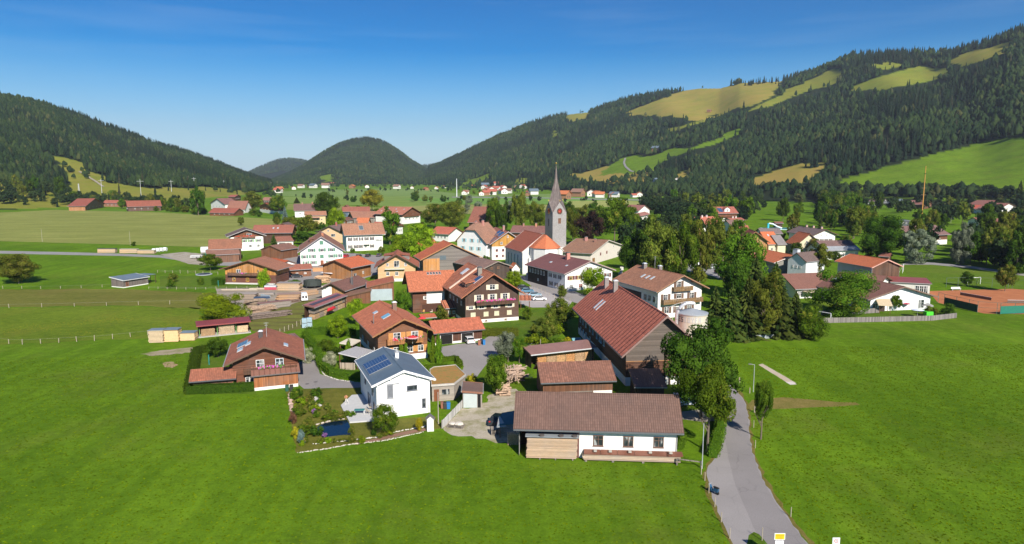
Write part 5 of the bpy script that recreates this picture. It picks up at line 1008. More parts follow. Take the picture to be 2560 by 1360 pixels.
# black shutters
h = H('house', 'white house with arched dark shutters and a dark roof window', tiles((.38, .21, .13), moss=.3), pl, fitE((860, 588.5), (964, 585), 8.2, 14, 559.5, 1.2, 1.3), trim=(.15, .1, .1))
for fr in (.10, .25, .40, .55, .70): h.win('R', fr, 5.2, 1.1, 1.6, sh=(.07, .04, .04), shw=.5)
for fr in (.10, .25, .38, .70): h.win('R', fr, 1.4, 1.1, 1.6, sh=(.07, .04, .04), shw=.5)
h.win('R', .52, 1.4, 1.0, 1.5); h.balc('R', .80, .97, 5.0, depth=.5, c=(.7, .7, .7)); h.skyl(2.8, h.d*.44, 2.6, 2.2, m=plain((.10, .13, .15), .2)); h.chim(.2, h.d*.35, 1.4, .9, c=(.2, .13, .1)); b = MB(); h.fb(b, 'R', h.d*.46, h.d*.62, 3.1, 3.2, .01, 1.5); b.build('awning', plain((.4, .38, .35)), h.root)
h = H('house', 'pale orange house with dark gabled roof between the two big white houses', tiles((.22, .16, .14), moss=.3), plaster((.68, .46, .28)), fitG((788.5, 580.8), (858, 582), 5.8, 564.5, L=15, ox=1.2, oy=1.3), trim=(.09, .07, .07)); h.win('F', .42, 6.3, 1.2, .9); h.win('F', .62, 3.4, 2.6, 1.6); h.chim(1.0, 6, 2, .8, c=(.4, .13, .1))
# church
h = H('church', 'white village church with steep red roof and rounded choir', tiles((.36, .125, .075), col=.2, moss=.05, var=.1), [(.8, plain((.5, .5, .5)), 'plinth'), (99, plaster((.80, .79, .74)), 'wall')], fitC((1305, 630), (1261, 617), 8.8, (1360.5, 584), ox=.35, oy=.3, zr=15.4, W=17.5), cat='church', trim=(.6, .58, .55))
for fr in (.20, .38, .56, .74): h.win('L', fr, 2.6, .8, 4.6, frame=(.5, .55, .6), cross=False)
h.win('F', .13, 5.5, .8, 1.2, frame=(.5, .5, .5)) if 0 else None
cm = plaster((.80, .79, .74)); cw, cl, ce, cr = 5.4, 8.5, 10.6, 14.2
b = MB(); ring = [(-cw, 0), (-cw, -cl+4.5), (-cw*.45, -cl), (cw*.45, -cl), (cw, -cl+4.5), (cw, 0)]
for i in range(5): b.poly([(*ring[i], -.3), (*ring[i+1], -.3), (*ring[i+1], ce), (*ring[i], ce)])
ch = b.build('choir', cm, h.root)
b = MB(); r2 = [(x*1.08, y*1.05 if y else -.02) for x, y in ring]; apx = (0, -cl+5.0, cr+1.2); ap0 = (0, -.02, cr+1.2)
for i in range(5):
    p, q = r2[i], r2[i+1]; mp_ = lambda p: ((p[0]*.62, -cl+5+(p[1]+cl-5)*.6 if p[1] < -1 else p[1], ce+1.9))
    b.poly([(*p, ce-.05), (*q, ce-.05), mp_(q), mp_(p)])
    if i in (0, 4): b.poly([mp_(p), mp_(q), apx, ap0][:4]) if i == 0 else b.poly([mp_(p), mp_(q), ap0, apx])
    else: b.poly([mp_(p), mp_(q), apx])
b.build('choir_roof', tiles((.60, .20, .09), col=.2, moss=.03, var=.1), ch)
for (x, y, rz_) in ((-cw-.02, -3.2, 0), (0, -cl-.02, 1), ):
    b = MB()
    if rz_: b.box(x-.55, x+.55, y-.05, y+.02, 3.0, 5.6); b.cone((x, y-.015), .55, .5, 5.6, 5.61, 12)
    else: b.box(x-.05, x+.02, y-.5, y+.5, 3.0, 6.2)
    b.build('window', plain((.06, .08, .14), .2), ch)
b = MB(); b.box(-cw-.9, -cw, -1.4, -.6, 0, 6.5); b.build('buttress', cm, ch)
pr = P(1334, 676); h2 = H('porch', 'little white chapel porch with orange roof against the shaded church wall', tiles((.60, .2, .08)), pl, dict(M=(P(1290, 694)[0], P(1290, 694)[1]), rot=h.root.rotation_euler[2], W=3.6, L=3.4, ze=3.4, zr=5.4, ox=.25, oy=.2), cat='porch', detail=1)
# tower
tb = P(1388.5, 640); T0 = 7.4; trz = math.radians(24)
c0 = P(1380, 640); 
e = empty('church_tower', (tb[0]+.2, tb[1]+3.6, 0), trz+math.radians(2), 'slender grey shingled church tower with pointed spire and red clock', 'tower')
def th_(row): return hz(tb[0]+.2, tb[1]+1.0, row)
zc_, zg_, zt_ = th_(531), th_(505), th_(413)
print('tower', zc_, zg_, zt_)
t = NT('shingles'); o_ = t.sep(); br = t.n.new('ShaderNodeTexBrick'); t.l(t.map((1, 1, 1), (0, 0, 0)), br.inputs['Vector']); cx_ = t.n.new('ShaderNodeCombineXYZ'); t.l(t.math('ADD', o_[0], o_[1]), cx_.inputs[0]); t.l(o_[2], cx_.inputs[1]); t.l(cx_.outputs[0], br.inputs['Vector']); br.inputs['Scale'].default_value = 2.2; br.inputs['Color1'].default_value = (.50, .48, .47, 1); br.inputs['Color2'].default_value = (.36, .34, .335, 1); br.inputs['Mortar'].default_value = (.18, .17, .16, 1); br.inputs['Mortar Size'].default_value = .03
nn = t.noise(.5, 5, .7); t.color(t.mix(t.ramp(nn, [(.4, 0.0), (.7, .4)]), br.outputs['Color'], (.24, .22, .21))).rough(.85); t.bump(br.outputs['Fac'], .03); shm = t.m
hw = T0/2
b = MB(); 
for i, (x0, y0, x1, y1) in enumerate(((-hw, -hw, hw, -hw), (hw, -hw, hw, hw), (hw, hw, -hw, hw), (-hw, hw, -hw, -hw))): b.poly([(x0, y0, -.2), (x1, y0 if i % 2 == 0 else y1, -.2), (x1, y1, zc_), ((x0+x1)/2, (y0+y1)/2, zg_), (x0, y0, zc_)])
b.build('shaft', shm, e)
b = MB(); N8 = 8
mid = [(hw*1.02*math.cos(math.pi/4*i+math.pi/8*0), hw*1.02*math.sin(math.pi/4*i)) for i in range(8)]
zq = zg_+.2
# spire: octagon, its corner facets run down between the gables
for i in range(8):
    a_ = math.pi/4*i; r_ = hw*(.98 if i % 2 == 0 else .70); b.v.append((r_*math.cos(a_), r_*math.sin(a_), zq))
for i in range(8): a_ = math.pi/4*i; b.v.append((.72*math.cos(a_), .72*math.sin(a_), zq+(zt_-zq)*.62))
for i in range(8): a_ = math.pi/4*i; b.v.append((.10*math.cos(a_), .10*math.sin(a_), zt_))
for k in (0, 8):
    for i in range(8): j = (i+1) % 8; b.f.append((k+i, k+j, k+8+j, k+8+i))
for i in range(4):     # valley facets to the tower corners
    a0 = math.pi/2*i; a1 = a0+math.pi/2; cx, cy = hw*1.04*math.sqrt(2)*math.cos(a0+math.pi/4), hw*1.04*math.sqrt(2)*math.sin(a0+math.pi/4)
    p0 = (hw*1.06*math.cos(a0), hw*1.06*math.sin(a0), zg_+.15); p1 = (hw*1.06*math.cos(a1), hw*1.06*math.sin(a1), zg_+.15); q_ = b.v[(2*i+1) % 8]
    b.poly([p0, (cx, cy, zc_-.2), q_, b.v[2*i % 8]]); b.poly([q_, (cx, cy, zc_-.2), p1, b.v[(2*i+2) % 8]])
t = NT('spire_shingles'); nn = t.noise(1.0, 5, .7, t.map((1.5, 1.5, .3))); rr_ = t.ramp(t.math('FRACT', t.math('MULTIPLY', t.sep()[2], 2.2)), [(0, .3), (.15, 0.0)]); t.color(t.mix(rr_, t.ramp(nn, [(.35, (.105, .082, .077)), (.65, (.23, .19, .175))]), (.09, .07, .065))).rough(.6); t.bump(rr_, .03)
b.build('spire', t.m, e)
b = MB(); b.cone((0, 0), .07, .05, zt_-.3, zt_+1.6, 6); b.build('rod', plain((.5, .4, .2), .3, .8), e); b = MB(); b.ball((0, 0, zt_+1.0), .42, 12, 8); b.build('golden_ball', plain((.8, .5, .12), .25, .9), e)
for i in range(4):
    b = MB(); a_ = math.pi/2*i-math.pi/2; b.ball((hw*1.05*math.cos(a_), hw*1.05*math.sin(a_), zg_+.75), .22, 8, 6); b.cone((hw*1.05*math.cos(a_), hw*1.05*math.sin(a_)), .05, .05, zg_, zg_+.7, 6); b.build('finial', plain((.7, .45, .12), .3, .8), e)
def clock(rot):
    c, s_ = math.cos(rot), math.sin(rot); T = lambda x, y, z: (x*c-y*s_, x*s_+y*c, z); zc0 = zc_+.6; R0 = 1.45
    def disc(r, y, n=28): return [T(r*math.cos(2*math.pi*i/n), y, zc0+r*math.sin(2*math.pi*i/n)) for i in range(n)]
    b = MB(); b.poly(disc(R0, -hw-.08)); k = len(b.v)
    o = b.build('clock', plain((.06, .03, .025), .6), e); b = MB(); b.poly(disc(.85, -hw-.10)); b.build('clock_face', plain((.30, .03, .025), .6), o)
    b = MB()
    for i in range(12):
        a_ = math.pi/6*i; p, q = (1.0*math.cos(a_), 1.0*math.sin(a_)), (1.36*math.cos(a_), 1.36*math.sin(a_)); b.bar(T(p[0], -hw-.12, zc0+p[1]), T(q[0], -hw-.12, zc0+q[1]), .13, .03)
    b.bar(T(0, -hw-.13, zc0), T(-.55, -hw-.13, zc0-.55), .14, .03); b.bar(T(0, -hw-.14, zc0), T(-1.1, -hw-.14, zc0-.1), .10, .03); b.build('numerals_and_hands', plain((.75, .5, .15), .4, .4), o)
for q in (0, -math.pi/2): clock(q)
b = MB(); b.box(-.75, .75, -hw-.06, -hw-.004, zc_-5.2, zc_-2.7); b.build('louvre', wood((.20, .10, .06), True), e); b = MB(); b.box(-hw-.06, -hw-.004, -.3, .3, zc_-6.5, zc_-3.0); b.build('slit', plain((.03, .03, .03)), e)
b = MB(); b.box(-2.0, hw+.6, -hw-2.2, -hw-.01, -.2, 4.0); b.build('sacristy', cm, e)
# purple-brown roof house
h = H('inn', 'long house with purple-brown roof, half dark timber and half white', tiles(R_PURP, col=.25, row=.3, moss=.05, var=.08), pl, fitG((1411, 685), (1540, 675), 6.0, 652.5, L=27.2, ox=.9, oy=.9), trim=(.4, .3, .28))
LL = h.d; b = MB(); h.fb(b, 'L', .05, LL*.55, -.1, h.zroof(-h.w/2)-.3, .005, .1); b.build('timber_half', wood((.05, .03, .028)), h.root)
for k in range(6): h.win('L', .07+.078*k, 3.6, 1.0, 1.5, n=.1)
h.win('L', .3, 1.2, .9, .8, n=.1); 
for fr in (.62, .74, .86): h.win('L', fr, 3.6, 1.0, 1.3, sh=(.10, .05, .05), shw=.5)
for fr in (.64, .78, .92): h.win('L', fr, .8, 1.2, 1.3, sh=(.10, .05, .05), shw=.5)
for fr in (.12, .28): h.win('F', fr, 3.7, 1.2, 1.3, sh=(.14, .05, .05), shw=.8, frame=(.7, .5, .15))
for fr in (.72, .9): h.win('F', fr, 3.7, 1.2, 1.3, sh=(.14, .05, .05), shw=.8)
h.win('F', .5, 6.4, 1.0, 1.0, sh=(.14, .05, .05)); h.win('F', .13, .8, 1.2, 1.3); h.win('F', .32, .8, 1.5, 1.4, panem=plain((.25, .08, .06))); h.chim(-1.6, 11, 2.2, 1.3, c=(.48, .20, .16), cap=(.12, .12, .12)); h.skyl(-5.5, 16, .9, 1.2); h.skyl(-5.5, 5.5, .9, .9)
# the guest house with balconies
h = H('guest_house', 'white guest house with brown balconies and shutters behind the silo', tiles((.38, .20, .12), col=.3, row=.45, moss=.25), pl, fitG((1642.5, 730), (1773.7, 720), 7.6, 688, L=23, ox=1.4, oy=1.5), trim=(.3, .17, .1))
BS = (.15, .095, .07); bc_ = (.28, .165, .07)
h.win('F', .46, 7.9, 1.5, 1.9, sh=BS, shw=.8); h.balc('F', .30, .74, 7.35, c=bc_, h=1.1); h.win('F', .17, 4.6, 1.4, 1.9, sh=BS, shw=.8); h.win('F', .47, 5.1, 1.5, 1.3, sh=BS, shw=.8); h.win('F', .77, 4.6, 1.4, 1.9, sh=BS, shw=.8)
h.balc('F', .06, .97, 4.1, c=bc_, h=1.15, depth=1.4); h.win('F', .2, 1.3, 1.4, 1.8, sh=BS, shw=.8); h.win('F', .72, 1.3, 1.5, 1.8, sh=BS, shw=.8); h.win('F', .46, 1.3, 1.4, 1.6, sh=BS, shw=.8)
for fr in (.7, .8, .92): h.win('L', fr, 4.2, 1.4, 1.5, frame=(.3, .35, .35))
b = MB(); h.fb(b, 'L', 1, 12, 3.8, 5.9, .005, .08); b.build('dark_gallery', plain((.05, .035, .03)), h.root)
h.chim(-.6, 16.5, 1.3, 1.1, c=(.2, .18, .17), cap=(.55, .6, .65)); h.chim(.9, 11.0, 1.3, 1.0, c=(.2, .18, .17), cap=(.55, .6, .65)); h.antenna(.2, 12.5, 3.6)
for k in range(3): h.skyl(-3.9, 12.2-2.3*k, 1.6, .75)
# house right of the tower
h = H('house', 'beige house with broad brown roof and satellite dish right of the church tower', tiles((.32, .19, .12), moss=.35), plaster((.66, .60, .54)), fitG((1480, 634), (1560, 613), 5.0, 600, L=16, ox=1.0, oy=1.0), trim=(.6, .55, .5)); row(h, 'F', (.3, .5), 3.0, w=1.3, h=1.2, frame=(.3, .1, .1)); h.chim(-2.5, 9, 1.6, 1.1, c=(.5, .25, .22)); h.chim(-4, 4, 1.4, .9, c=(.3, .16, .12))
h.win('F', .72, 5.0, 1.2, 1.1); b = MB(); h.fb(b, 'F', 2, 4.6, 0, 2.6, .01, .1); b.build('garage_door', wood((.3, .15, .05)), h.root)
# yellow and white houses between barn and church
h = H('house', 'white house with hipped brown roof and light blue shutters', tiles((.36, .21, .14), moss=.4), plaster((.80, .80, .80)), fitG((1136, 604), (1216, 609), 7.5, 560, L=15, ox=.9, oy=1.0), hip=2.6, trim=(.45, .25, .2))
LB = (.30, .58, .66)
row(h, 'F', (.25, .52, .78), 7.6, w=1.2, h=1.6, sh=LB, shw=.6); row(h, 'F', (.2, .5, .75), 4.0, w=1.2, h=1.6, sh=LB, shw=.6); h.chim(-1.5, 6, 2.2, .9, c=(.5, .24, .2)); h.chim(1.0, 8, 2.2, .9, c=(.5, .24, .2))
h = H('house', 'orange and white gabled house covered with solar panels beside the church', tiles((.42, .18, .12)), [(6.0, pl, 'wall'), (99, wood((.55, .27, .05)), 'gable_boarding')], fitC((1225, 611), (1196, 597), 7.2, (1271, 573), ox=1.2, oy=1.2, zr=12.8, W=17), trim=(.45, .4, .4))
row(h, 'F', (.3, .6, .8), 7.0, w=1.1, h=1.1); row(h, 'F', (.15, .35, .6, .85), 3.8, w=1.1, h=1.1, frame=(.4, .12, .1)); row(h, 'F', (.15, .35, .6), 1.2, w=1.1, h=1.1, frame=(.4, .12, .1)); h.win('F', .5, 10, .7, 1.0)
h.panel(-7.5, -4.7, 1.5, 6.5); h.panel(-7.5, -4.7, 8, 12.5); h.panel(-4.0, -1.0, 1.5, 6.5); h.panel(-4.0, -1.0, 8.0, 13); h.chim(-.3, 7.2, 2.3, 1.0, c=(.35, .2, .17))
for nm, lb, rf, wl, f in [
 ('house', 'red roofed house with grey panel behind the blue-shuttered house', tiles((.50, .16, .10)), pl, fitE((1072, 583), (1122, 586), 4.5, 15, 568, 1, 1, zr=8)),
 ('barn', 'long brown roof with two chimneys directly behind the church', tiles((.24, .13, .11)), wood(W_BRN), fitE((1274, 581), (1362, 583), 6, 14, 568, 1, 1, zr=9.5)),
 ('barn', 'steep dark red barn roof among the trees left of the tall poplars', tiles((.27, .12, .085), moss=.1), wood(W_DARK), fitE((1168, 556), (1208, 557), 5.5, 26, 527, 1, 1, zr=16)),
 ('house', 'white house with orange many-windowed roof in the village centre back row', tiles((.46, .20, .13)), [(5.5, pl, 'wall'), (99, wood(W_BRN), 'gable_boarding')], fitG((1006, 537), (1057, 533), 7.5, 518, L=30, ox=1.5, oy=1.5)),
 ('house', 'small white gable with red roof below the many-windowed roof', tiles((.48, .14, .10)), pl, fitG((985, 571), (1012, 567), 4.5, 556, L=18)),
 ('house', 'brown roofed low house left of the yellowish round tree', tiles((.34, .18, .12)), wood(W_GREY), fitE((882, 545), (950, 543), 4.5, 16, 530, 1, 1, zr=9)),
 ('house', 'brown roofed house with blue gable beneath the yellowish round tree', tiles((.32, .13, .09)), wood((.1, .15, .22)), fitE((856, 529), (926, 528), 5.0, 14, 519, 1, 1, zr=9)),
 ('house', 'red and brown small house with turquoise verge behind the dark round tree', tiles((.30, .14, .1)), wood(W_BRN), fitG((855, 519), (872, 519), 5.0, 513, L=10)),
 ('house', 'orange hipped roof peeking over the house with arched shutters', tiles((.58, .20, .09)), pl, fitE((888, 561), (920, 561), 6, 12, 551, 1, 1, zr=10)),
 ('shed', 'dark brown stable between the round trees in the back row', tiles((.20, .10, .07)), wood(W_BRN), fitE((866, 551), (886, 549), 4, 10, 0, .6, .6, zr=6)),
 ('house', 'large grey-brown roofed house with white wall left in the back row', tiles((.20, .125, .11)), [(99, pl, 'wall')], fitE((734, 527), (804, 526), 6.0, 18, 506, 1, 1, zr=12)),
 ('house', 'brown roofed house with purple awning and yellow wall', tiles((.40, .21, .13)), plaster((.66, .50, .28)), fitE((762, 539), (817, 538), 7.0, 12, 528, 1, 1, zr=10)),
 ('chalet', 'small red roofed chalet with white base beside the round tree at the meadow edge', tiles((.46, .10, .07)), [(3.2, pl, 'wall'), (99, wood((.30, .13, .05)), 'gable_boarding')], fitG((645, 515), (684, 520), 6.2, 508, L=12, ox=1.3, oy=1.3)),
 ('house', 'brown roofed house between shrubs at the far meadow edge', tiles((.30, .15, .105)), pl, fitE((566, 524), (613, 524), 3.5, 20, 503, 1, 1, zr=12)),
 ('house', 'white gabled house with brown roof left of the plain brown roof', tiles((.27, .14, .12)), pl, fitG((524, 508), (561, 511), 6.5, 496, L=16)),
 ('house', 'wide dark red roof standing low behind the meadow hedge', tiles((.32, .11, .075)), wood(W_BRN), fitE((520, 532), (586, 533), 2.8, 16, 513, 1, 1, zr=7)),
 ('farmhouse', 'long red-brown roofed farmhouse with grey garage at the far meadow edge', tiles((.31, .115, .075)), wood((.14, .08, .06)), fitE((318, 517), (405, 515), 5.0, 20, 499.5, 1, 1, zr=11)),
 ('chalet', 'timber chalet with red roof half hidden by shrubs, leftmost at the meadow edge', tiles((.36, .12, .08)), wood((.42, .2, .09)), fitG((215, 515), (262, 508), 5.0, 496, L=18, ox=1.3, oy=1.3)),
 ('house', 'reddish roof right of the leftmost timber chalet', tiles((.36, .13, .09)), wood((.3, .14, .08)), fitE((256, 508), (310, 508), 4.5, 12, 0, 1, 1, zr=8)),
 ('house', 'small house with red roof on the left slope above the meadow', tiles((.36, .12, .09)), wood(W_DARK), fitG((588, 492), (604, 491), 6, 487, L=12)),
 ('barn', 'brown wide roof behind the two round trees at the far meadow edge', tiles((.32, .17, .13)), wood(W_DARK), fitE((655, 501), (680, 501), 4, 14, 0, 1, 1, zr=8)),
 ]:
    h = H(nm, lb, rf, wl, f, cat=nm, detail=1)
    for f_ in ('R', 'F'):
        for q in (.2, .4, .6, .8): h.win(f_, q, max(.8, h.ze*.45), 1.2, 1.2, frame=(.6, .58, .55))
    if 'many' in lb:
        for q in range(6): h.skyl(-h.W*.3 if q % 2 else -h.W*.15, 4+q*4, 1.3, .9)
        h.balc('F', .1, .9, 5.6, c=W_BRN)
    if 'purple awning' in lb: b = MB(); h.fb(b, 'R', 1, h.d*.7, 5.2, 5.4, .01, 3.0); b.build('awning', plain((.28, .04, .13)), h.root)
    if 'chimney' in lb or 'grey-brown' in lb: h.chim(.3, h.d*.7, 1.6, 1.1, c=(.5, .24, .15)); h.chim(.3, h.d*.3, 1.4, .9, c=(.4, .2, .15))
# right part of the village
ORT = tiles((.56, .185, .08), col=.3, moss=.05, var=.1)
h = H('gym_hall', 'orange roofed hall with dark brown boarded gable', ORT, [(2.0, pl, 'plinth'), (99, plaster((.50, .50, .50)), 'wall')], fitG((2180, 669), (2259, 666), 7.4, 649, C_=('A', (2077.4, 653)), ox=.8, oy=.8), cat='hall', trim=(.6, .35, .28))
b = MB(); q = h.w; h.fb(b, 'F', .1, q-.1, 2.1, 6.3, .005, .08); b.poly([h.pt('F', .1, 6.301, .08), h.pt('F', q-.1, 6.301, .08), h.pt('F', q-.1, h.zroof(h.w/2-.1)-.3, .08), h.pt('F', q/2, h.zr-.4, .08), h.pt('F', .1, h.zroof(-h.w/2+.1)-.3, .08)]); b.build('boarding', wood((.12, .065, .04), False, .5), h.root)
row(h, 'L', (.6, .7, .8), 4.0, w=1.4, h=.8)
RK = tiles((.235, .125, .095), col=.3, moss=.08, var=.1)
h = H('kindergarten', 'large low white kindergarten gable under wide brown roof', RK, [(99, plaster((.80, .81, .83)), 'wall')], fitG((2171.7, 748.7), (2346.7, 741.8), 3.7, 716.5, L=26, ox=1.6, oy=1.2), cat='kindergarten', trim=(.2, .13, .1))
h.win('F', .85, .4, 1.8, 2.4, frame=(.5, .5, .48)); h.win('F', .64, 2.0, .4, .8); h.win('F', .08, .6, 1.6, 1.6)
for k in range(2): h.dormer(-1, 19.5-5*k, 3.2, .9, .45, roof=metalroof((.6, .62, .64), .4), wall=plain((.3, .3, .32)))
h = H('annex', 'flat red metal roofed club room with white glazed bay beside the pitch', metalroof((.36, .10, .09), .5), plaster((.62, .60, .56)), dict(mono((2226, 704), (2330, 709), 3.6, 9.0, 4.2)), cat='club house', trim=(.2, .2, .25)); row(h, 'R', (.15, .3), 1.0, w=1.0, h=1.5); 
for k in range(3): h.win('R', .68+.11*k, .3, 1.2, 2.4, frame=(.75, .75, .75))

h = H('kindergarten_wing', 'brown roofed kindergarten wing with cream awning left of the round chestnut', RK, pl, fitE((1988, 722.7), (2110, 718), 3.2, 15, 683, 1.0, 1.0, zr=6.8), cat='kindergarten'); b = MB(); h.fb(b, 'R', 2.2, 9, 2.2, 2.3, .02, 2.6); b.build('awning', plain((.64, .54, .38)), h.root); row(h, 'R', (.1, .4, .6), .8, w=1.6, h=1.4)
h = H('kindergarten_link', 'brown roof section joining hall and kindergarten behind the round chestnut', RK, pl, fitE((2080, 700), (2200, 712), 4.0, 14, 0, 1, 1, zr=6.0), cat='kindergarten', detail=1)
h = H('hall', 'orange roofed hall with white verge right of the dark trees', ORT, plaster((.25, .24, .22)), fitC((1935.6, 657), (1868, 641), 4.6, (1972, 638), ox=.7, oy=.7, zr=7.4, W=16), cat='hall', trim=(.6, .55, .52)); row(h, 'L', (.5, .65, .8, .9), .8, w=1.2, h=2.0)
h = H('house', 'narrow pale house wall with leaf shadows beside the orange hall', tiles(R_GREY), plaster((.70, .72, .74)), fitG((1966, 649), (2016, 655), 6.4, 632, L=12, ox=.4, oy=.4)); row(h, 'F', (.3, .5, .7), 3.8, w=.7, h=.9); h.chim(-3.2, 4, 3.0, 2.0, c=(.6, .62, .64), cap=(.3, .3, .3))
h = H('chalet', 'new timber chalet with fully glazed orange gable', tiles((.33, .11, .08)), wood((.50, .26, .10)), fitG((1850, 606), (1927, 607), 6.5, 579, L=16, ox=1.3, oy=1.4), trim=(.35, .18, .09)); h.win('F', .42, 5.0, 3.4, 3.0, frame=(.6, .3, .1)); h.balc('F', .2, .7, 3.2, c=(.12, .10, .10)); h.win('F', .8, 2.0, 1.2, 1.4)
YW = plaster((.70, .62, .44))
h = H('house', 'orange roof with yellow wall left half of the twin houses', ORT, YW, fitE((1920, 611), (1955, 610), 5.0, 14, 587, .6, .8, zr=10.5)); row(h, 'R', (.3, .7), 2.0); h.skyl(2, h.d*.4, 1.1, .8)
h = H('house', 'orange roof with yellow gable right half of the twin houses', ORT, YW, fitC((1990, 613), (1962, 606), 5.0, (2017, 589), ox=.6, oy=.8, zr=10.5, W=13)); row(h, 'F', (.4, .7), 6.0, w=.9, h=1.1)
h = H('house', 'faded grey sheet roof joining the twin orange roofs', metalroof((.30, .27, .26), .4), YW, fitE((1944, 612), (1968, 611), 4.8, 10, 0, .5, .5, zr=9.0), detail=1)
h = H('house', 'white house with grey-brown roof and three chimneys above the twin houses', tiles((.19, .15, .14)), pl, fitG((2032, 588.7), (2096.5, 587.3), 5.6, 573.5, L=24, ox=1.2, oy=1.2)); row(h, 'F', (.35, .6), 5.2, w=.8, h=.8); row(h, 'F', (.2, .4, .6, .8), 2.2, sh=(.12, .08, .07)); [h.chim(.3, q, 1.2, 1.0, c=(.5, .34, .27)) for q in (3, 10, 16)]
h = H('house', 'white house with brown roof and pale lower edge behind the orange hall', tiles((.21, .145, .13)), pl, fitE((2066, 627), (2153, 625), 4.2, 16, 601, .8, .8, zr=8)); row(h, 'R', (.2, .5, .8), 1.4, w=1.8, h=1.0); b = MB(); h.slope_box(b, 4.6, 8.0, -.8, h.L-.9, .02, .06); b.build('lower_strip', metalroof((.42, .44, .46), .6), h.roof)
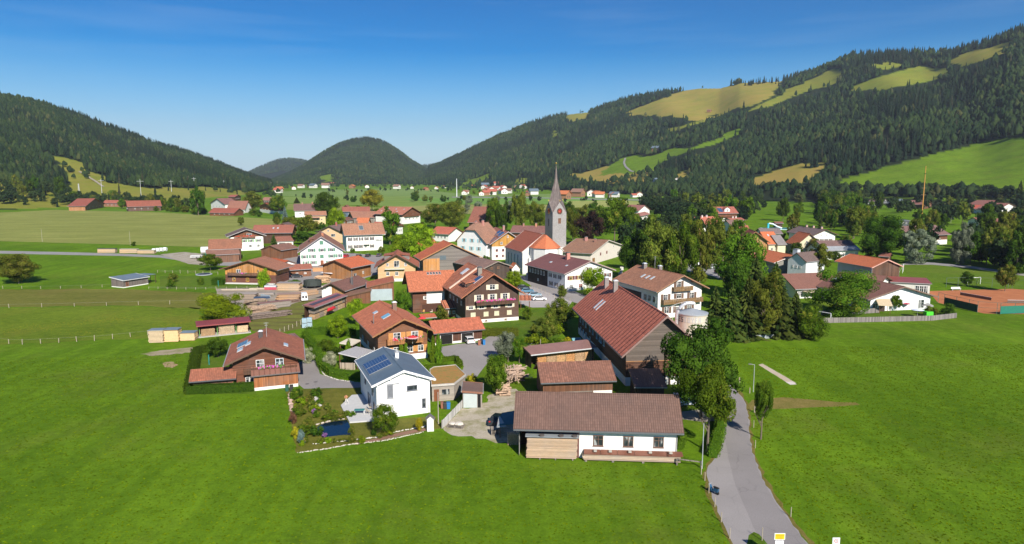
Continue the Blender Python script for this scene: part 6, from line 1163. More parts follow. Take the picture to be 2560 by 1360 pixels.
for nm, lb, rf, wl, f in [
 ('chalet', 'wide red-brown roofed chalet with white dormer gable among the right trees', tiles((.38, .14, .10)), [(4.4, pl, 'wall'), (99, wood(W_BRN), 'gable_boarding')], fitE((1795, 534), (1847, 533), 8.0, 14, 517, 1, 1, zr=13)),
 ('house', 'salmon roofed house below the red-brown chalet', tiles((.52, .19, .12)), pl, fitE((1757, 563), (1808, 560), 4.5, 16, 544, 1, 1, zr=9.5)),
 ('house', 'flat reddish roof right of the salmon roof', tiles((.40, .16, .11)), pl, fitE((1828, 551), (1864, 550), 5, 10, 0, 1, 1, zr=6.5)),
 ('house', 'grey-brown roof above the glazed chalet', tiles((.24, .16, .14)), pl, fitE((1832, 570), (1872, 569), 5, 16, 557, 1, 1, zr=9.5)),
 ('house', 'rusty roof between grey-brown roof and glazed chalet', tiles((.44, .17, .10)), pl, fitE((1850, 577), (1876, 577), 5, 10, 0, 1, 1, zr=8)),
 ('house', 'grey roof in front of the swimming pool', tiles((.23, .20, .19)), pl, fitE((1904, 584), (1958, 584), 5, 12, 0, 1, 1, zr=7.5)),
 ('house', 'white gabled house with grey-red roof at the near end of the valley fields', tiles((.33, .16, .13)), pl, fitG((1597, 527), (1628, 525), 5.5, 513, L=18)),
 ('house', 'pinkish roof below the white gabled house in the valley', tiles((.40, .20, .16)), pl, fitE((1600, 541), (1626, 535), 4, 10, 0, 1, 1, zr=6)),
 ('inn', 'orange roofed inn with terrace on the right valley side', tiles((.54, .20, .08)), [(99, plaster((.5, .42, .34)), 'wall')], fitE((1834, 478), (1872, 479), 7, 16, 0, 1, 1, zr=12)),
 ('inn', 'red roofed annex of the inn on the right valley side', tiles((.42, .15, .10)), pl, fitE((1858, 472), (1895, 471), 7, 14, 0, 1, 1, zr=11)),
 ('chalet', 'dark roofed chalet left of the flat grey hall', tiles((.24, .15, .12)), wood(W_DARK), fitG((1916, 482), (1957, 481), 7, 473, L=16)),
 ('hall', 'long flat grey hall right of the dark roofed chalet', metalroof((.24, .30, .34), 1.0), wood(W_DARK), fitE((1930, 490), (1974, 490), 4, 14, 0, .6, .6, zr=5)),
 ('house', 'small white house with red roof in front of the long farm', tiles((.42, .14, .11)), pl, fitG((1968, 459), (1993, 459), 8, 453, L=12)),
 ('farm', 'long farm building with blue-grey roof and timber gable under the right hill', metalroof((.12, .17, .22), 1.0), wood((.10, .06, .05)), fitE((2000, 456), (2071, 455), 7, 24, 444, 1, 1, zr=14)),
 ('house', 'small chalet above the long blue-roofed farm', tiles((.2, .12, .1)), pl, fitE((2073, 439), (2095, 438), 6, 10, 0, 1, 1, zr=9)),
 ('house', 'white house with pale roof among the trees left of the school', tiles((.35, .35, .36)), pl, fitG((2018, 492), (2042, 490), 6, 483, L=16)),
 ('school', 'white flat roofed school building with ribbon windows', metalroof((.45, .48, .5), 1.0), pl, fitE((2222, 496), (2256, 497), 7, 18, 0, .3, .3, zr=7.5)),
 ('house', 'white gabled house left of the flat roofed school', tiles((.2, .14, .14)), pl, fitG((2194, 504), (2224, 501), 5.5, 496, L=12)),
 ('hall', 'grey roofed hall right of the flat roofed school', metalroof((.20, .26, .29), 1.0), plaster((.5, .52, .52)), fitE((2244, 505), (2282, 503), 5, 18, 0, .6, .6, zr=8)),
 ('house', 'brown roof left of the maypole', tiles((.24, .13, .11)), wood(W_DARK), fitE((2282, 509), (2322, 508), 5, 14, 0, .8, .8, zr=8.5)),
 ('house', 'brown gabled house right of the maypole', tiles((.26, .13, .10)), wood(W_BRN), fitG((2312, 512), (2332, 509), 5, 501, L=12)),
 ('house', 'red-brown roofed house on the bank right of the maypole', tiles((.32, .12, .09)), pl, fitE((2356, 502), (2386, 502), 5, 14, 0, .8, .8, zr=9.5)),
 ('house', 'bright red roofed house at the right edge behind the trees', tiles((.48, .12, .08)), pl, fitE((2432, 521), (2464, 522), 4.5, 12, 0, .8, .8, zr=8)),
 ('farm', 'broad brown farm roof at the right edge below the pasture', tiles((.28, .13, .10)), wood(W_DARK), fitG((2458, 517), (2520, 510), 5, 501, L=18)),
 ('farm', 'brown farm roof sloping to the right edge', tiles((.30, .14, .11)), pl, fitG((2495, 525), (2550, 520), 4.5, 508, L=20)),
 ('house', 'low brown roof between the trees at the right edge', tiles((.30, .14, .10)), pl, fitE((2448, 553), (2480, 552), 4, 10, 0, .8, .8, zr=6.5)),
 ('house', 'second low brown roof between the trees at the right edge', tiles((.25, .12, .09)), wood(W_BRN), fitE((2496, 560), (2522, 559), 4, 10, 0, .8, .8, zr=7.5)),
 ('farmhouse', 'large brown roofed wooden house behind the silvery willows', tiles((.22, .14, .125)), [(2.6, pl, 'wall'), (99, wood(W_BRN, True), 'gable_boarding')], fitE((2276, 590), (2378, 586), 5.5, 20, 568, 1.2, 1.2, zr=10)),
 ('hall', 'dark flat roofed building beneath the maypole trees', metalroof((.12, .15, .18), 1.0), plain((.08, .09, .10)), fitE((2236, 552), (2276, 551), 4.5, 12, 0, .4, .4, zr=5)),
 ('bath_house', 'red brown flat kiosk roof behind the swimming pool', tiles((.28, .12, .10)), wood(W_DARK), fitE((1938, 558), (1960, 558), 3.5, 6, 0, .8, .8, zr=4.4)),
 ('shed', 'brown wooden hut with green side panel behind the orange roofed hall', tiles((.28, .12, .09)), wood((.2, .09, .05)), fitE((2196, 640), (2224, 642), 2.8, 6, 0, .5, .5, zr=4)),
 ('stable', 'grey boarded stable inside the kindergarten fence', tiles((.2, .15, .13)), wood((.14, .09, .07)), fitE((2184, 757), (2215, 760), 2.3, 4, 0, .4, .4, zr=3.0)),
 ]:
    h = H(nm, lb, rf, wl, f, cat=nm.replace('_', ' '), detail=1)
    if 'stable' in nm or 'kiosk' in lb or 'hut' in lb: continue
    for f_ in ('R', 'F'):
        for q in ((.1, .2, .3, .4, .5, .6, .7, .8, .9) if 'school' in nm else (.2, .4, .6, .8)):
            h.win(f_, q, max(.8, h.ze*.45), 1.2 if h.ze < 7 else 1.5, 1.2 if h.ze < 7 else 1.5, frame=(.6, .58, .55))
    if 'white dormer' in lb: h.dormer(1, h.d*.5, 5.0, 2.2, .25, roof=tiles((.38, .14, .10)), wall=pl, gable=True); h.balc('R', .05, .95, 5.0, c=W_BRN); h.panel(1.5, 5.5, 1.2, 5.2)
    if 'salmon' in lb: h.chim(.3, h.d*.35, 1.3, 1.0, c=(.7, .6, .55)); h.chim(.3, h.d*.6, 1.3, 1.0, c=(.7, .6, .55))
ORD = ['first', 'second', 'third', 'fourth', 'fifth', 'sixth', 'seventh', 'eighth', 'ninth', 'tenth', 'eleventh', 'twelfth', 'thirteenth']+['later']*60
# distant hamlets: little houses on the valley floor and the slopes
def hamlet(lst, label, group, size=1.0):
    ordn = {}
    for rc in set(x[3] for x in lst):
        ix = sorted([i for i, x in enumerate(lst) if x[3] == rc], key=lambda i: lst[i][0])
        for k, i in enumerate(ix): ordn[i] = '' if len(ix) == 1 else 'leftmost ' if k == 0 else 'rightmost ' if k == len(ix)-1 else ORD[k]+' from left '
    for i, (px, py, wpx, rc, g_) in enumerate(lst):
        p = G(px, py); D = math.hypot(p[0], p[1]-0); w = wpx/FPX*D; rf = plain(rc, .8, var=.15); wl = plain((.72, .70, .66), .9) if i % 4 else plain((.30, .16, .09), .9)
        rot = (i*1.7 % 1.2)-.6; hh = House('distant_house', ordn[i]+label(i, rc) if callable(label) else label, 'house', M=(p[0], p[1]), rot=rot if g_ else rot+math.pi/2, W=w*.95, L=w*1.1, ze=w*.40, zr=w*.68, roof=rf, walls=[(99, wl, 'wall')], ox=w*.09, oy=w*.09, detail=0, th=.3, zg=p[2]-.2, group=group)
        for f_ in 'FR':
            for q in (.3, .7): b = MB(); a_ = q*hh.wid(f_); hh.fb(b, f_, a_-w*.05, a_+w*.05, w*.13, w*.26, .01, .12); b.build('window', plain((.08, .08, .09), .3), hh.root)
OR, RD, BR, GY = (.52, .17, .07), (.42, .12, .08), (.26, .15, .11), (.12, .16, .20)
names = {OR: 'orange', RD: 'red', BR: 'brown', GY: 'blue-grey'}
hamlet([(1178, 470, 12, OR, 1), (1160, 487, 16, RD, 1), (1172, 484, 14, BR, 0), (1208, 473, 16, RD, 1), (1222, 469, 18, GY, 0), (1236, 466, 14, OR, 1), (1250, 464, 14, RD, 0), (1262, 474, 16, RD, 1), (1212, 482, 18, RD, 1), (1230, 480, 20, RD, 1), (1250, 477, 18, RD, 0), (1204, 489, 16, OR, 1), (1222, 488, 18, RD, 0), (1243, 487, 22, RD, 0), (1262, 485, 22, RD, 1), (1280, 483, 18, BR, 0), (1290, 472, 14, GY, 1), (1303, 470, 14, RD, 1), (1314, 472, 12, OR, 1), (1326, 485, 14, RD, 1), (1318, 490, 14, BR, 1), (1345, 486, 22, GY, 0)],
       lambda i, rc: '%s-roofed tiny house in the distant hamlet left of the steeple' % names[rc], 'houses of the hamlet left of the steeple')
hamlet([(1424, 498, 32, OR, 0)], 'white house with bright orange roof just right of the steeple', None)
hamlet([(1460, 492, 30, BR, 0), (1478, 491, 26, BR, 1), (1500, 493, 24, OR, 1), (1512, 494, 22, OR, 0), (1534, 494, 20, OR, 1), (1548, 494, 22, GY, 0), (1600, 492, 18, OR, 1), (1590, 493, 14, RD, 0)],
       lambda i, rc: '%s-roofed house in the distant row right of the steeple' % names[rc], 'row of distant houses right of the steeple')
hamlet([(1655, 468, 20, OR, 1), (1668, 458, 18, RD, 1), (1650, 456, 16, GY, 0), (1692, 456, 16, BR, 1), (1676, 475, 14, GY, 1), (1618, 474, 14, GY, 1)],
       lambda i, rc: '%s-roofed small house at the foot of the right hillside' % names[rc], 'houses at the foot of the right hillside')
hamlet([(1652, 379, 20, GY, 0)], 'long farm with dark roof high on the green hillside', None)
hamlet([(1605, 389, 12, RD, 1)], 'little red roofed hut left of the hillside farm', None)
hamlet([(1778, 280, 9, BR, 0)], 'alpine hut on the straw coloured high pasture', None)
hamlet([(1949, 285, 7, OR, 0)], 'orange hut roof showing between the spruces of the right mountain', None)
hamlet([(76, 377, 14, RD, 1)], 'dark hut at the upper end of the left slope meadow', None)
hamlet([(690, 478, 16, OR, 1), (706, 482, 18, RD, 0), (735, 474, 12, RD, 1), (760, 470, 14, BR, 0), (772, 468, 10, RD, 1), (790, 470, 16, GY, 0), (825, 470, 18, BR, 0), (838, 463, 10, RD, 0), (877, 471, 14, OR, 1), (918, 470, 12, RD, 1), (1000, 472, 16, BR, 0), (1030, 472, 10, RD, 1), (1068, 476, 12, RD, 1), (1090, 473, 10, OR, 1), (1112, 470, 10, RD, 1)],
       lambda i, rc: '%s-roofed tiny house below the distant cone shaped hill' % names[rc], 'distant houses below the cone shaped hill')
# ------------------------------------------------------------------ trees and shrubs (each crown a cloud of small leaf faces)
def leaf_cloud(C3, R3, n, size, seed, flat=0.0, inner=0.25):
    """n leaf quads on the lumps (centres C3, radii R3)"""
    R = np.random.RandomState(seed); w = R3**2; i = R.choice(len(C3), n, p=w/w.sum()); d = R.normal(size=(n, 3)); d /= np.linalg.norm(d, axis=1)[:, None]
    rad = R3[i]*(1-inner*R.uniform(0, 1, n)**2); c = C3[i]+d*rad[:, None]*np.array([1, 1, .85])
    nrm = d+R.normal(size=(n, 3))*.55+np.array([0, 0, .25]); nrm /= np.linalg.norm(nrm, axis=1)[:, None]
    a = np.cross(nrm, R.normal(size=(n, 3))); a /= np.linalg.norm(a, axis=1)[:, None]; b = np.cross(nrm, a); s = size*R.uniform(.6, 1.35, n)[:, None]
    a, b = a*s, b*s*.7
    V = np.stack([c-a, c-b, c+a, c+b], 1).reshape(-1, 3); F = np.arange(4*n).reshape(-1, 4)
    lump = R.uniform(0, 1, len(C3))[i]; return V, F, np.clip(lump*.55+R.uniform(0, 1, n)*.45, 0, 1)
def lumps(seed, n, rr=(.11, .2), zc=.6, zh=.40, low=.0, shape=None):
    R = np.random.RandomState(seed); P3 = []; Q = []
    while len(P3) < n:
        d = R.normal(size=3); d /= np.linalg.norm(d); k = R.uniform(.55, .84) if R.uniform() < .75 else R.uniform(0, .55); r = R.uniform(*rr)
        z = zc+d[2]*k*zh/.82*1.0; rad = .5*(shape(z) if shape else 1)
        p = np.array([d[0]*k*rad*1.05, d[1]*k*rad*1.05, z]); P3.append(p); Q.append(r)
    return np.array(P3), np.array(Q)
def crown_mesh(name, seed, n, leaf, kind='round', m=None):
    if kind == 'round': C3, R3 = lumps(seed, 44, (.10, .19), .58, .40)
    elif kind == 'tall': C3, R3 = lumps(seed, 46, (.09, .17), .57, .44)
    elif kind == 'high': C3, R3 = lumps(seed, 34, (.08, .16), .70, .28)
    elif kind == 'low': C3, R3 = lumps(seed, 26, (.14, .24), .5, .5)
    elif kind == 'column': C3, R3 = lumps(seed, 30, (.16, .26), .5, .5, shape=lambda z: 1.15-.75*z)
    elif kind == 'willow':
        C3, R3 = lumps(seed, 44, (.08, .15), .55, .46)
    V, F, T = leaf_cloud(C3, R3, n, leaf, seed)
    if kind == 'willow':     # hanging strands
        V = V.reshape(-1, 4, 3); V[:, :, 2] -= np.random.RandomState(seed).uniform(0, .05, (len(V), 1)); V = V.reshape(-1, 3)
    # solid inner masses so that the crown does not read as loose confetti
    b = MB(); rr_ = random.Random(seed); q = []
    for c, r in zip(C3, R3): k = len(b.f); b.ball(tuple(c), r*.5, 6, 4, .5, rr_); q += [rr_.random()]*(len(b.f)-k)
    n0 = len(V); V = np.concatenate([V, np.array(b.v)]); F2 = np.array([(f if len(f) == 4 else (f[0], f[1], f[2], f[2])) for f in b.f]); tri = np.array([len(f) == 3 for f in b.f])
    V[:, 2] = np.clip(V[:, 2], 0.02, 1.05)
    me = bpy.data.meshes.new(name); faces = [tuple(f) for f in F]+[tuple(i+n0 for i in f) for f in b.f]; me.from_pydata(V.tolist(), [], faces); me.materials.append(m)
    a = me.attributes.new('tint', 'FLOAT', 'FACE'); a.data.foreach_set('value', np.concatenate([T, np.array(q)]).astype(np.float32)); return me
def conifer_mesh(name, seed, tiers, fr, m, width=1.0):
    R = np.random.RandomState(seed); V = []; T = []
    for k in range(tiers):
        t = k/(tiers-1); z = .06+.92*t; r = .5*(1-t)**.85*width+.02
        for j in range(fr):
            a = R.uniform(0, 6.283); rr = r*R.uniform(.6, 1.12); w = rr*.33+.015; dz = -rr*.22*R.uniform(.5, 1.6); ca, sa = math.cos(a), math.sin(a); zz = z+R.uniform(-.02, .02); tt = R.uniform()
            for q in (0, 1):
                r0, r1 = (0, rr*.55) if q == 0 else (rr*.45, rr); z0 = zz+dz*(r0/rr); z1 = zz+dz*(r1/rr); ww = w*(1.0 if q == 0 else .8)
                V += [(ca*r0+sa*ww*.4, sa*r0-ca*ww*.4, z0-.008), (ca*r1+sa*ww*.5, sa*r1-ca*ww*.5, z1-.02), (ca*r1*1.04, sa*r1*1.04, z1+.004), (ca*r0, sa*r0, z0+.014)]; T.append(tt)
                V += [(ca*r0-sa*ww*.4, sa*r0+ca*ww*.4, z0-.008), (ca*r0, sa*r0, z0+.014), (ca*r1*1.04, sa*r1*1.04, z1+.004), (ca*r1-sa*ww*.5, sa*r1+ca*ww*.5, z1-.02)]; T.append(tt)
    V = np.array(V); return np_mesh(name, V, np.arange(len(V)).reshape(-1, 4), [m], {'tint': ('FACE', np.array(T))})
LM = {'green': leafmat('leaves', (.030, .075, .005), (.135, .225, .018), .25, (.22, .20, .03)), 'dark': leafmat('dark_leaves', (.018, .048, .006), (.080, .145, .014)), 'bright': leafmat('bright_leaves', (.085, .16, .006), (.26, .36, .018)),
      'olive': leafmat('olive_leaves', (.045, .075, .008), (.175, .205, .028), .2, (.24, .17, .05)), 'silver': leafmat('silver_leaves', (.10, .13, .085), (.26, .30, .20)), 'purple': leafmat('purple_leaves', (.016, .012, .011), (.065, .036, .028)),
      'yellow': leafmat('yellow_leaves', (.12, .13, .010), (.33, .30, .03)), 'needle': leafmat('needles', (.016, .036, .008), (.075, .105, .020), .1), 'bluen': leafmat('blue_needles', (.06, .10, .09), (.17, .24, .22), .1), 'thuja': leafmat('thuja_foliage', (.05, .12, .008), (.16, .27, .016), .15), 'golden': leafmat('golden_foliage', (.25, .25, .01), (.48, .42, .03)), 'cream': leafmat('cream_leaves', (.22, .26, .14), (.52, .54, .36)),
      'reddish': leafmat('reddish_leaves', (.10, .055, .03), (.24, .13, .07)), 'lilac': leafmat('lilac_flowers', (.18, .08, .22), (.38, .2, .45))}
bark = plain((.16, .125, .095), .95, var=.3); birchbark = plain((.52, .48, .42), .9, var=.3)
TM = {}
def trunk_mesh(tag_, seed, branches=True):
    R = random.Random(seed); b = MB(); b.tube([(0, 0, -.02), (.006, .004, .16), (-.006, .01, .36), (.01, 0, .62)], [.034, .024, .02, .008], 7)
    if branches:
        for k in range(6): a = R.uniform(0, 6.28); z = R.uniform(.22, .46); l = R.uniform(.15, .3); b.tube([(0, 0, z), (l*.6*math.cos(a), l*.6*math.sin(a), z+.1), (l*math.cos(a), l*math.sin(a), z+.22)], [.012, .008, .004], 5)
    me = bpy.data.meshes.new('trunk'); me.from_pydata(b.v, [], b.f); me.materials.append(birchbark if tag_ == 'birch' else bark); return me
TRK = [trunk_mesh('t', 1), trunk_mesh('t', 2), trunk_mesh('birch', 3)]; TRC = trunk_mesh('c', 4, False)
def kmesh(kind, col, hq, var):
    key = (kind, col, hq, var)
    if key not in TM:
        if kind == 'conifer': TM[key] = conifer_mesh('needles', 11+var*7, 26 if hq else 17, 18 if hq else 11, LM[col])
        else:
            n, lf = {0: (1100, .046), 1: (3200, .029), 2: (9000, .0175), 3: (20000, .0125)}[hq]
            TM[key] = crown_mesh('leaves', 23+var*13+len(kind), n, lf, kind, LM[col])
    return TM[key]
TN = [0]; trs = random.Random(5)
def tree(label, px, py, top, wpx, kind='round', col='green', hq=1, cat='tree', group=None, name=None, var=None, h=None, z=None, parts=True):
    p = G(px, py) if py < 500 else P(px, py); D = p[1]*cp-(p[2]-CH)*sp; TN[0] += 1
    hh = h if h else hz(p[0], p[1], top)-p[2]; w = wpx/FPX*D; var = TN[0] % 3 if var is None else var; rz = trs.uniform(0, 6.28)
    name = name or {'conifer': 'conifer_tree', 'column': 'thuja_tree', 'low': 'shrub', 'willow': 'willow_tree'}.get(kind, 'broadleaf_tree')
    me = kmesh(kind, col, hq, var)
    if not parts or kind in ('low', 'column'):
        o = bpy.data.objects.new(name, me); C.objects.link(o); o.location = p; o.rotation_euler = (0, 0, rz); o.scale = (w*1.0, w*1.0, hh); return tag(o, label, 'shrub' if kind == 'low' else cat, group)
    r = empty(name, p, rz, label, cat, group)
    c = bpy.data.objects.new('crown', me); C.objects.link(c); c.parent = r; c.scale = (w, w, hh)
    t = bpy.data.objects.new('trunk', TRC if kind == 'conifer' else TRK[2 if cat == 'birch' else var % 2]); C.objects.link(t); t.parent = r; t.scale = (max(.6*w, hh*.5), max(.6*w, hh*.5), hh); return r
T = tree
# foreground
T('large leafy tree leaning over the lane behind the storage shed', 1752, 1045, 804, 200, 'tall', 'dark', 3, var=0)
T('tall leafy tree with thick bare trunk beside the lane', 1768, 1128, 905, 150, 'high', 'green', 3, var=0)
T('slim sapling with bare trunk standing alone right of the lane', 1902, 1098, 953, 50, 'high', 'green', 2, var=2)
T('small fruit tree in front of the white modern house', 962, 1090, 1016, 66, 'round', 'green', 2, var=0)
T('leafy tree growing in front of the pile of roots and branches', 1243, 988, 891, 66, 'round', 'green', 2, var=1)
T('silvery green tree at the corner of the garage yard', 1270, 905, 830, 64, 'round', 'silver', 2, var=2)
T('yellow-green tree beside the silvery one at the firewood shed', 1298, 908, 846, 48, 'round', 'green', 2, var=0)
T('young pale green tree with crooked trunk inside the hedged garden', 845, 846, 790, 48, 'round', 'bright', 2, var=1)
T('very large dome shaped bush tree behind the red-roofed wood shed', 557, 812, 736, 124, 'low', 'bright', 3, name='broadleaf_tree', var=0, cat='tree')
T('dark small tree inside the hedge of the left chalet', 545, 893, 846, 56, 'round', 'dark', 2, var=2)
T('lone round tree in the far left meadow', 47, 709, 638, 98, 'round', 'olive', 3, var=1)
T('small rounded tree below the brown barn', 526, 676, 637, 56, 'round', 'green', 2, var=0)
T('grey-green tree on the lawn beside the great barn', 1396, 822, 748, 66, 'round', 'olive', 2, var=1)
T('second grey-green tree nearer the vegetable garden', 1368, 858, 783, 56, 'round', 'olive', 2, var=2)
T('bright yellow-green bush tree behind the orange-roofed chalet', 893, 812, 750, 46, 'low', 'bright', 2, name='broadleaf_tree', var=1)
T('green tree in front of the barn wing', 1008, 790, 724, 46, 'round', 'green', 2, var=2)
T('full round maple in front of the purple-roofed house', 1488, 742, 670, 74, 'low', 'bright', 2, name='maple_tree', var=0)
T('small bright tree between farmhouse and church', 1284, 722, 678, 48, 'round', 'bright', 2, var=1)
T('green bush right of the workshop', 955, 682, 655, 26, 'low', 'green', 1)
T('bush in front of the barn wing corner', 1105, 805, 765, 34, 'low', 'olive', 1)
T('bush at the right corner of the big brown farmhouse', 1318, 800, 770, 26, 'low', 'green', 1)
T('tall thuja in front of the brown chalet, left of the pair', 1083, 908, 838, 17, 'column', 'thuja', 1); T('tall thuja in front of the brown chalet, right of the pair', 1097, 910, 836, 18, 'column', 'thuja', 1)
T('thuja standing behind the metal roofed house, left of two', 1004, 905, 852, 15, 'column', 'thuja', 1); T('thuja standing behind the metal roofed house, right of two', 1016, 905, 854, 15, 'column', 'thuja', 1)
T('single slim thuja left of the striped pergola', 872, 905, 848, 18, 'column', 'thuja', 1)
T('cream coloured round shrub beside the asphalt drive', 770, 908, 870, 34, 'low', 'cream', 2); T('cream coloured round shrub inside the hedged garden', 826, 920, 882, 38, 'low', 'cream', 2)
T('green shrub in the middle of the hedged garden', 815, 880, 848, 42, 'low', 'green', 2); T('dark flat shrub beside the cream coloured one', 842, 888, 868, 30, 'low', 'dark', 1)
T('golden pointed shrub beside the white garden hut', 1048, 1078, 1044, 22, 'column', 'golden', 1)
T('yellow leaved shrub in the left garden corner', 740, 1095, 1068, 22, 'low', 'golden', 1); T('blue-green cone shaped shrub in the left garden corner', 754, 1110, 1075, 22, 'column', 'bluen', 1)
for i, (x, y, tp, w, c, lb) in enumerate([(735, 1000, 975, 24, 'green', 'leafy perennial clump beside the orange annex'), (748, 1040, 1010, 26, 'olive', 'tall weedy clump left of the garden rocks'), (770, 1080, 1045, 30, 'olive', 'brownish reeds at the left end of the pond'), (800, 1012, 990, 22, 'green', 'grassy clump among the garden rocks'), (733, 1058, 1030, 20, 'reddish', 'reddish brown bush along the garden stone row'), (785, 1035, 1022, 12, 'lilac', 'lilac flowers above the pond'), (835, 1048, 1034, 50, 'olive', 'dry flowering border along the pond edge'), (880, 1090, 1062, 18, 'olive', 'reed tuft at the right end of the pond'), (812, 1092, 1082, 14, 'lilac', 'purple flowers in front of the pond'), (905, 1108, 1090, 20, 'bright', 'yellow-green plant at the bed corner'), (935, 1090, 1072, 12, 'dark', 'small dark plant in the garden bed')]):
    T(lb, x, y, tp, w, 'low', c, 1)
for (x, y, tp, w, c, lb) in [(1340, 868, 838, 60, 'bright', 'big leaved pumpkin plants in the vegetable garden'), (1390, 868, 848, 50, 'green', 'bean rows in the vegetable garden'), (1418, 862, 842, 22, 'golden', 'yellow sunflowers in the vegetable garden'), (1365, 830, 815, 36, 'dark', 'low dark bush on the lawn slope'), (1440, 790, 760, 30, 'olive', 'bush beside the village street in front of the great barn'), (1180, 955, 935, 24, 'golden', 'yellow shrub behind the tin-roofed shed'), (433, 706, 683, 26, 'olive', 'upper round shrub in the garden beside the pasture hut'), (428, 718, 700, 24, 'green', 'lower round shrub in the garden beside the pasture hut'), (502, 712, 692, 16, 'green', 'small shrub left of the hedge block'), (334, 615, 604, 12, 'dark', 'lonely dark bush at the edge of the hay field'), (1405, 742, 715, 26, 'olive', 'bush at the corner of the purple-roofed house'), (660, 720, 672, 30, 'bright', 'climbing green shrub on the right corner of the honey chalet'), (735, 712, 700, 34, 'green', 'low shrub in front of the little red roofed garage'), (2370, 790, 760, 34, 'dark', 'dark round shrub right of the kindergarten'), (2325, 790, 765, 30, 'olive', 'light shrub beside the grey parasol'), (1625, 845, 0, 0, '', '')]:
    if w: T(lb, x, y, tp, w, 'low', c, 1)
T('tall slim dark tree at the meadow edge', 496, 538, 467, 36, 'tall', 'dark', 1)
T('copper beech with dark purple leaves right of the church tower', 1472, 615, 528, 76, 'tall', 'purple', 2)
T('large round tree with yellowish crown behind the village', 930, 528, 476, 58, 'round', 'yellow', 2, var=0)
T('dark round tree beside the grey-brown roofed house', 817, 548, 482, 62, 'round', 'dark', 2, var=1)
T('bright green round tree behind the awning house', 842, 582, 520, 50, 'round', 'bright', 2, var=2)
T('broad bush tree beside the awning house', 768, 590, 538, 62, 'round', 'olive', 1); T('lighter bushes left of the awning house', 722, 588, 542, 44, 'low', 'olive', 1)
T('bright lime green chestnut right of the house with arched shutters', 1046, 650, 564, 84, 'low', 'bright', 2, name='chestnut_tree', var=1); T('second lime green chestnut nearer the pale chalet', 1008, 648, 588, 70, 'low', 'bright', 2, name='chestnut_tree', var=2)
T('dark green tree behind the house with arched shutters', 975, 612, 520, 52, 'tall', 'green', 1)
T('round tree at the meadow edge beside the red roofed chalet, left of two', 634, 528, 479, 46, 'round', 'olive', 1); T('round tree at the meadow edge beside the red roofed chalet, right of two', 694, 536, 488, 44, 'round', 'green', 1)
T('blue spruce at the edge of the hay field', 713, 550, 514, 18, 'conifer', 'bluen', 1); T('small conifer behind the grey-brown roofed house', 742, 508, 493, 18, 'conifer', 'needle', 1)
T('young conifer beside the white farmhouse', 685, 622, 585, 26, 'conifer', 'needle', 1); T('dark bush between the brown barns', 755, 612, 580, 50, 'round', 'dark', 1)
T('large round chestnut in front of the kindergarten', 2103, 790, 676, 150, 'low', 'green', 3, name='chestnut_tree', var=0)
T('birch with drooping twigs left of the orange hall', 2046, 690, 606, 64, 'willow', 'olive', 2, cat='birch', name='birch_tree'); T('birch in front of the swimming pool', 1982, 600, 524, 40, 'willow', 'olive', 1, cat='birch', name='birch_tree')
T('massive dark round tree behind the orange roofed hall', 2203, 652, 542, 116, 'round', 'dark', 3, var=1)
T('silvery willow in front of the brown roofed house, left of two', 2290, 660, 572, 78, 'willow', 'silver', 2); T('silvery willow right of the brown roofed house', 2400, 662, 560, 62, 'willow', 'silver', 2)
T('dark small tree standing inside the tennis fence', 2416, 716, 680, 30, 'round', 'dark', 1); T('brownish tree beside the tennis courts', 2512, 728, 662, 48, 'round', 'olive', 1)
T('young tree in front of the white kindergarten gable', 2240, 778, 740, 26, 'round', 'green', 1)
# hedge trees between inn and meadow
for i, (x, y, tp, w, k, c) in enumerate([(1785, 842, 716, 92, 'conifer', 'needle'), (1826, 848, 712, 96, 'conifer', 'needle'), (1866, 846, 690, 104, 'conifer', 'needle'), (1908, 846, 680, 92, 'tall', 'olive'), (1948, 842, 700, 100, 'conifer', 'needle'), (1985, 840, 728, 92, 'conifer', 'needle'), (2026, 850, 768, 72, 'low', 'green'), (1840, 780, 655, 70, 'tall', 'dark'), (1885, 770, 640, 96, 'conifer', 'needle'), (1935, 770, 655, 96, 'conifer', 'needle')]):
    T(['leftmost spruce of the dense hedge trees behind the silo', 'second spruce of the dense hedge trees behind the silo', 'tallest spruce of the hedge trees beside the right meadow', 'olive leafy tree between the hedge spruces', 'spruce left of the last one in the hedge trees', 'rightmost spruce of the hedge trees beside the right meadow', 'low broad bush at the right end of the hedge trees', 'dark leafy tree behind the hedge spruces', 'back row spruce behind the tallest hedge spruce', 'back row spruce near the kindergarten wing'][i], x, y, tp, w, k, c, 2 if k != 'conifer' else 1, group='hedge trees beside the right meadow')
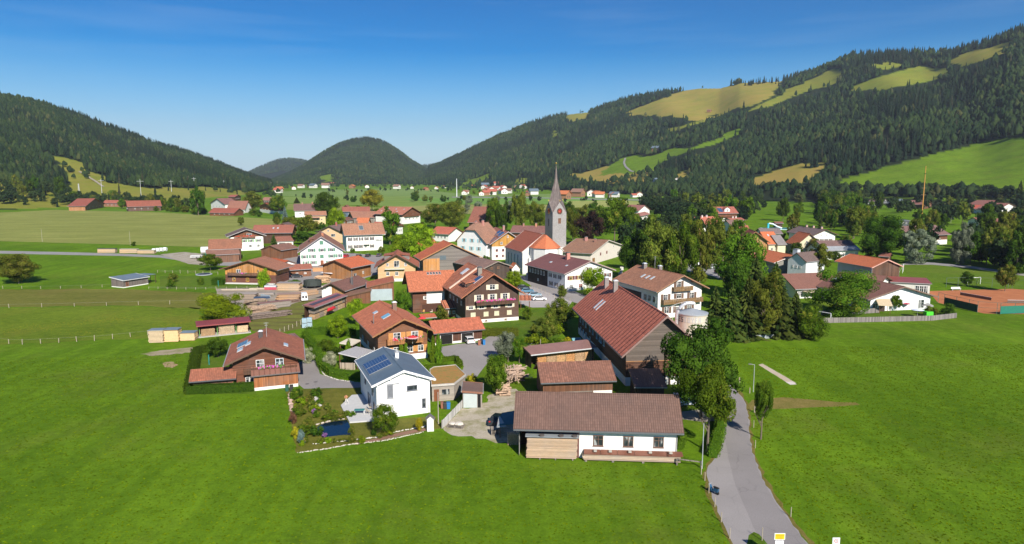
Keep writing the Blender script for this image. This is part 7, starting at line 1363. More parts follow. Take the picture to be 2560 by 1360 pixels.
mid = [(1586, 700, 575, 78, 'round', 'dark', 'dark tree left of the pale leafy group behind the guest house'), (1640, 712, 545, 104, 'tall', 'olive', 'tall pale green tree behind the guest house'), (1700, 715, 560, 84, 'tall', 'green', 'tall green tree right behind the guest house roof'), (1748, 705, 548, 84, 'willow', 'olive', 'drooping olive tree behind the guest house antenna'), (1806, 700, 548, 84, 'willow', 'olive', 'drooping birch left of the glazed chalet'), (1856, 745, 588, 122, 'round', 'green', 'very large green tree in front of the glazed chalet'), (1628, 712, 632, 66, 'low', 'olive', 'greyish low tree right behind the guest house ridge'), (1536, 610, 498, 84, 'round', 'green', 'large green tree right of the copper beech'), (1432, 600, 522, 44, 'tall', 'olive', 'slim tree directly right of the church tower'), (1235, 580, 494, 46, 'tall', 'green', 'tall tree left in the row behind the church'), (1262, 582, 505, 40, 'tall', 'dark', 'second tree in the row behind the church'), (1298, 584, 476, 50, 'willow', 'olive', 'tallest birch behind the church'), (1340, 584, 505, 52, 'tall', 'olive', 'tree left of the church tower'), (1088, 572, 512, 62, 'round', 'olive', 'broad olive tree left of the dark red barn roof'), (1132, 578, 506, 66, 'round', 'olive', 'broad tree just left of the dark red barn roof'), (1572, 672, 610, 50, 'round', 'dark', 'dark tree right of the beige house'), (1580, 588, 520, 40, 'round', 'green', 'green tree left of the valley house'), (1570, 735, 690, 40, 'low', 'olive', 'bush left of the guest house'), (1960, 620, 0, 0, '', '', '')]
for x, y, tp, w, k, c, lb in mid:
    if w: T(lb, x, y, tp, w, k, c, 2)
T('small tree in front of the twin orange roofs', 1953, 628, 596, 36, 'round', 'dark', 1); T('tree between twin roofs and grey-white house', 2035, 640, 598, 40, 'round', 'olive', 1)
for q in range(4):      # leafy template for the nearer woods
    C3, R3 = lumps(60+q, 22, (.12, .2), .55, .42); V, F, Tn = leaf_cloud(C3, R3, 260, .075, q); b = MB(); [b.ball(tuple(c), r*.6, 5, 3, .5, random.Random(q)) for c, r in zip(C3, R3)]; n0 = len(V); V[:, 2] = np.clip(V[:, 2], .02, 1.05)
    TPL.setdefault('l', []).append((np.concatenate([V, np.array(b.v)]), np.concatenate([F[:, :3], F[:, [0, 2, 3]]]+[np.array([(f[0]+n0, f[1]+n0, f[2]+n0)]) for f in b.f]+[np.array([(f[0]+n0, f[2]+n0, f[3]+n0)]) for f in b.f if len(f) == 4])))
TPL['l'].append(TPL['l'][0])
# right tree belt, meadow edge and valley trees
def belt(poly, n, hr, wr, label, group, cols, kinds, hq=0, seed=1, fade=0):
    R = random.Random(seed); xs = [p[0] for p in poly]; ys = [p[1] for p in poly]; c = 0
    while c < n:
        px, py = R.uniform(min(xs), max(xs)), R.uniform(min(ys), max(ys))
        if not inpoly([px], [py], poly)[0]: continue
        fade += 1; k = R.choice(kinds); col = R.choice(cols) if k != 'conifer' else 'needle'; p = G(px, py); D = math.hypot(p[0], p[1]); h_ = R.uniform(*hr); w_ = h_*R.uniform(*wr)*(.45 if k == 'conifer' else 1)
        if fade < n*40 and h_ > 3 and blocks(p, h_, w_, R): continue
        c += 1
        kn = {'round': 'broadleaf', 'tall': 'slender broadleaf', 'willow': 'drooping', 'conifer': 'dark conifer', 'low': 'bushy'}[k]
        T('%s %s %s' % (kn if k == 'conifer' else {'green': 'green ', 'dark': 'dark ', 'olive': 'olive ', 'silver': 'silvery ', 'bright': 'bright ', 'yellow': 'yellowish '}[col]+kn, 'plant' if h_ < 2.3 else 'shrub' if k == 'low' else 'tree', label), px, py, 0, w_*FPX/D, k, col, hq, group=group, h=h_, name='shrub' if k == 'low' else None, cat='tree')
belt([(2140, 560), (2560, 585), (2560, 690), (2420, 660), (2330, 650), (2240, 642)], 26, (12, 20), (.55, .8), 'in the shaded belt behind the pitch', 'trees behind the football pitch', ['dark', 'dark', 'green', 'olive'], ['round', 'tall', 'round', 'willow'], 1, 21)
belt([(1930, 520), (2180, 530), (2200, 590), (2110, 600), (2000, 560), (1900, 560)], 30, (13, 21), (.5, .8), 'in the belt around the swimming pool', 'trees around the swimming pool', ['dark', 'green', 'olive', 'dark'], ['round', 'tall', 'conifer', 'willow'], 1, 22)
belt([(1900, 492), (2560, 520), (2560, 580), (2200, 560), (1900, 520)], 48, (13, 22), (.55, .85), 'in the wide tree belt around the maypole', 'trees around the maypole', ['dark', 'green', 'olive', 'dark'], ['round', 'tall', 'conifer', 'round'], 0, 23)
belt([(1640, 498), (1900, 500), (1900, 560), (1700, 560), (1640, 530)], 26, (13, 21), (.5, .8), 'in the belt right of the valley fields', 'trees right of the valley fields', ['dark', 'green', 'olive', 'olive'], ['round', 'tall', 'conifer', 'willow'], 0, 24)
belt([(1700, 575), (1830, 570), (1850, 640), (1700, 640)], 8, (12, 17), (.6, .8), 'between guest house and glazed chalet', 'trees between guest house and glazed chalet', ['green', 'olive'], ['round', 'willow'], 1, 25)
belt([(-120, 512), (200, 517), (480, 531), (480, 524), (200, 505), (-120, 495)], 26, (10, 18), (.6, .95), 'in the row beyond the hay field', 'trees beyond the hay field', ['dark', 'olive', 'green', 'olive'], ['round', 'round', 'tall', 'low'], 1, 26)
belt([(0, 480), (170, 486), (130, 508), (0, 508)], 10, (20, 27), (.5, .7), 'in the tall group left beyond the hay field', 'tall trees beyond the hay field', ['olive', 'dark'], ['round', 'conifer', 'tall'], 1, 27)
belt([(480, 534), (700, 546), (700, 538), (480, 526)], 14, (4, 8), (1.0, 1.5), 'in the hedge along the far meadow edge', 'shrubs along the far meadow edge', ['dark', 'green', 'olive'], ['low'], 0, 28)
belt([(190, 519), (480, 533), (480, 530), (190, 515)], 12, (4, 7), (1.2, 1.8), 'in front of the red-brown roofed farmhouse', 'shrubs in front of the far meadow houses', ['dark', 'green', 'olive'], ['low'], 0, 29)
belt([(1060, 500), (1400, 505), (1400, 545), (1060, 535)], 9, (8, 14), (.6, .8), 'scattered in the fields left of the steeple', 'field trees left of the steeple', ['dark', 'olive', 'silver'], ['round', 'tall'], 0, 30)
belt([(800, 485), (1400, 480), (1400, 500), (900, 515)], 16, (7, 13), (.7, 1.0), 'scattered in the valley fields', 'scattered valley trees', ['dark', 'olive'], ['round', 'low'], 0, 31)
belt([(1400, 545), (1560, 540), (1640, 560), (1560, 580), (1420, 570)], 8, (10, 16), (.6, .9), 'right of the church among the roofs', 'trees right of the church', ['green', 'olive', 'dark'], ['round', 'tall'], 1, 32)
belt([(930, 545), (1170, 540), (1170, 560), (930, 575)], 8, (6, 11), (.7, 1.0), 'between the back row houses', 'trees between the back row houses', ['green', 'olive', 'dark'], ['round'], 0, 33)
T('tall group of spruces at the right edge above the roofs, left', 2520, 520, 462, 26, 'conifer', 'needle', 1); T('tall group of spruces at the right edge above the roofs, right', 2546, 522, 450, 32, 'conifer', 'needle', 1)
T('leaning dark tree on the pasture edge right of the maypole', 2408, 500, 452, 28, 'round', 'dark', 0)
belt([(700, 470+130), (960, 600), (1240, 600), (1250, 690), (1000, 690), (960, 640), (700, 640)], 22, (2.5, 6), (.9, 1.3), 'in the gardens of the village core', 'garden shrubs of the village core', ['dark', 'green', 'olive', 'bright'], ['low', 'low', 'round'], 0, 34)
belt([(560, 560), (760, 560), (880, 530), (1060, 545), (1060, 575), (860, 590)], 16, (4, 9), (.7, 1.1), 'between the upper village roofs', 'trees between the upper village roofs', ['dark', 'green', 'olive'], ['round', 'round', 'low'], 0, 35)
belt([(1840, 600), (2200, 600), (2200, 650), (1980, 700), (1860, 640)], 18, (4, 9), (.7, 1.1), 'between the orange roofed halls and houses', 'trees between the right village roofs', ['dark', 'green', 'olive'], ['round', 'tall', 'low'], 1, 36)
belt([(1330, 820), (1440, 800), (1440, 870), (1340, 880)], 9, (1, 2.2), (1.0, 1.6), 'in the vegetable garden beside the great barn', 'vegetable garden plants', ['green', 'olive', 'bright'], ['low'], 0, 37)
belt([(722, 990), (800, 985), (830, 1040), (790, 1060), (800, 1100), (745, 1120)], 22, (.7, 1.7), (1.0, 1.6), 'in the wild garden left of the pond', 'wild garden plants', ['green', 'olive', 'bright', 'dark'], ['low'], 0, 38)
belt([(800, 1036), (900, 1040), (880, 1052), (800, 1060)], 7, (.5, 1), (1.4, 2), 'along the upper pond edge', 'pond edge plants', ['olive', 'green'], ['low'], 0, 39)
belt([(795, 1100), (960, 1088), (1060, 1070), (1060, 1076), (900, 1106), (800, 1112)], 10, (.4, .9), (1.2, 2), 'in the flower bed before the pond', 'flower bed plants', ['olive', 'green', 'bright'], ['low'], 0, 40)
# hedges
def hedge(label, pts, w, h, col='dark', dens=14):
    R = np.random.RandomState(len(label)); W3 = [P(*p)[:2] for p in pts]; Cs, Rs = [], []; c0 = W3[0]
    for a, b in zip(W3, W3[1:]):
        L0 = np.linalg.norm(b-a); n = max(1, int(L0/.45)); u = (b-a)/L0; v = np.array([-u[1], u[0]])
        for k in range(n):
            for lv in np.arange(.3, h-.2, .5):
                for sd in ((-1, 0, 1) if w < 3 else (-1, -.5, 0, .5, 1)): q = a+u*L0*(k+.5)/n+v*sd*(w/2-.3); Cs.append((q[0]-c0[0], q[1]-c0[1], lv+R.uniform(-.1, .1))); Rs.append(.42)
    Cs, Rs = np.array(Cs), np.array(Rs); V, F, Tn = leaf_cloud(Cs, Rs, int(len(Cs)*dens), .10, 3, inner=.3); V[:, 2] = np.clip(V[:, 2], .02, h)
    b = MB()
    for p_, q_ in zip(W3, W3[1:]): b.bar((p_[0]-c0[0], p_[1]-c0[1], h*.38), (q_[0]-c0[0], q_[1]-c0[1], h*.38), w*.66, h*.72)
    n0 = len(V); me = bpy.data.meshes.new('hedge'); me.from_pydata(V.tolist()+b.v, [], [tuple(f) for f in F]+[tuple(i+n0 for i in f) for f in b.f]); me.materials.append(LM[col]); a = me.attributes.new('tint', 'FLOAT', 'FACE'); a.data.foreach_set('value', np.concatenate([Tn, np.full(len(b.f), .4)]).astype(np.float32)); o = bpy.data.objects.new('hedge', me); C.objects.link(o); o.location = (c0[0], c0[1], 0); tag(o, label, 'hedge')
hedge('clipped dark hedge running along the front of the left chalet garden', [(470, 984), (545, 981), (600, 979), (636, 976)], 2.0, 2.0)
hedge('clipped hedge on the left side of the left chalet garden', [(474, 986), (484, 930), (492, 884), (540, 876), (560, 874)], 2.0, 2.0)
hedge('curved tall hedge between asphalt drive and garden', [(762, 842), (790, 880), (805, 920), (830, 940), (870, 945), (905, 948)], 1.8, 1.9, 'green')
hedge('straight hedge behind the hedged garden', [(762, 838), (800, 836), (870, 838), (885, 842)], 2.0, 2.2, 'green')
hedge('inner hedge beside the striped pergola', [(850, 880), (900, 876)], 1.4, 1.6, 'dark')
hedge('round clipped hedge at the garage yard below the thujas', [(1100, 905), (1140, 900), (1152, 915), (1140, 925), (1100, 922), (1060, 925)], 1.2, 1.2, 'green')
hedge('broad hedge below the big brown farmhouse', [(1205, 838), (1295, 836)], 4.5, 1.8, 'olive', 10)
hedge('square hedge block left of the honey chalet', [(532, 712), (560, 712)], 3.0, 2.6, 'dark')
hedge('overgrown hedge between storage shed and lane', [(1782, 1145), (1800, 1090), (1802, 1040)], 1.6, 2.0, 'green')
hedge('small clipped bush hedge right of the storage shed', [(1700, 1125), (1712, 1100)], .9, 1.6, 'green')
# grass tufts and clover in the foreground meadows
def tufts(label, poly, n, seed, cols, h=(.03, .10)):
    R = np.random.RandomState(seed); W3 = [P(*p) for p in poly]; xs = [p[0] for p in W3]; ys = [p[1] for p in W3]; x = R.uniform(min(xs), max(xs), n); y = R.uniform(min(ys), max(ys), n)
    k = inpoly(x, y, [(p[0], p[1]) for p in W3]) & ~inpoly(x, y, [tuple(P(*p)[:2]) for p in ((1890, 909), (1910, 906), (1998, 962), (1962, 964))]); x, y = x[k], y[k]; n = len(x); V = []
    for q in range(4):
        a = R.uniform(0, 6.28, n); s = R.uniform(.08, .20, n); hh = R.uniform(*h, n); V.append(np.stack([np.stack([x-np.cos(a)*s, y-np.sin(a)*s, 0*x], -1), np.stack([x+np.cos(a)*s, y+np.sin(a)*s, 0*x], -1), np.stack([x+np.sin(a)*s*.6, y-np.cos(a)*s*.6, hh], -1)], 1))
    V = np.concatenate(V).reshape(-1, 3); F = np.arange(len(V)).reshape(-1, 3); me = np_mesh('grass', V, F, [leafmat('grass_blades', *cols, .35)], {'tint': ('FACE', np.tile(R.uniform(0, 1, n), 4))}); o = bpy.data.objects.new('grass_tufts', me); C.objects.link(o); tag(o, label, 'grass', kind='stuff')
GC = ((.085, .16, .003), (.19, .30, .008))
tufts('grass tufts of the left foreground meadow', [(0, 900), (460, 885), (470, 1000), (715, 985), (745, 1140), (1100, 1085), (1280, 1120), (1300, 1155), (1700, 1165), (1765, 1200), (1820, 1372), (0, 1372)], 22000, 1, GC)
tufts('grass tufts of the right foreground meadow', [(1842, 870), (2560, 860), (2560, 1372), (2060, 1372), (1945, 1240), (1895, 1120), (1880, 1030), (1960, 1024), (2150, 1010), (1900, 990), (1850, 940)], 22000, 2, GC)
print('trees', TN[0])
# ------------------------------------------------------------------ vehicles
def car(label, px, py, rz, col, group=None, kind='hatch', cat='car', name='parked_car'):
    p = P(px, py); e = empty(name, (p[0], p[1], 0.02), rz, label, cat, group); b = MB(); hw = .9
    prof = {'hatch': [(-2.1, .3), (2.1, .3), (2.15, .62), (2.0, .82), (1.15, .98), (.45, 1.42), (-1.3, 1.46), (-1.95, 1.0), (-2.12, .8)], 'van': [(-2.4, .3), (2.4, .3), (2.45, .8), (2.2, 1.05), (1.75, 1.2), (1.2, 1.95), (-2.35, 2.0), (-2.42, .8)]}[kind]
    n = len(prof); k = 0
    for y, s in ((-hw, 1), (hw, 1)):
        for x, z in prof: b.v.append((x, y*(1 if z < 1.0 else .86), z))
    for i in range(n): j = (i+1) % n; b.f.append((i, j, n+j, n+i))
    b.f.append(tuple(range(n))[::-1]); b.f.append(tuple(range(n, 2*n))); b.build('body', plain(col, .25, .1 if kind == 'hatch' else 0, .03), e)
    gl = plain((.02, .025, .03), .08)
    top = 1.40 if kind == 'hatch' else 1.85; zb = 1.0 if kind == 'hatch' else 1.2; x0, x1 = (-1.55, .75) if kind == 'hatch' else (.0, 1.4)
    for s in (-1, 1):
        b = MB(); b.poly([(x0, s*.895, zb), (x1+.15, s*.895, zb), (x1-.3, s*.80, top), (x0+.3, s*.80, top)][::s]); b.build('side_window', gl, e)
    for xa, za, xb, zb2 in (((1.12, 1.02, .52, 1.40), (-1.92, 1.06, -1.42, 1.42)) if kind == 'hatch' else ((1.72, 1.24, 1.28, 1.88), (-2.44, 1.1, -2.41, 1.8))):
        sg = 1 if xa > 0 else -1; b = MB(); b.poly([(xa+sg*.02, -.76, za), (xa+sg*.02, .76, za), (xb+sg*.03, .70, zb2), (xb+sg*.03, -.70, zb2)]); b.build('windscreen', gl, e)
    for x in (-1.35, 1.35):
        for s in (-1, 1):
            b = MB(); k = len(b.v)
            b.tube([(x, s*.74, .33), (x, s*.93, .33)], .33, 12); w = b.build('wheel', plain((.02, .02, .02), .8), e); b = MB(); b.tube([(x, s*.93, .33), (x, s*.945, .33)], .2, 10); b.build('rim', plain((.5, .5, .52), .3, .7), w)
    for s in (-1, 1):
        b = MB(); b.box(prof[3][0]-.02, prof[3][0]+.12, s*.6-.16, s*.6+.16, .66, .78); b.build('headlight', plain((.75, .75, .75), .1), e)
        b = MB(); b.box(prof[-1][0]-.04, prof[-1][0]+.1, s*.66-.12, s*.66+.12, .78, .95); b.build('tail_light', plain((.45, .02, .02), .2), e)
    return e
CW, CB, CK = (.78, .78, .78), (.10, .22, .32), (.04, .045, .05)
car('white estate car parked nearest the lawn by the canopy', 1349, 751, .02, CW)
car('silver-blue car parked behind the white estate car', 1337, 741, .05, (.30, .42, .50)); car('dark teal car third in the row of parked cars', 1318, 731, .1, CB); car('dark car at the far end of the row of parked cars', 1308, 723, .1, CK)
car('white small car standing in the right garage bay', 1172, 856, math.pi/2+.35, CW)
car('black car standing between tarpaulin shelter and gravel', 1247, 1058, 1.2, CK)
car('dark blue car beside the orange-brown board shed', 686, 636, .1, (.03, .06, .10)); car('black car in front of the little red roofed garage', 742, 694, .3, CK)
car('red car at the corner of the green shuttered house', 865, 643, 1.5, (.5, .03, .04))
car('leftmost dark car below the arched shutters', 897, 643, 1.5, CK); car('middle dark car below the arched shutters', 920, 642, 1.5, CK); car('rightmost dark car below the arched shutters', 948, 641, 1.5, (.1, .1, .12))
car('silver car on the shaded parking lane', 1776, 672, .3, (.5, .55, .6)); car('white van on the shaded parking lane', 1748, 668, .2, CW, kind='van', cat='van', name='parked_van')
for k in range(4): car(['leftmost', 'second', 'third', 'rightmost'][k]+' dark car in the tree shade of the parking lane', 1800+k*17, 684+k*7, .2, (.05, .08, .12), 'cars in the tree shade')
car('white van half hidden behind the lane trees', 1718, 1012, .15, (.75, .76, .8), kind='van', cat='van', name='parked_van')
# trailers
p = P(761, 752); e = empty('horse_trailer', (p[0], p[1], 0), -1.2, 'white horse trailer with barred rear door in the lumber yard', 'trailer')
b = MB(); b.hexa([(-1.6, -.95, .45), (1.7, -.95, .45), (1.7, .95, .45), (-1.6, .95, .45), (-1.6, -.8, 2.5), (1.1, -.8, 2.5), (1.1, .8, 2.5), (-1.6, .8, 2.5)]); b.build('body', plain((.72, .73, .74), .4), e)
for s in (-1, 1):
    b = MB(); b.tube([(0, s*.96, .35), (0, s*1.14, .35)], .35, 12); b.build('wheel', plain((.03, .03, .03)), e); b = MB(); b.poly([(1.72-.1, s*.45-.3, 1.1), (1.72-.1, s*.45+.3, 1.1), (1.45, s*.42+.26, 1.9), (1.45, s*.42-.26, 1.9)]); b.build('window', plain((.05, .04, .04), .2), e)
p = P(494, 646); e = empty('flatbed_trailer', (p[0], p[1], 0), .1, 'white flatbed trailer left of the brown barn', 'trailer'); b = MB(); b.box(-3.0, 3.0, -1.1, 1.1, .6, .95); b.box(-2.8, 2.6, -1.0, 1.0, 1.3, 1.5); b.box(-2.7, -2.6, -1, 1, .95, 1.3); b.box(2.4, 2.5, -1, 1, .95, 1.3); b.build('bed', plain((.68, .68, .68), .5), e); b = MB(); b.tube([(0, -1.3, .4), (0, 1.3, .4)], .4, 12); b.build('wheels', plain((.03, .03, .03)), e)
p = P(1783, 1233); e = empty('motor_scooter', (p[0], p[1], 0.02), 2.2, 'small dark blue motor scooter standing at the left road edge', 'scooter')
b = MB(); b.hexa([(-.7, -.18, .35), (.1, -.16, .3), (.1, .16, .3), (-.7, .18, .35), (-.75, -.14, .8), (-.1, -.12, .72), (-.1, .12, .72), (-.75, .14, .8)]); b.hexa([(.1, -.15, .25), (.6, -.15, .3), (.6, .15, .3), (.1, .15, .25), (.12, -.15, .33), (.5, -.2, .95), (.5, .2, .95), (.12, .15, .33)]); b.build('body', plain((.03, .09, .17), .25), e)
b = MB(); b.box(-.75, -.05, -.15, .15, .8, .9); b.build('seat', plain((.02, .02, .02)), e); b = MB(); b.bar((.5, -.32, 1.05), (.5, .32, 1.05), .06); b.bar((.52, 0, .9), (.5, 0, 1.05), .07); b.build('handlebar', plain((.3, .32, .34), .3), e)
for x in (-.6, .65): b = MB(); b.tube([(x, -.06, .24), (x, .06, .24)], .24, 12); b.build('wheel', plain((.03, .03, .03)), e)
b = MB(); b.box(.5, .62, -.12, .12, .7, .9); b.build('headlight', plain((.7, .75, .8), .1), e)
# ------------------------------------------------------------------ posts, lamps, poles, signs
wpm = plain((.36, .31, .23), .9)
def post(label, px, py, h=1.15, group='roadside marker posts', r=.06):
    p = P(px, py); b = MB(); b.cone((0, 0), r, r*.85, 0, h, 8); o = b.build('marker_post', wpm); o.location = (p[0], p[1], 0); tag(o, label, 'post', group)
for i, (x, y) in enumerate([(1753, 1186), (1762, 1202), (1772, 1233), (1787, 1267), (1803, 1305), (1824, 1346)]): post(['first', 'second', 'third', 'fourth', 'fifth', 'nearest'][i]+' wooden post along the left road edge, counting towards the viewer', x, y)
for i, (x, y) in enumerate([(1884, 1069), (1888, 1120), (1977, 1292)]): post(['farthest', 'middle', 'nearest'][i]+' wooden post along the right road edge', x, y)
post('pale bollard where the field track leaves the road', 1886, 1031, 1.0, None, .14); post('dark bollard at the foot of the right street lamp', 1874, 983, 1.0, None, .1); post('pale stone bollard at the upper right road edge', 1848, 958, 1.1, None, .14); post('leaning white pole on the grass island', 1905, 1352, 1.5, None, .05); post('low post at the hedge end left of the lane', 1770, 1134, 1.0, None)
def lamp(label, px, py, h, group=None, arm=-.7):
    p = P(px, py); e = empty('street_lamp', (p[0], p[1], 0), 0, label, 'street lamp', group); b = MB(); b.cone((0, 0), .08, .05, 0, h, 8); b.build('pole', plain((.50, .53, .54), .4, .4), e); b = MB(); b.bar((0, 0, h-.05), (arm, 0, h+.1), .06); b.build('arm', plain((.5, .53, .54), .4, .4), e); b = MB(); b.box(arm-.35, arm+.15, -.14, .14, h+.02, h+.15); b.build('lamp_head', plain((.2, .2, .2), .4), e)
lamp('grey street lamp right of the lane above the sapling', 1883, 980, 5.0); 
p = P(1755, 1172); b = MB(); b.cone((0, 0), .07, .05, 0, 6.2, 8); o = b.build('metal_pole', plain((.5, .53, .56), .4, .4)); o.location = (p[0], p[1], 0); tag(o, 'thin bare metal pole right of the storage shed', 'pole')
for lb, x, y, t_ in (('thin white pole in front of the firewood shed', 1351, 900, 848), ('thin pole beside the shingled barn', 1126, 668, 648), ('wooden pole leaning in the hay field, left', 106, 605, 572), ('wooden pole leaning in the hay field, right', 326, 614, 578), ('rusty pole beside the garden building', 1096, 1060, 980), ('white floodlight mast among the right trees', 2359, 568, 544), ('thin white mast among the right trees', 2377, 558, 544)):
    p = P(x, y); h = hz(p[0], p[1], t_); b = MB(); b.cone((0, 0), .07 if y > 600 else .13, .05 if y > 600 else .09, 0, h, 6); o = b.build('pole', plain((.40, .36, .31), .8)); o.location = (p[0], p[1], 0); tag(o, lb, 'pole')
def pylon(label, px, py, t_):
    p = G(px, py); D = math.hypot(p[0], p[1]); h = hz(p[0], p[1], t_)-p[2]; e = empty('power_pole', p, 0, label, 'power pole', 'white power poles on the left slope'); w = max(.3, D*.00042); m = plain((.50, .52, .54), .6)
    b = MB(); b.cone((0, 0), w*.8, w*.45, -.5, h, 6); b.build('mast', m, e); b = MB(); b.bar((-h*.2, 0, h*.88), (h*.2, 0, h*.88), w*.7); b.build('crossarm', m, e)
for i, (x, y, t_) in enumerate([(33, 458, 432), (111, 470, 441), (255, 484, 447), (353, 492, 448), (429, 480, 450), (486, 470, 443), (523, 461, 441), (560, 468, 451), (589, 470, 452), (664, 470, 455), (676, 470, 455)]): pylon(['leftmost', 'second', 'third', 'fourth', 'fifth', 'sixth', 'seventh', 'eighth', 'ninth', 'tenth', 'rightmost'][i]+' white power pole on the left slope, counted from the left', x, y, t_)
p = P(200, 506); e = empty('lattice_mast', (p[0], p[1], 0), 0, 'grey transformer mast among the trees beyond the hay field', 'mast'); h = hz(p[0], p[1], 459); b = MB(); [b.bar((sx*1.2, sy*1.2, 0), (sx*.3, sy*.3, h), .3) for sx in (-1, 1) for sy in (-1, 1)]; [b.bar((-1.2+q*.2, 0, q*2.5), (1.2-q*.2, 0, q*2.5+2), .2) for q in range(5)]; b.build('lattice', plain((.5, .52, .52)), e)
p = P(2304, 545); h = hz(p[0], p[1], 415); e = empty('maypole', (p[0], p[1], 0), 0, 'very tall orange maypole rising from the right trees', 'maypole'); b = MB(); b.tube([(0, 0, 0), (0, 0, h)], [.5, .25], 8); b.build('pole', plain((.62, .30, .07), .7), e)
for q in (.45, .58): b = MB(); b.bar((-2.2, 0, h*q), (2.2, 0, h*q), .35); b.build('figure_bar', plain((.2, .13, .08)), e)
b = MB(); b.tube([(0, 0, h*.85), (0, 0, h*.86)], 1.2, 10); b.build('wreath', plain((.05, .12, .03)), e)
p = G(898, 350); b = MB(); b.tube([(0, 0, -5), (0, 0, 55)], [1.2, .5], 5); o = b.build('radio_mast', plain((.42, .44, .47))); o.location = p; tag(o, 'thin radio mast on top of the cone shaped hill', 'mast')
p = P(1142, 492); b = MB(); b.tube([(0, 0, 0), (0, 0, 32)], [.9, .5], 5); o = b.build('radio_mast', plain((.7, .72, .75))); o.location = (p[0], p[1], 0); tag(o, 'thin white mast in the valley left of the distant hamlet', 'mast')
def text(s_, size, m, parent, loc_, rot):
    cu = bpy.data.curves.new('text', 'FONT'); cu.body = s_; cu.size = size; cu.align_x = 'CENTER'; cu.align_y = 'CENTER'; cu.extrude = .004; t_ = bpy.data.objects.new('tmp', cu); C.objects.link(t_)
    bpy.context.view_layer.update(); me = bpy.data.meshes.new_from_object(t_); bpy.data.objects.remove(t_); me.materials.clear(); me.materials.append(m); o = bpy.data.objects.new('lettering', me); C.objects.link(o); o.parent = parent; o.location = loc_; o.rotation_euler = rot; return o
def sign(name, label, px, ptop, dist_y, w, h, mats, lines):
    r = ray(px, ptop); t_ = dist_y/r[1]; x, z = r[0]*t_, CH+r[2]*t_
    e = empty(name, (x, dist_y, 0), 0, label, 'sign'); b = MB(); b.box(-w/2, w/2, -.02, .02, z-h, z); b.build('panel', plain(mats[0], .5), e)
    if mats[1]: b = MB(); b.box(-w/2+.06, w/2-.06, -.032, -.022, z-h+.06, z-.06); b.build('face', plain(mats[1], .5, var=.02), e)
    b = MB(); [b.cone((q, .06), .035, .035, 0, z-.05, 8) for q in ((-w*.3, w*.3) if w > .9 else (0,))]; b.build('posts', plain((.5, .5, .5), .4, .5), e); return e, z
e, z = sign('town_sign', 'yellow place name sign with white rim in front of the lane', 1950, 1333, 63.0, 1.05, .68, ((.78, .78, .76), (.85, .52, .01)), None)
km = plain((.12, .09, .03), .6)
b = MB(); [b.box(x, x+.055, -.04, -.033, z-q-.04, z-q+hh_) for q, n_, hh_ in ((.19, 9, .045), (.36, 8, .02), (.51, 7, .02)) for x in [-.4+.8*(k+.5*(9-n_))/9 for k in range(n_)]]; b.build('lettering', km, e)
b = MB(); b.box(-.42, .42, -.02, .02, z-1.12, z-.78); b.build('lower_panel', plain((.78, .78, .78), .5), e)
e, z = sign('speed_sign', 'white rectangular zone sign with red ring right of the lane', 2091, 1344, 62.0, .72, 1.0, ((.72, .73, .72), None), None)
def ringm(r0, r1, y, zc, n=28):
    b = MB()
    for i in range(n): a0, a1 = 2*math.pi*i/n, 2*math.pi*(i+1)/n; b.poly([(r0*math.cos(a0), y, zc+r0*math.sin(a0)), (r1*math.cos(a0), y, zc+r1*math.sin(a0)), (r1*math.cos(a1), y, zc+r1*math.sin(a1)), (r0*math.cos(a1), y, zc+r0*math.sin(a1))])
    return b
ringm(.15, .205, -.024, z-.34).build('red_ring', plain((.55, .03, .06), .5), e); text('30', .2, plain((.05, .05, .05)), e, (0, -.03, z-.34), (math.pi/2, 0, 0)); text('ZONE', .14, plain((.1, .1, .1)), e, (0, -.03, z-.72), (math.pi/2, 0, 0))
# ------------------------------------------------------------------ fences
def wirefence(label, pts, n, h=1.2, wires=1, wm=(.36, .36, .32), pw=.12, name='pasture_fence'):
    W3 = [P(*q) for q in pts]; e = empty(name, W3[0], 0, label, 'fence'); o0 = W3[0]; pos = []; R = random.Random(n)
    seg = [np.linalg.norm(b_-a_) for a_, b_ in zip(W3, W3[1:])]; tot = sum(seg)
    for k in range(n+1):
        d = tot*k/n; i = 0
        while i < len(seg)-1 and d > seg[i]: d -= seg[i]; i += 1
        pos.append(W3[i]+(W3[i+1]-W3[i])*d/seg[i]-o0)
    for q in pos: b = MB(); hh = h*R.uniform(.85, 1.15); b.bar((q[0], q[1], -.1), (q[0]+R.uniform(-.08, .08), q[1], hh), pw); b.build('post', wpm, e)
    for w_ in range(wires):
        b = MB(); zz = h*(.9-.4*w_)
        for a_, b_ in zip(pos, pos[1:]): b.bar((a_[0], a_[1], zz), (b_[0], b_[1], zz), .014)
        b.build('tape', plain(wm, .6), e)
wirefence('upper pasture fence with white tape across the left fields', [(-60, 772), (120, 768), (290, 764), (390, 761), (500, 760)], 7)
wirefence('lower pasture fence of old posts left of the lumber stacks', [(-60, 850), (42, 862), (120, 858), (240, 852), (370, 838)], 11, wires=1); wirefence('thin wire fence along the far meadow below the lone tree', [(-40, 722), (130, 722), (240, 719), (308, 716)], 7, h=1.0)
wirefence('garden rail fence behind the pasture hut', [(394, 682), (480, 684), (545, 686)], 8, wires=2, wm=(.45, .42, .38)); wirefence('dark rail fence beside the blue tanks', [(700, 834), (752, 812)], 5, wires=2, wm=(.2, .16, .12))
wirefence('low plank fence in front of the honey chalet garden', [(372, 722), (480, 724), (600, 722), (720, 718)], 14, h=.8, wires=2, wm=(.45, .43, .42)); wirefence('brown railing between parking area and village street', [(1326, 716), (1380, 742), (1425, 752)], 8, h=1.0, wires=2, wm=(.22, .14, .10))
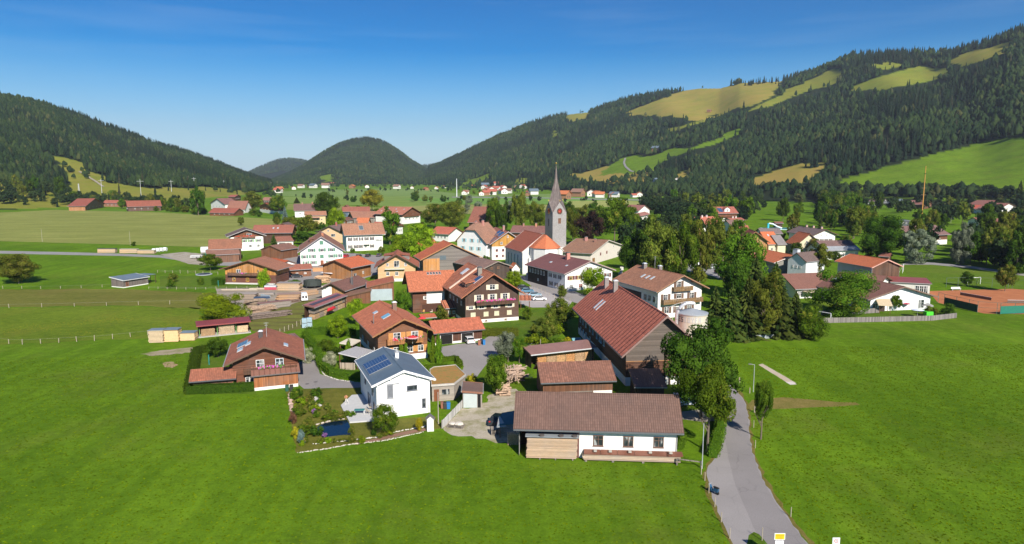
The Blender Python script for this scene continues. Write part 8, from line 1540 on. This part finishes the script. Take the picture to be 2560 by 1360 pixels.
def boardfence(label, pts, h, c, name='board_fence', t=.06):
    W3 = [P(*q) for q in pts]; e = empty(name, W3[0], 0, label, 'fence')
    for a_, b_ in zip(W3, W3[1:]):
        d = b_-a_; L0 = np.linalg.norm(d); b = MB(); b.box(0, L0, -t/2, t/2, 0.05, h); o = b.build('board_panel', wood(c, False, .22, .45), e); o.location = a_-W3[0]; o.rotation_euler = (0, 0, math.atan2(d[1], d[0]))
        b = MB(); [b.box(x, x+.12, t/2+.005, t/2+.12, 0, h+.05) for x in np.arange(0, L0, 2.5)]; o = b.build('posts', wood(W_GREY), e); o.location = a_-W3[0]; o.rotation_euler = (0, 0, math.atan2(d[1], d[0]))
GB = (.24, .215, .20)
boardfence('long weathered board fence along the near side of the kindergarten', [(2058, 808), (2200, 805), (2330, 802), (2391, 795)], 1.4, GB); boardfence('weathered board fence behind the kindergarten lawn', [(2022, 787), (2100, 788), (2198, 782)], 1.4, GB); boardfence('shaded board fence closing the lawn on the left', [(2020, 788), (2058, 808)], 1.3, (.16, .13, .11))  # left stretch: its shade is put into a darker board colour
boardfence('blue-grey weathered fence under the hedge trees', [(1842, 850), (1900, 848), (2008, 840)], 1.0, (.30, .33, .36)); boardfence('white garden wall boards beside the rough gravel', [(1106, 1072), (1157, 1018)], 1.3, (.62, .61, .58), 'garden_wall'); boardfence('small board screen beside the white modern house', [(850, 925), (888, 926)], 1.5, (.38, .31, .24))
# tennis courts
def mesh_fence(label, pts, h, screens):
    W3 = [P(*q) for q in pts]; e = empty('court_fence', W3[0], 0, label, 'fence')
    for i, (a_, b_) in enumerate(zip(W3, W3[1:])):
        d = b_-a_; L0 = np.linalg.norm(d); r_ = math.atan2(d[1], d[0])
        for x in np.arange(0, L0+.1, 4.5): b = MB(); b.bar((x, 0, 0), (x, 0, h), .10); o = b.build('post', plain((.12, .16, .13)), e); o.location = a_-W3[0]; o.rotation_euler = (0, 0, r_)
        b = MB(); b.bar((0, 0, h), (L0, 0, h), .06); b.bar((0, 0, h*.5), (L0, 0, h*.5), .04); o = b.build('rail', plain((.12, .16, .13)), e); o.location = a_-W3[0]; o.rotation_euler = (0, 0, r_)
        if i in screens: b = MB(); b.box(screens[i][0]*L0, screens[i][1]*L0, -.06, -.03, .15, 2.3); o = b.build('wind_screen', plain(screens[i][2], .8), e); o.location = a_-W3[0]; o.rotation_euler = (0, 0, r_)
mesh_fence('green wire fence with windscreens around the clay courts', [(2345, 757), (2360, 762), (2443, 782), (2500, 786), (2620, 782)], 3.2, {1: (0, 1, (.012, .05, .035)), 3: (0.0, 1, (.02, .16, .11))})
mesh_fence('tall see-through wire fence between courts and football pitch', [(2365, 718), (2440, 716), (2530, 722), (2640, 735)], 3.2, {})
for lb, x0, y0, x1, y1 in (('tennis net on the far left clay court', 2400, 738, 2478, 752), ('tennis net on the right clay court', 2518, 758, 2640, 760)):
    a_, b_ = P(x0, y0), P(x1, y1); e = empty('tennis_net', a_, math.atan2(*(b_-a_)[[1, 0]]), lb, 'net'); L0 = np.linalg.norm(b_-a_); b = MB(); b.box(0, L0, -.02, .02, .1, .95); b.build('net', plain((.14, .09, .07)), e); b = MB(); b.box(0, L0, -.04, .04, .951, 1.02); b.build('tape', plain((.7, .7, .7)), e)
p = P(2390, 726); e = empty('bench', (p[0], p[1], 0), .1, 'white bench at the upper edge of the clay courts', 'bench'); b = MB(); b.box(-1.6, 1.6, -.3, .3, .5, .6); b.box(-1.6, 1.6, .3, .36, .6, 1.1); b.build('seat', plain((.75, .75, .75)), e); b = MB(); [b.box(x, x+.1, -.25, .25, 0, .49) for x in (-1.4, 1.3)]; b.build('legs', plain((.6, .6, .6)), e)
def goal(label, px, py, w, h, rz, dark=False):
    p = P(px, py); e = empty('football_goal', (p[0], p[1], 0), rz, label, 'goal'); b = MB(); b.bar((0, 0, 0), (0, 0, h), .14); b.bar((w, 0, 0), (w, 0, h), .14); b.bar((0, 0, h), (w, 0, h), .14); b.bar((0, 0, h), (0, 1.2, 0), .05); b.bar((w, 0, h), (w, 1.2, 0), .05); b.build('frame', plain((.75, .75, .75)), e)
goal('white football goal at the left end of the kindergarten lawn', 2035, 795, 4.5, 2.0, -.9); goal('white football goal on the pitch behind the courts', 2418, 712, 6.0, 2.4, .3); goal('white goal frame right of the dark boarded hall', 2256, 683, 5.5, 3.0, 1.0)
# playground and terraces
def parasol(label, px, py, r, h, c, n=8, drop=.5):
    p = P(px, py); e = empty('parasol', (p[0], p[1], 0), .2, label, 'parasol'); b = MB(); b.cone((0, 0), r, .05, h, h+drop, n, cap=False); b.build('canopy', plain(c, .8), e); b = MB(); b.cone((0, 0), .04, .04, 0, h+drop-.05, 6); b.build('pole', plain((.5, .5, .5)), e)
parasol('white and blue round play roof in the kindergarten yard', 2293, 793, 1.6, 2.0, (.62, .68, .78), 12, .35); parasol('grey square parasol right in the kindergarten yard', 2318, 782, 1.9, 2.0, (.30, .29, .28), 4, .8); parasol('dark red parasol in front of the kindergarten gable', 2265, 776, 1.2, 1.9, (.36, .04, .07), 4, .3); parasol('red and white parasol on the balcony chalet terrace side', 1056, 815, 1.2, 2.0, (.6, .05, .06)); parasol('closed cream parasol beside the barn wing', 1044, 776, .25, 1.6, (.7, .66, .58), 8, 1.0)
p = P(1030, 845)
h_ = 5.1; pz = P(1031, 840, 5.6); e = empty('balcony_parasol', (pz[0], pz[1], 4.0), 0, 'red and white round parasol open on the brown chalet balcony', 'parasol'); b = MB(); b.cone((0, 0), 1.35, .05, 1.3, 1.75, 12, cap=False); b.build('canopy', plain((.55, .04, .05), .8), e); b = MB(); b.cone((0, 0), 1.37, 1.1, 1.27, 1.40, 12, cap=False); b.build('white_rim', plain((.75, .72, .72)), e); b = MB(); b.cone((0, 0), .03, .03, 0, 1.6, 6); b.build('pole', plain((.6, .6, .6)), e)
p = P(2320, 792); e = empty('play_box', (p[0], p[1], 0), .1, 'bright green play cube beneath the grey parasol', 'toy'); b = MB(); b.box(-1, 1, -.7, .7, .5, 1.5); b.build('box', plain((.08, .60, .04), .5), e); b = MB(); [b.box(x, x+.1, y, y+.1, 0, .49) for x in (-.9, .8) for y in (-.6, .5)]; b.build('legs', plain((.3, .3, .3)), e)
p = P(2103, 786); b = MB(); b.box(-.9, .9, -.06, .06, .1, 1.5); o = b.build('goal_board', plain((.42, .62, .30), .6)); o.location = (p[0], p[1], 0); tag(o, 'light green board leaning on the fence behind the kindergarten lawn', 'board')
p = P(2206, 762); 
for lb, A, B_, z_, dp, c in (('cream awning beside the white kindergarten gable', (2196, 762), (2232, 764), 2.6, 5, (.62, .50, .33)),):
    hh = House('awning_pavilion', lb, 'pavilion', roof=plain(c, .8), walls=[(99, wood(W_DARK), 'wall')], opens='RFBL', detail=0, **mono(A, B_, z_, dp, 3.6)); b = MB(); [b.box(x, x+.12, y, y+.12, 0, hh.zroof(x)-.24) for x in (-hh.w/2, hh.w/2-.12) for y in (0, hh.d-.12)]; b.build('posts', wood(W_BRN), hh.root)
# striped pergola next to the middle chalet
pg = mono((893, 893), (937, 876), 2.6, 4.6, 3.0, .1, .1); t = NT('striped_canvas'); f_ = t.ramp(t.math('FRACT', t.math('MULTIPLY', t.sep()[1], 2.2)), [(0, 0.0), (.40, 0.0), (.5, 1.0)]); t.color(t.mix(f_, (.10, .09, .10), (.62, .61, .61)))
hh = House('pergola', 'terrace pergola with black and white striped roof beside the brown chalet', 'pergola', roof=t.m, walls=[(99, wood(W_BRN), 'wall')], opens='RFBL', detail=0, **pg); b = MB(); [b.box(x, x+.14, y, y+.14, 0, hh.zroof(x+.07)-.25) for x in (-hh.w/2, hh.w/2-.14) for y in (0, hh.d-.14)]; b.build('posts', wood(W_BRN), hh.root)
hh = House('awning', 'pale beige awning behind the striped pergola', 'awning', roof=plain((.62, .56, .46), .8), walls=[(99, wood(W_BRN), 'wall')], opens='RFBL', detail=0, **mono((881, 862), (903, 850), 2.3, 3.0, 2.6, .1, .1)); b = MB(); [b.box(x, x+.1, y, y+.1, 0, 2.05) for x in (-hh.w/2, hh.w/2-.1) for y in (0, hh.d-.1)]; b.build('posts', wood(W_BRN), hh.root)
# garden of the white house
conc = plain((.50, .50, .50), .8, var=.06, ns=1.5)
def slab(name, pts, z0, z1, m, label=None, cat=None, kind=None):
    W3 = [P(*q) for q in pts]; n = len(W3); b = MB(); b.poly([(q[0], q[1], z1) for q in W3]); [b.poly([(W3[i][0], W3[i][1], z0), (W3[(i+1) % n][0], W3[(i+1) % n][1], z0), (W3[(i+1) % n][0], W3[(i+1) % n][1], z1), (W3[i][0], W3[i][1], z1)]) for i in range(n)]; o = b.build(name, m); 
    return tag(o, label, cat, None, kind)
slab('terrace', [(852, 1016), (880, 990), (910, 988), (918, 1008), (943, 1012), (940, 1053), (874, 1058), (862, 1036)], -.05, .22, conc, 'light grey paved terrace left of the white modern house', 'terrace')
t = NT('pond_water'); t.color((.002, .012, .03)).rough(.05); t.bs.inputs['Specular IOR Level'].default_value = .6; t.bump(t.noise(2.5, 2), .01)
slab('water', [(793, 1068), (808, 1058), (850, 1052), (868, 1050), (880, 1076), (886, 1086), (850, 1088), (806, 1094), (797, 1082)], -.05, .035, t.m, 'small dark blue garden pond', None, 'structure')
stone = plain((.50, .44, .37), .9, var=.35, ns=4)
def rocks(label, pts, n, r, m=stone, name='stone_edging'):
    W3 = [P(*q) for q in pts]; R = random.Random(len(label)); b = MB()
    for a_, b_ in zip(W3, W3[1:]):
        k = max(1, int(np.linalg.norm(b_-a_)/(r*1.6)))
        for q in range(k): c = a_+(b_-a_)*q/k; b.ball((c[0]+R.uniform(-.1, .1), c[1]+R.uniform(-.1, .1), r*.3), r*R.uniform(.6, 1.2), 6, 4, .5, R, .6)
    tag(b.build(name, m), label, 'stones', kind='stuff')
rocks('row of pale stones along the upper pond edge', [(793, 1062), (830, 1052), (868, 1047)], 9, .22); rocks('stone row down the left garden border', [(726, 985), (728, 1020), (736, 1055)], 12, .38, plain((.42, .30, .24), .9, var=.4)); rocks('white stone edging along the front flower bed', [(784, 1110), (880, 1101), (940, 1094), (1000, 1078), (1068, 1066)], 20, .16, plain((.62, .58, .53), .9))
rocks('flat stones marking the lower garden boundary', [(745, 1132), (820, 1122), (872, 1112), (960, 1102), (1060, 1080)], 20, .13, plain((.55, .50, .42), .9)); rocks('rock heap in the middle of the pond garden', [(770, 1000), (790, 995), (800, 1015), (778, 1022)], 9, .4, plain((.45, .43, .42), .9, var=.4))
sheet('ground', [(885, 1108), (940, 1096), (1000, 1081), (1070, 1069), (1072, 1075), (1000, 1090), (940, 1104), (890, 1112)], gravelmat('bed_soil', (.26, .15, .10)), 3, .1, label='reddish soil bed along the garden front', step=1)
def table(label, px, py, z, c): p = P(px, py, z); e = empty('garden_table', (p[0], p[1], z), .1, label, 'table'); b = MB(); b.box(-.8, .8, -.45, .45, .70, .75); b.build('table_top', plain(c), e); [MB().box(x, x+.06, y, y+.06, 0, .698).build('leg', plain((.6, .6, .6)), e) for x in (-.75, .69) for y in (-.4, .34)]
table('garden table with teal top on the grey terrace', 899, 1035, .22, (.05, .20, .20))
for lb, x, y, rz in (('woven chair at the right of the teal table', 921, 1034, 2.6), ('second woven chair against the house corner', 927, 1024, 1.8)):
    p = P(x, y, .22); e = empty('garden_chair', (p[0], p[1], .22), rz, lb, 'chair'); b = MB(); b.box(-.25, .25, -.25, .25, .40, .45); b.build('seat', plain((.42, .37, .30)), e); b = MB(); b.hexa([(-.25, .25, .45), (.25, .25, .45), (.25, .30, .45), (-.25, .30, .45), (-.25, .38, 1.0), (.25, .38, 1.0), (.25, .42, 1.0), (-.25, .42, 1.0)]); b.build('backrest', plain((.42, .37, .30)), e); [MB().box(q, q+.04, w_, w_+.04, 0, .398).build('leg', plain((.3, .27, .22)), e) for q in (-.24, .2) for w_ in (-.24, .2)]
p = P(866, 1012); e = empty('bird_house', (p[0], p[1], .1), 0, 'white tripod bird house at the terrace corner', 'bird house'); b = MB(); [b.bar((.45*math.cos(q), .45*math.sin(q), 0), (0, 0, 1.1), .06) for q in (.5, 2.6, 4.7)]; b.build('tripod', plain((.7, .68, .62)), e); b = MB(); b.box(-.22, .22, -.22, .22, 1.1, 1.35); b.cone((0, 0), .38, .02, 1.351, 1.6, 4); b.build('house', plain((.42, .2, .1)), e)
p = P(1076, 1076); e = empty('garden_hut', (p[0], p[1], 0), .15, 'narrow white garden hut with grey gable roof at the garden corner', 'hut'); b = MB(); b.box(-.5, .5, -.45, .45, 0, 1.9); b.poly([(-.5, -.45, 1.9), (.5, -.45, 1.9), (0, -.45, 2.3)]); b.build('wall', plain((.70, .69, .66)), e); b = MB(); [b.hexa([(s*.68, -.6, 1.78), (0, -.6, 2.42), (0, .6, 2.42), (s*.68, .6, 1.78), (s*.68, -.6, 1.86), (0, -.6, 2.5), (0, .6, 2.5), (s*.68, .6, 1.86)]) for s in (-1, 1)]; b.build('roof', plain((.16, .15, .16)), e)
p = P(1112, 1030)
for lb, x, y, c in (('blue waste bin beside the garden building door', 1121, 1022, (.03, .18, .45)), ('black waste bin left of the blue one', 1113, 1022, (.05, .05, .05)), ('brown waste bin left of the black one', 1106, 1021, (.28, .12, .08)), ('blue waste bin right of the double garage', 1210, 862, (.03, .18, .45)), ('brown waste bin right of the double garage', 1198, 863, (.32, .13, .08)), ('dark waste bin behind the blue garage bin', 1204, 860, (.05, .05, .06)), ('green waste bin beside the orange annex', 718, 978, (.03, .10, .07)), ('black waste bin beside the orange annex', 729, 978, (.04, .04, .04))):
    p = P(x, y); e = empty('waste_bin', (p[0], p[1], 0), .2, lb, 'waste bin'); b = MB(); b.hexa([(-.25, -.28, .05), (.25, -.28, .05), (.25, .28, .05), (-.25, .28, .05), (-.3, -.34, 1.0), (.3, -.34, 1.0), (.3, .34, 1.0), (-.3, .34, 1.0)]); b.build('body', plain(c, .5), e); b = MB(); b.hexa([(-.32, -.37, 1.0), (.32, -.37, 1.0), (.32, .37, 1.0), (-.32, .37, 1.0), (-.3, -.3, 1.08), (.3, -.3, 1.08), (.3, .36, 1.14), (-.3, .36, 1.14)]); b.build('lid', plain(scl(c, .8), .5), e)
for lb, x, y in (('left manhole cover in the asphalt drive', 768, 960), ('right manhole cover in the asphalt drive', 789, 955)):
    p = P(x, y); b = MB(); b.cone((0, 0), .36, .36, .02, .03, 18); o = b.build('manhole_cover', plain((.12, .11, .11))); o.location = (p[0], p[1], 0); tag(o, lb, 'manhole cover')
rocks('pale kerb stones between drive and hedge', [(797, 918), (812, 938), (845, 950), (885, 955)], 12, .12, plain((.6, .56, .52), .9), 'kerb')
p = P(523, 912); b = MB(); b.cone((0, 0), .1, .1, 0, 2.1, 8); o = b.build('closed_parasol', plain((.02, .22, .20))); o.location = (p[0], p[1], 0); tag(o, 'closed teal parasol in the left hedged garden', 'parasol'); o = o.copy(); C.objects.link(o); q = P(546, 716); o.location = (q[0], q[1], 0); o['label'] = 'closed teal parasol beside the honey chalet terrace'
# trampolines
p = P(782, 719); e = empty('trampoline', (p[0], p[1], 0), 0, 'square black trampoline with safety net in the village garden', 'trampoline'); b = MB(); b.cone((0, 0), 3.0, 3.0, .8, .9, 16); b.build('mat', plain((.02, .02, .02)), e); b = MB(); b.cone((0, 0), 3.0, 3.0, .905, 2.6, 16, cap=False); b.build('net', plain((.045, .055, .05)), e); [MB().cone((2.9*math.cos(q), 2.9*math.sin(q)), .06, .06, 0, .798, 6).build('leg', plain((.1, .1, .1)), e) for q in np.arange(0, 6.2, 1.05)]
p = P(510, 687); e = empty('trampoline', (p[0], p[1], 0), 0, 'low round trampoline with blue rim left of the honey chalet', 'trampoline'); b = MB(); b.cone((0, 0), 3.0, 3.0, .1, .35, 24); b.build('rim', plain((.35, .38, .42)), e); b = MB(); b.cone((0, 0), 2.4, 2.4, .351, .37, 24); b.build('mat', plain((.02, .03, .06)), e)
# lumber yard
def lpile(label, px, py, rz, L0, n, r, c, name='log_pile', mess=.0, tiers=4):
    p = P(px, py); R = random.Random(n+int(px)); e = empty(name, (p[0], p[1], 0), rz, label, 'logs'); b = MB()
    for k in range(n):
        t_ = k % tiers; y = (k//tiers)*r*2.1+R.uniform(-.2, .2)-(n//tiers)*r; z = r+t_*r*1.7; x = R.uniform(-.5, .5); a_ = R.uniform(-mess, mess); l = L0/2*R.uniform(.7, 1.05); b.tube([(x-l*math.cos(a_), y-l*math.sin(a_), z+R.uniform(-.1, .1)*mess*4), (x+l*math.cos(a_), y+l*math.sin(a_), z+R.uniform(0, .3)*mess*3)], r*R.uniform(.7, 1.1), 6)
    b.build('logs', plain(c, .9, var=.45, ns=3), e)
def bstack(label, px, py, rz, L0, w, h, c, cover=None, jag=.3):
    p = P(px, py); R = random.Random(int(px)*3+int(py)); e = empty('board_stack', (p[0], p[1], 0), rz, label, 'lumber'); b = MB(); z = .15
    while z < h: x = R.uniform(-jag, jag); b.box(-L0/2+x, L0/2+x, -w/2, w/2, z, z+.16); z += .19
    b.build('boards', wood(c, True, .19, .3), e)
    if cover: b = MB(); b.box(-L0/2-.2, L0/2+.2, -w/2-.15, w/2+.15, z+.02, z+.1); b.build('cover', plain(cover, .6), e)
bstack('tall stack of pale beams with grey lid in the lumber yard', 725, 726, -.05, 7.5, 3, 2.6, (.60, .42, .26), (.30, .26, .24)); bstack('long orange timber stack left of the horse trailer', 752, 742, .9, 12, 1.6, 1.6, (.52, .32, .18)); bstack('jagged stack of rough boards in the middle of the yard', 722, 749, .2, 6.5, 3, 1.7, (.48, .29, .16), (.33, .22, .17), .7)
bstack('low grey board stack behind the round bush', 612, 747, .02, 7.5, 3.0, 1.5, (.36, .27, .20), (.35, .30, .26)); bstack('long plank row along the garden edge', 600, 727, 0, 12, .8, .5, (.58, .48, .36)); bstack('small pale plank stack behind the yard', 645, 725, .1, 5, .8, .7, (.55, .46, .34)); bstack('grey board stack behind the dark sledge', 655, 738, .1, 8, 1.2, .9, (.38, .33, .30))
lpile('messy heap of weathered logs right of the round bush', 640, 766, .3, 6, 34, .22, (.24, .18, .13), mess=.35, tiers=5); lpile('second heap of weathered logs nearer the mown plot', 655, 778, .5, 7, 26, .22, (.30, .21, .15), mess=.3, tiers=4); lpile('orange split logs beside the weathered heaps', 650, 760, -.1, 4, 24, .16, (.50, .34, .20), mess=.5, tiers=5); lpile('long row of dark poles along the mown plot', 655, 795, .62, 16, 12, .25, (.17, .13, .11), mess=.03, tiers=3)
bstack('covered stone coloured stack on the edge of the mown plot', 686, 770, .62, 9, 1.8, 1.7, (.34, .29, .25), (.24, .13, .11)); lpile('thin dark poles leading to the orange timber stack', 714, 758, .7, 9, 6, .22, (.15, .10, .08), mess=.03, tiers=2)
lpile('great tangled pile of roots and branches beside the leafy tree', 1276, 950, .7, 6, 90, .13, (.40, .29, .22), 'branch_pile', 1.2, 8)
lpile('sawn log ends stacked below the leafy tree', 1258, 985, .2, 2.2, 30, .2, (.44, .31, .22), mess=.4, tiers=4)
p = P(680, 724); e = empty('container', (p[0], p[1], 0), 0, 'small red and silver container in the lumber yard', 'container'); b = MB(); b.box(-2.2, 2.2, -1, 1, .1, 1.0); b.build('body', plain((.45, .08, .11), .5), e); b = MB(); b.box(-2.2, 2.2, -1, 1, 1.003, 1.5); b.build('lid', plain((.5, .55, .58), .3), e)
p = P(655, 757); e = empty('log_splitter', (p[0], p[1], 0), -.6, 'dark and silver machine lying on the log heap', 'machine'); b = MB(); b.hexa([(-3, -.8, .9), (3, -.8, 1.6), (3, .8, 1.6), (-3, .8, .9), (-3, -.6, 1.6), (3, -.6, 2.2), (3, .6, 2.2), (-3, .6, 1.6)]); b.build('body', plain((.05, .08, .14), .4), e); b = MB(); b.box(-1.5, 2.8, .7, 1.0, 1.7, 2.4); b.build('arm', plain((.6, .65, .7), .3, .5), e)
for i, (x, y) in enumerate([(762, 820), (775, 818)]):
    p = P(x, y); e = empty('liquid_tank', (p[0], p[1], 0), .2, ['left of the two stacked blue cage tanks', 'right of the two stacked blue cage tanks'][i], 'tank', 'blue cage tanks')
    for q in range(2): b = MB(); b.box(-.55, .55, -.5, .5, .15+q*1.25, 1.25+q*1.25); b.build('container', plain((.30, .45, .55), .4), e)
    b = MB(); [b.box(-.6, .6, -.56, -.52, z, z+.05) for z in np.arange(.2, 2.4, .25)]; [b.box(x_, x_+.05, -.58, -.54, .1, 2.5) for x_ in (-.58, -.2, .15, .53)]; b.build('cage', plain((.6, .65, .68), .4, .5), e)
# boards in the long lumber shed
for k in range(7):
    for lv in range(2):
        y = 1.2+k*(ls.d-2.4)/6; q = loc(ls, y, .1+lv*1.6, -1.0); e = empty('board_stack', q, ls.root.rotation_euler[2]+math.pi/2, '%s %s board stack in the pink-roofed lumber shed' % (['leftmost', 'second', 'third', 'fourth', 'fifth', 'sixth', 'rightmost'][k], ['lower', 'upper'][lv]), 'lumber', 'board stacks in the lumber shed')
        b = MB(); boards(b, -.2, (ls.d-2.4)/6-.35, -.6, 1.1, 0, 1.35, rnd, .13, .05); b.build('boards', wood([(.56, .36, .20), (.38, .30, .25), (.60, .42, .26)][(k+lv) % 3], True, .12, .3), e)
q = loc(ls, 7.5, 1.7, 1.1); e = empty('canoe', q, ls.root.rotation_euler[2]+math.pi/2, 'red tarpaulin bundle hanging on the lumber shed front', 'tarpaulin'); b = MB(); b.tube([(-2.2, 0, 0), (-1.2, .1, .15), (0, 0, .1), (1.2, .1, .2), (2.2, 0, 0)], [.2, .5, .5, .45, .2], 8); b.build('bundle', plain((.55, .03, .04), .4), e); e.name = 'tarpaulin_bundle'
lpile('short split wood rick in front of the honey coloured barn', 806, 707, .1, 5, 60, .16, (.55, .36, .22), 'wood_rick', .1, 9)
parasol('white pavilion tent in front of the honey coloured barn', 830, 693, 4.2, 1.9, (.70, .69, .70), 4, .9)
# terrace, pool, wells
p = P(1946, 573); e = empty('swimming_pool', (p[0], p[1], 0), 0, 'turquoise outdoor swimming pool behind the grey roof', 'swimming pool'); b = MB(); b.box(-10, 16, -6, 10, 0, .35); b.build('basin', plain((.45, .62, .62), .5), e); b = MB(); b.box(-9, 15, -5, 9, .353, .36); b.build('water_surface', plain((.10, .45, .50), .05), e)
p = P(1922, 572); e = empty('water_slide', (p[0], p[1], 0), 0, 'white and turquoise water slide left of the swimming pool', 'slide'); b = MB(); b.tube([(0, 0, 4.0), (3, 0, 3.4), (6, 0, 1.6), (9, -1, .6)], .5, 8); b.build('chute', plain((.7, .75, .75), .3), e); b = MB(); b.box(-1.2, 0, -.6, .6, 0, 4.0); b.build('tower', plain((.05, .40, .48)), e)
for lb, x, y, w, c in (('greenhouse frame at the edge of the vegetable garden', 1336, 866, 2.6, (.42, .48, .46)), ('blue-green wheelbarrow cart beside the great barn wall', 1440, 862, 2.2, (.12, .26, .30))):
    p = P(x, y); e = empty('cold_frame' if 'frame' in lb else 'cart', (p[0], p[1], 0), .3, lb, 'garden equipment'); b = MB(); b.box(-w/2, w/2, -.8, .8, .1, 1.1); b.build('box', plain(c, .4), e); b = MB(); b.hexa([(-w/2, -.8, 1.103), (w/2, -.8, 1.103), (w/2, .8, 1.103), (-w/2, .8, 1.103), (-w/2, -.2, 1.6), (w/2, -.2, 1.6), (w/2, .2, 1.6), (-w/2, .2, 1.6)]); b.build('lid', plain(scl(c, 1.3), .3), e)
for i, (x, y, c) in enumerate([(1050, 776, (.6, .1, .1)), (1062, 779, (.7, .7, .7)), (1072, 777, (.1, .35, .6)), (1058, 783, (.55, .3, .1)), (1078, 783, (.7, .6, .5))]):
    p = P(x, y); e = empty('terrace_chair', (p[0], p[1], 0), i*1.3, ['red', 'white', 'blue', 'brown', 'cream'][i]+' chair on the crowded terrace before the barn wing', 'chair'); b = MB(); b.box(-.3, .3, -.3, .3, .4, .5); b.build('seat', plain(c), e); b = MB(); b.box(-.3, .3, .25, .32, .503, 1.05); b.build('backrest', plain(c), e); [MB().box(q, q+.05, w_, w_+.05, 0, .398).build('leg', plain((.3, .3, .3)), e) for q in (-.28, .23) for w_ in (-.28, .23)]
for i in range(14):      # gravestones
    R = random.Random(i); x, y = (1548+R.uniform(-2, 28), 672+R.uniform(0, 20)) if i < 9 else (1318+i*3-27, 690+(i % 3)*3); p = P(x, y); b = MB(); b.box(-.45, .45, -.12, .12, 0, 1.2); b.box(-.5, .5, -.3, .3, 0, .2); o = b.build('gravestone', plain((.55, .53, .50), .7)); o.location = (p[0], p[1], 0); o.rotation_euler = (0, 0, R.uniform(-.3, .3)); tag(o, 'pale gravestone in the churchyard right of the purple roof' if i < 9 else 'pale gravestone in the churchyard before the choir', 'gravestone', 'gravestones right' if i < 9 else 'gravestones at the choir')
for i in range(4):
    p = P(386+i*9, 631-i); e = empty('wrapped_bale', (p[0], p[1], 0), 0, ['leftmost', 'second', 'third', 'rightmost'][i]+' white wrapped bale beside the farm lane', 'bale', 'white wrapped bales'); b = MB(); b.tube([(-.8, 0, 1.0), (.8, 0, 1.0)], 1.0, 14); b.build('wrapping', plain((.75, .76, .78), .3), e)
for i, (x0, x1) in enumerate([(247, 291), (302, 345), (346, 388)]):
    q0, q1 = P(x0, 632+i), P(x1, 632+i); L0 = np.linalg.norm(q1-q0); bstack(['left stack with black cover beside the farm lane', 'middle pale board stack beside the farm lane', 'right pale board stack next to the white bales'][i], (x0+x1)/2, 632+i, 0, L0, 2, 2.0 if i < 2 else 1.6, (.62, .44, .26), (.08, .08, .08) if i == 0 else (.5, .45, .36), .1)
# ------------------------------------------------------------------ mid distance woods as masses (beyond the trees one can tell apart)
belt_mass([([(1900, 488), (2560, 512), (2700, 520), (2700, 600), (2560, 590), (2380, 560), (2200, 540), (1900, 500)], 420), ([(1560, 503), (1640, 497), (1900, 490), (1920, 525), (1860, 560), (1700, 560), (1600, 540)], 230), ([(1540, 560), (1700, 560), (1860, 560), (1800, 600), (1560, 620)], 30), ([(1900, 470), (2240, 478), (2560, 488), (2560, 500), (1900, 486)], 90), ([(2230, 640), (2330, 650), (2420, 663), (2560, 684), (2760, 700), (2760, 620), (2560, 600), (2260, 600)], 90), ([(2060, 500), (2200, 520), (2180, 560), (2110, 580), (2060, 545)], 60)], 0, 'continuous tree belt right of the village', hh=(9, 15), con=.08, seed=31)
belt_mass([([(-150, 492), (180, 500), (480, 524), (480, 516), (180, 488), (-150, 470)], 55), ([(0, 455), (120, 472), (180, 478), (180, 492), (0, 480)], 60), ([(-100, 500), (220, 506), (460, 520), (460, 528), (0, 514)], 60)], 0, 'woods between hay field and left slope', hh=(9, 15), con=.2, seed=32)
belt_mass([([(820, 474), (1100, 472), (1400, 480), (1400, 484), (1000, 480), (820, 482)], 60), ([(700, 488), (820, 494), (960, 500), (940, 506), (700, 496)], 22), ([(1060, 496), (1380, 500), (1640, 502), (1640, 506), (1300, 505), (1060, 502)], 26)], 0, 'hedgerows across the valley fields', hh=(4, 9), con=.1, seed=33)
# ------------------------------------------------------------------ air
b = MB(); b.box(-9000, 9000, -300, 9700, -1.5, 720); t = NT('haze_air'); vol = t.n.new('ShaderNodeVolumePrincipled'); vol.inputs['Color'].default_value = (.80, .88, 1.0, 1); vol.inputs['Density'].default_value = 0.00006; vol.inputs['Anisotropy'].default_value = 0.2
out = [q for q in t.n if q.type == 'OUTPUT_MATERIAL'][0]; [t.t.links.remove(l) for l in list(out.inputs[0].links)]; t.l(vol.outputs[0], out.inputs['Volume'])
o = b.build('haze', t.m); tag(o, 'thin blue air over the whole valley', None, None, 'stuff')
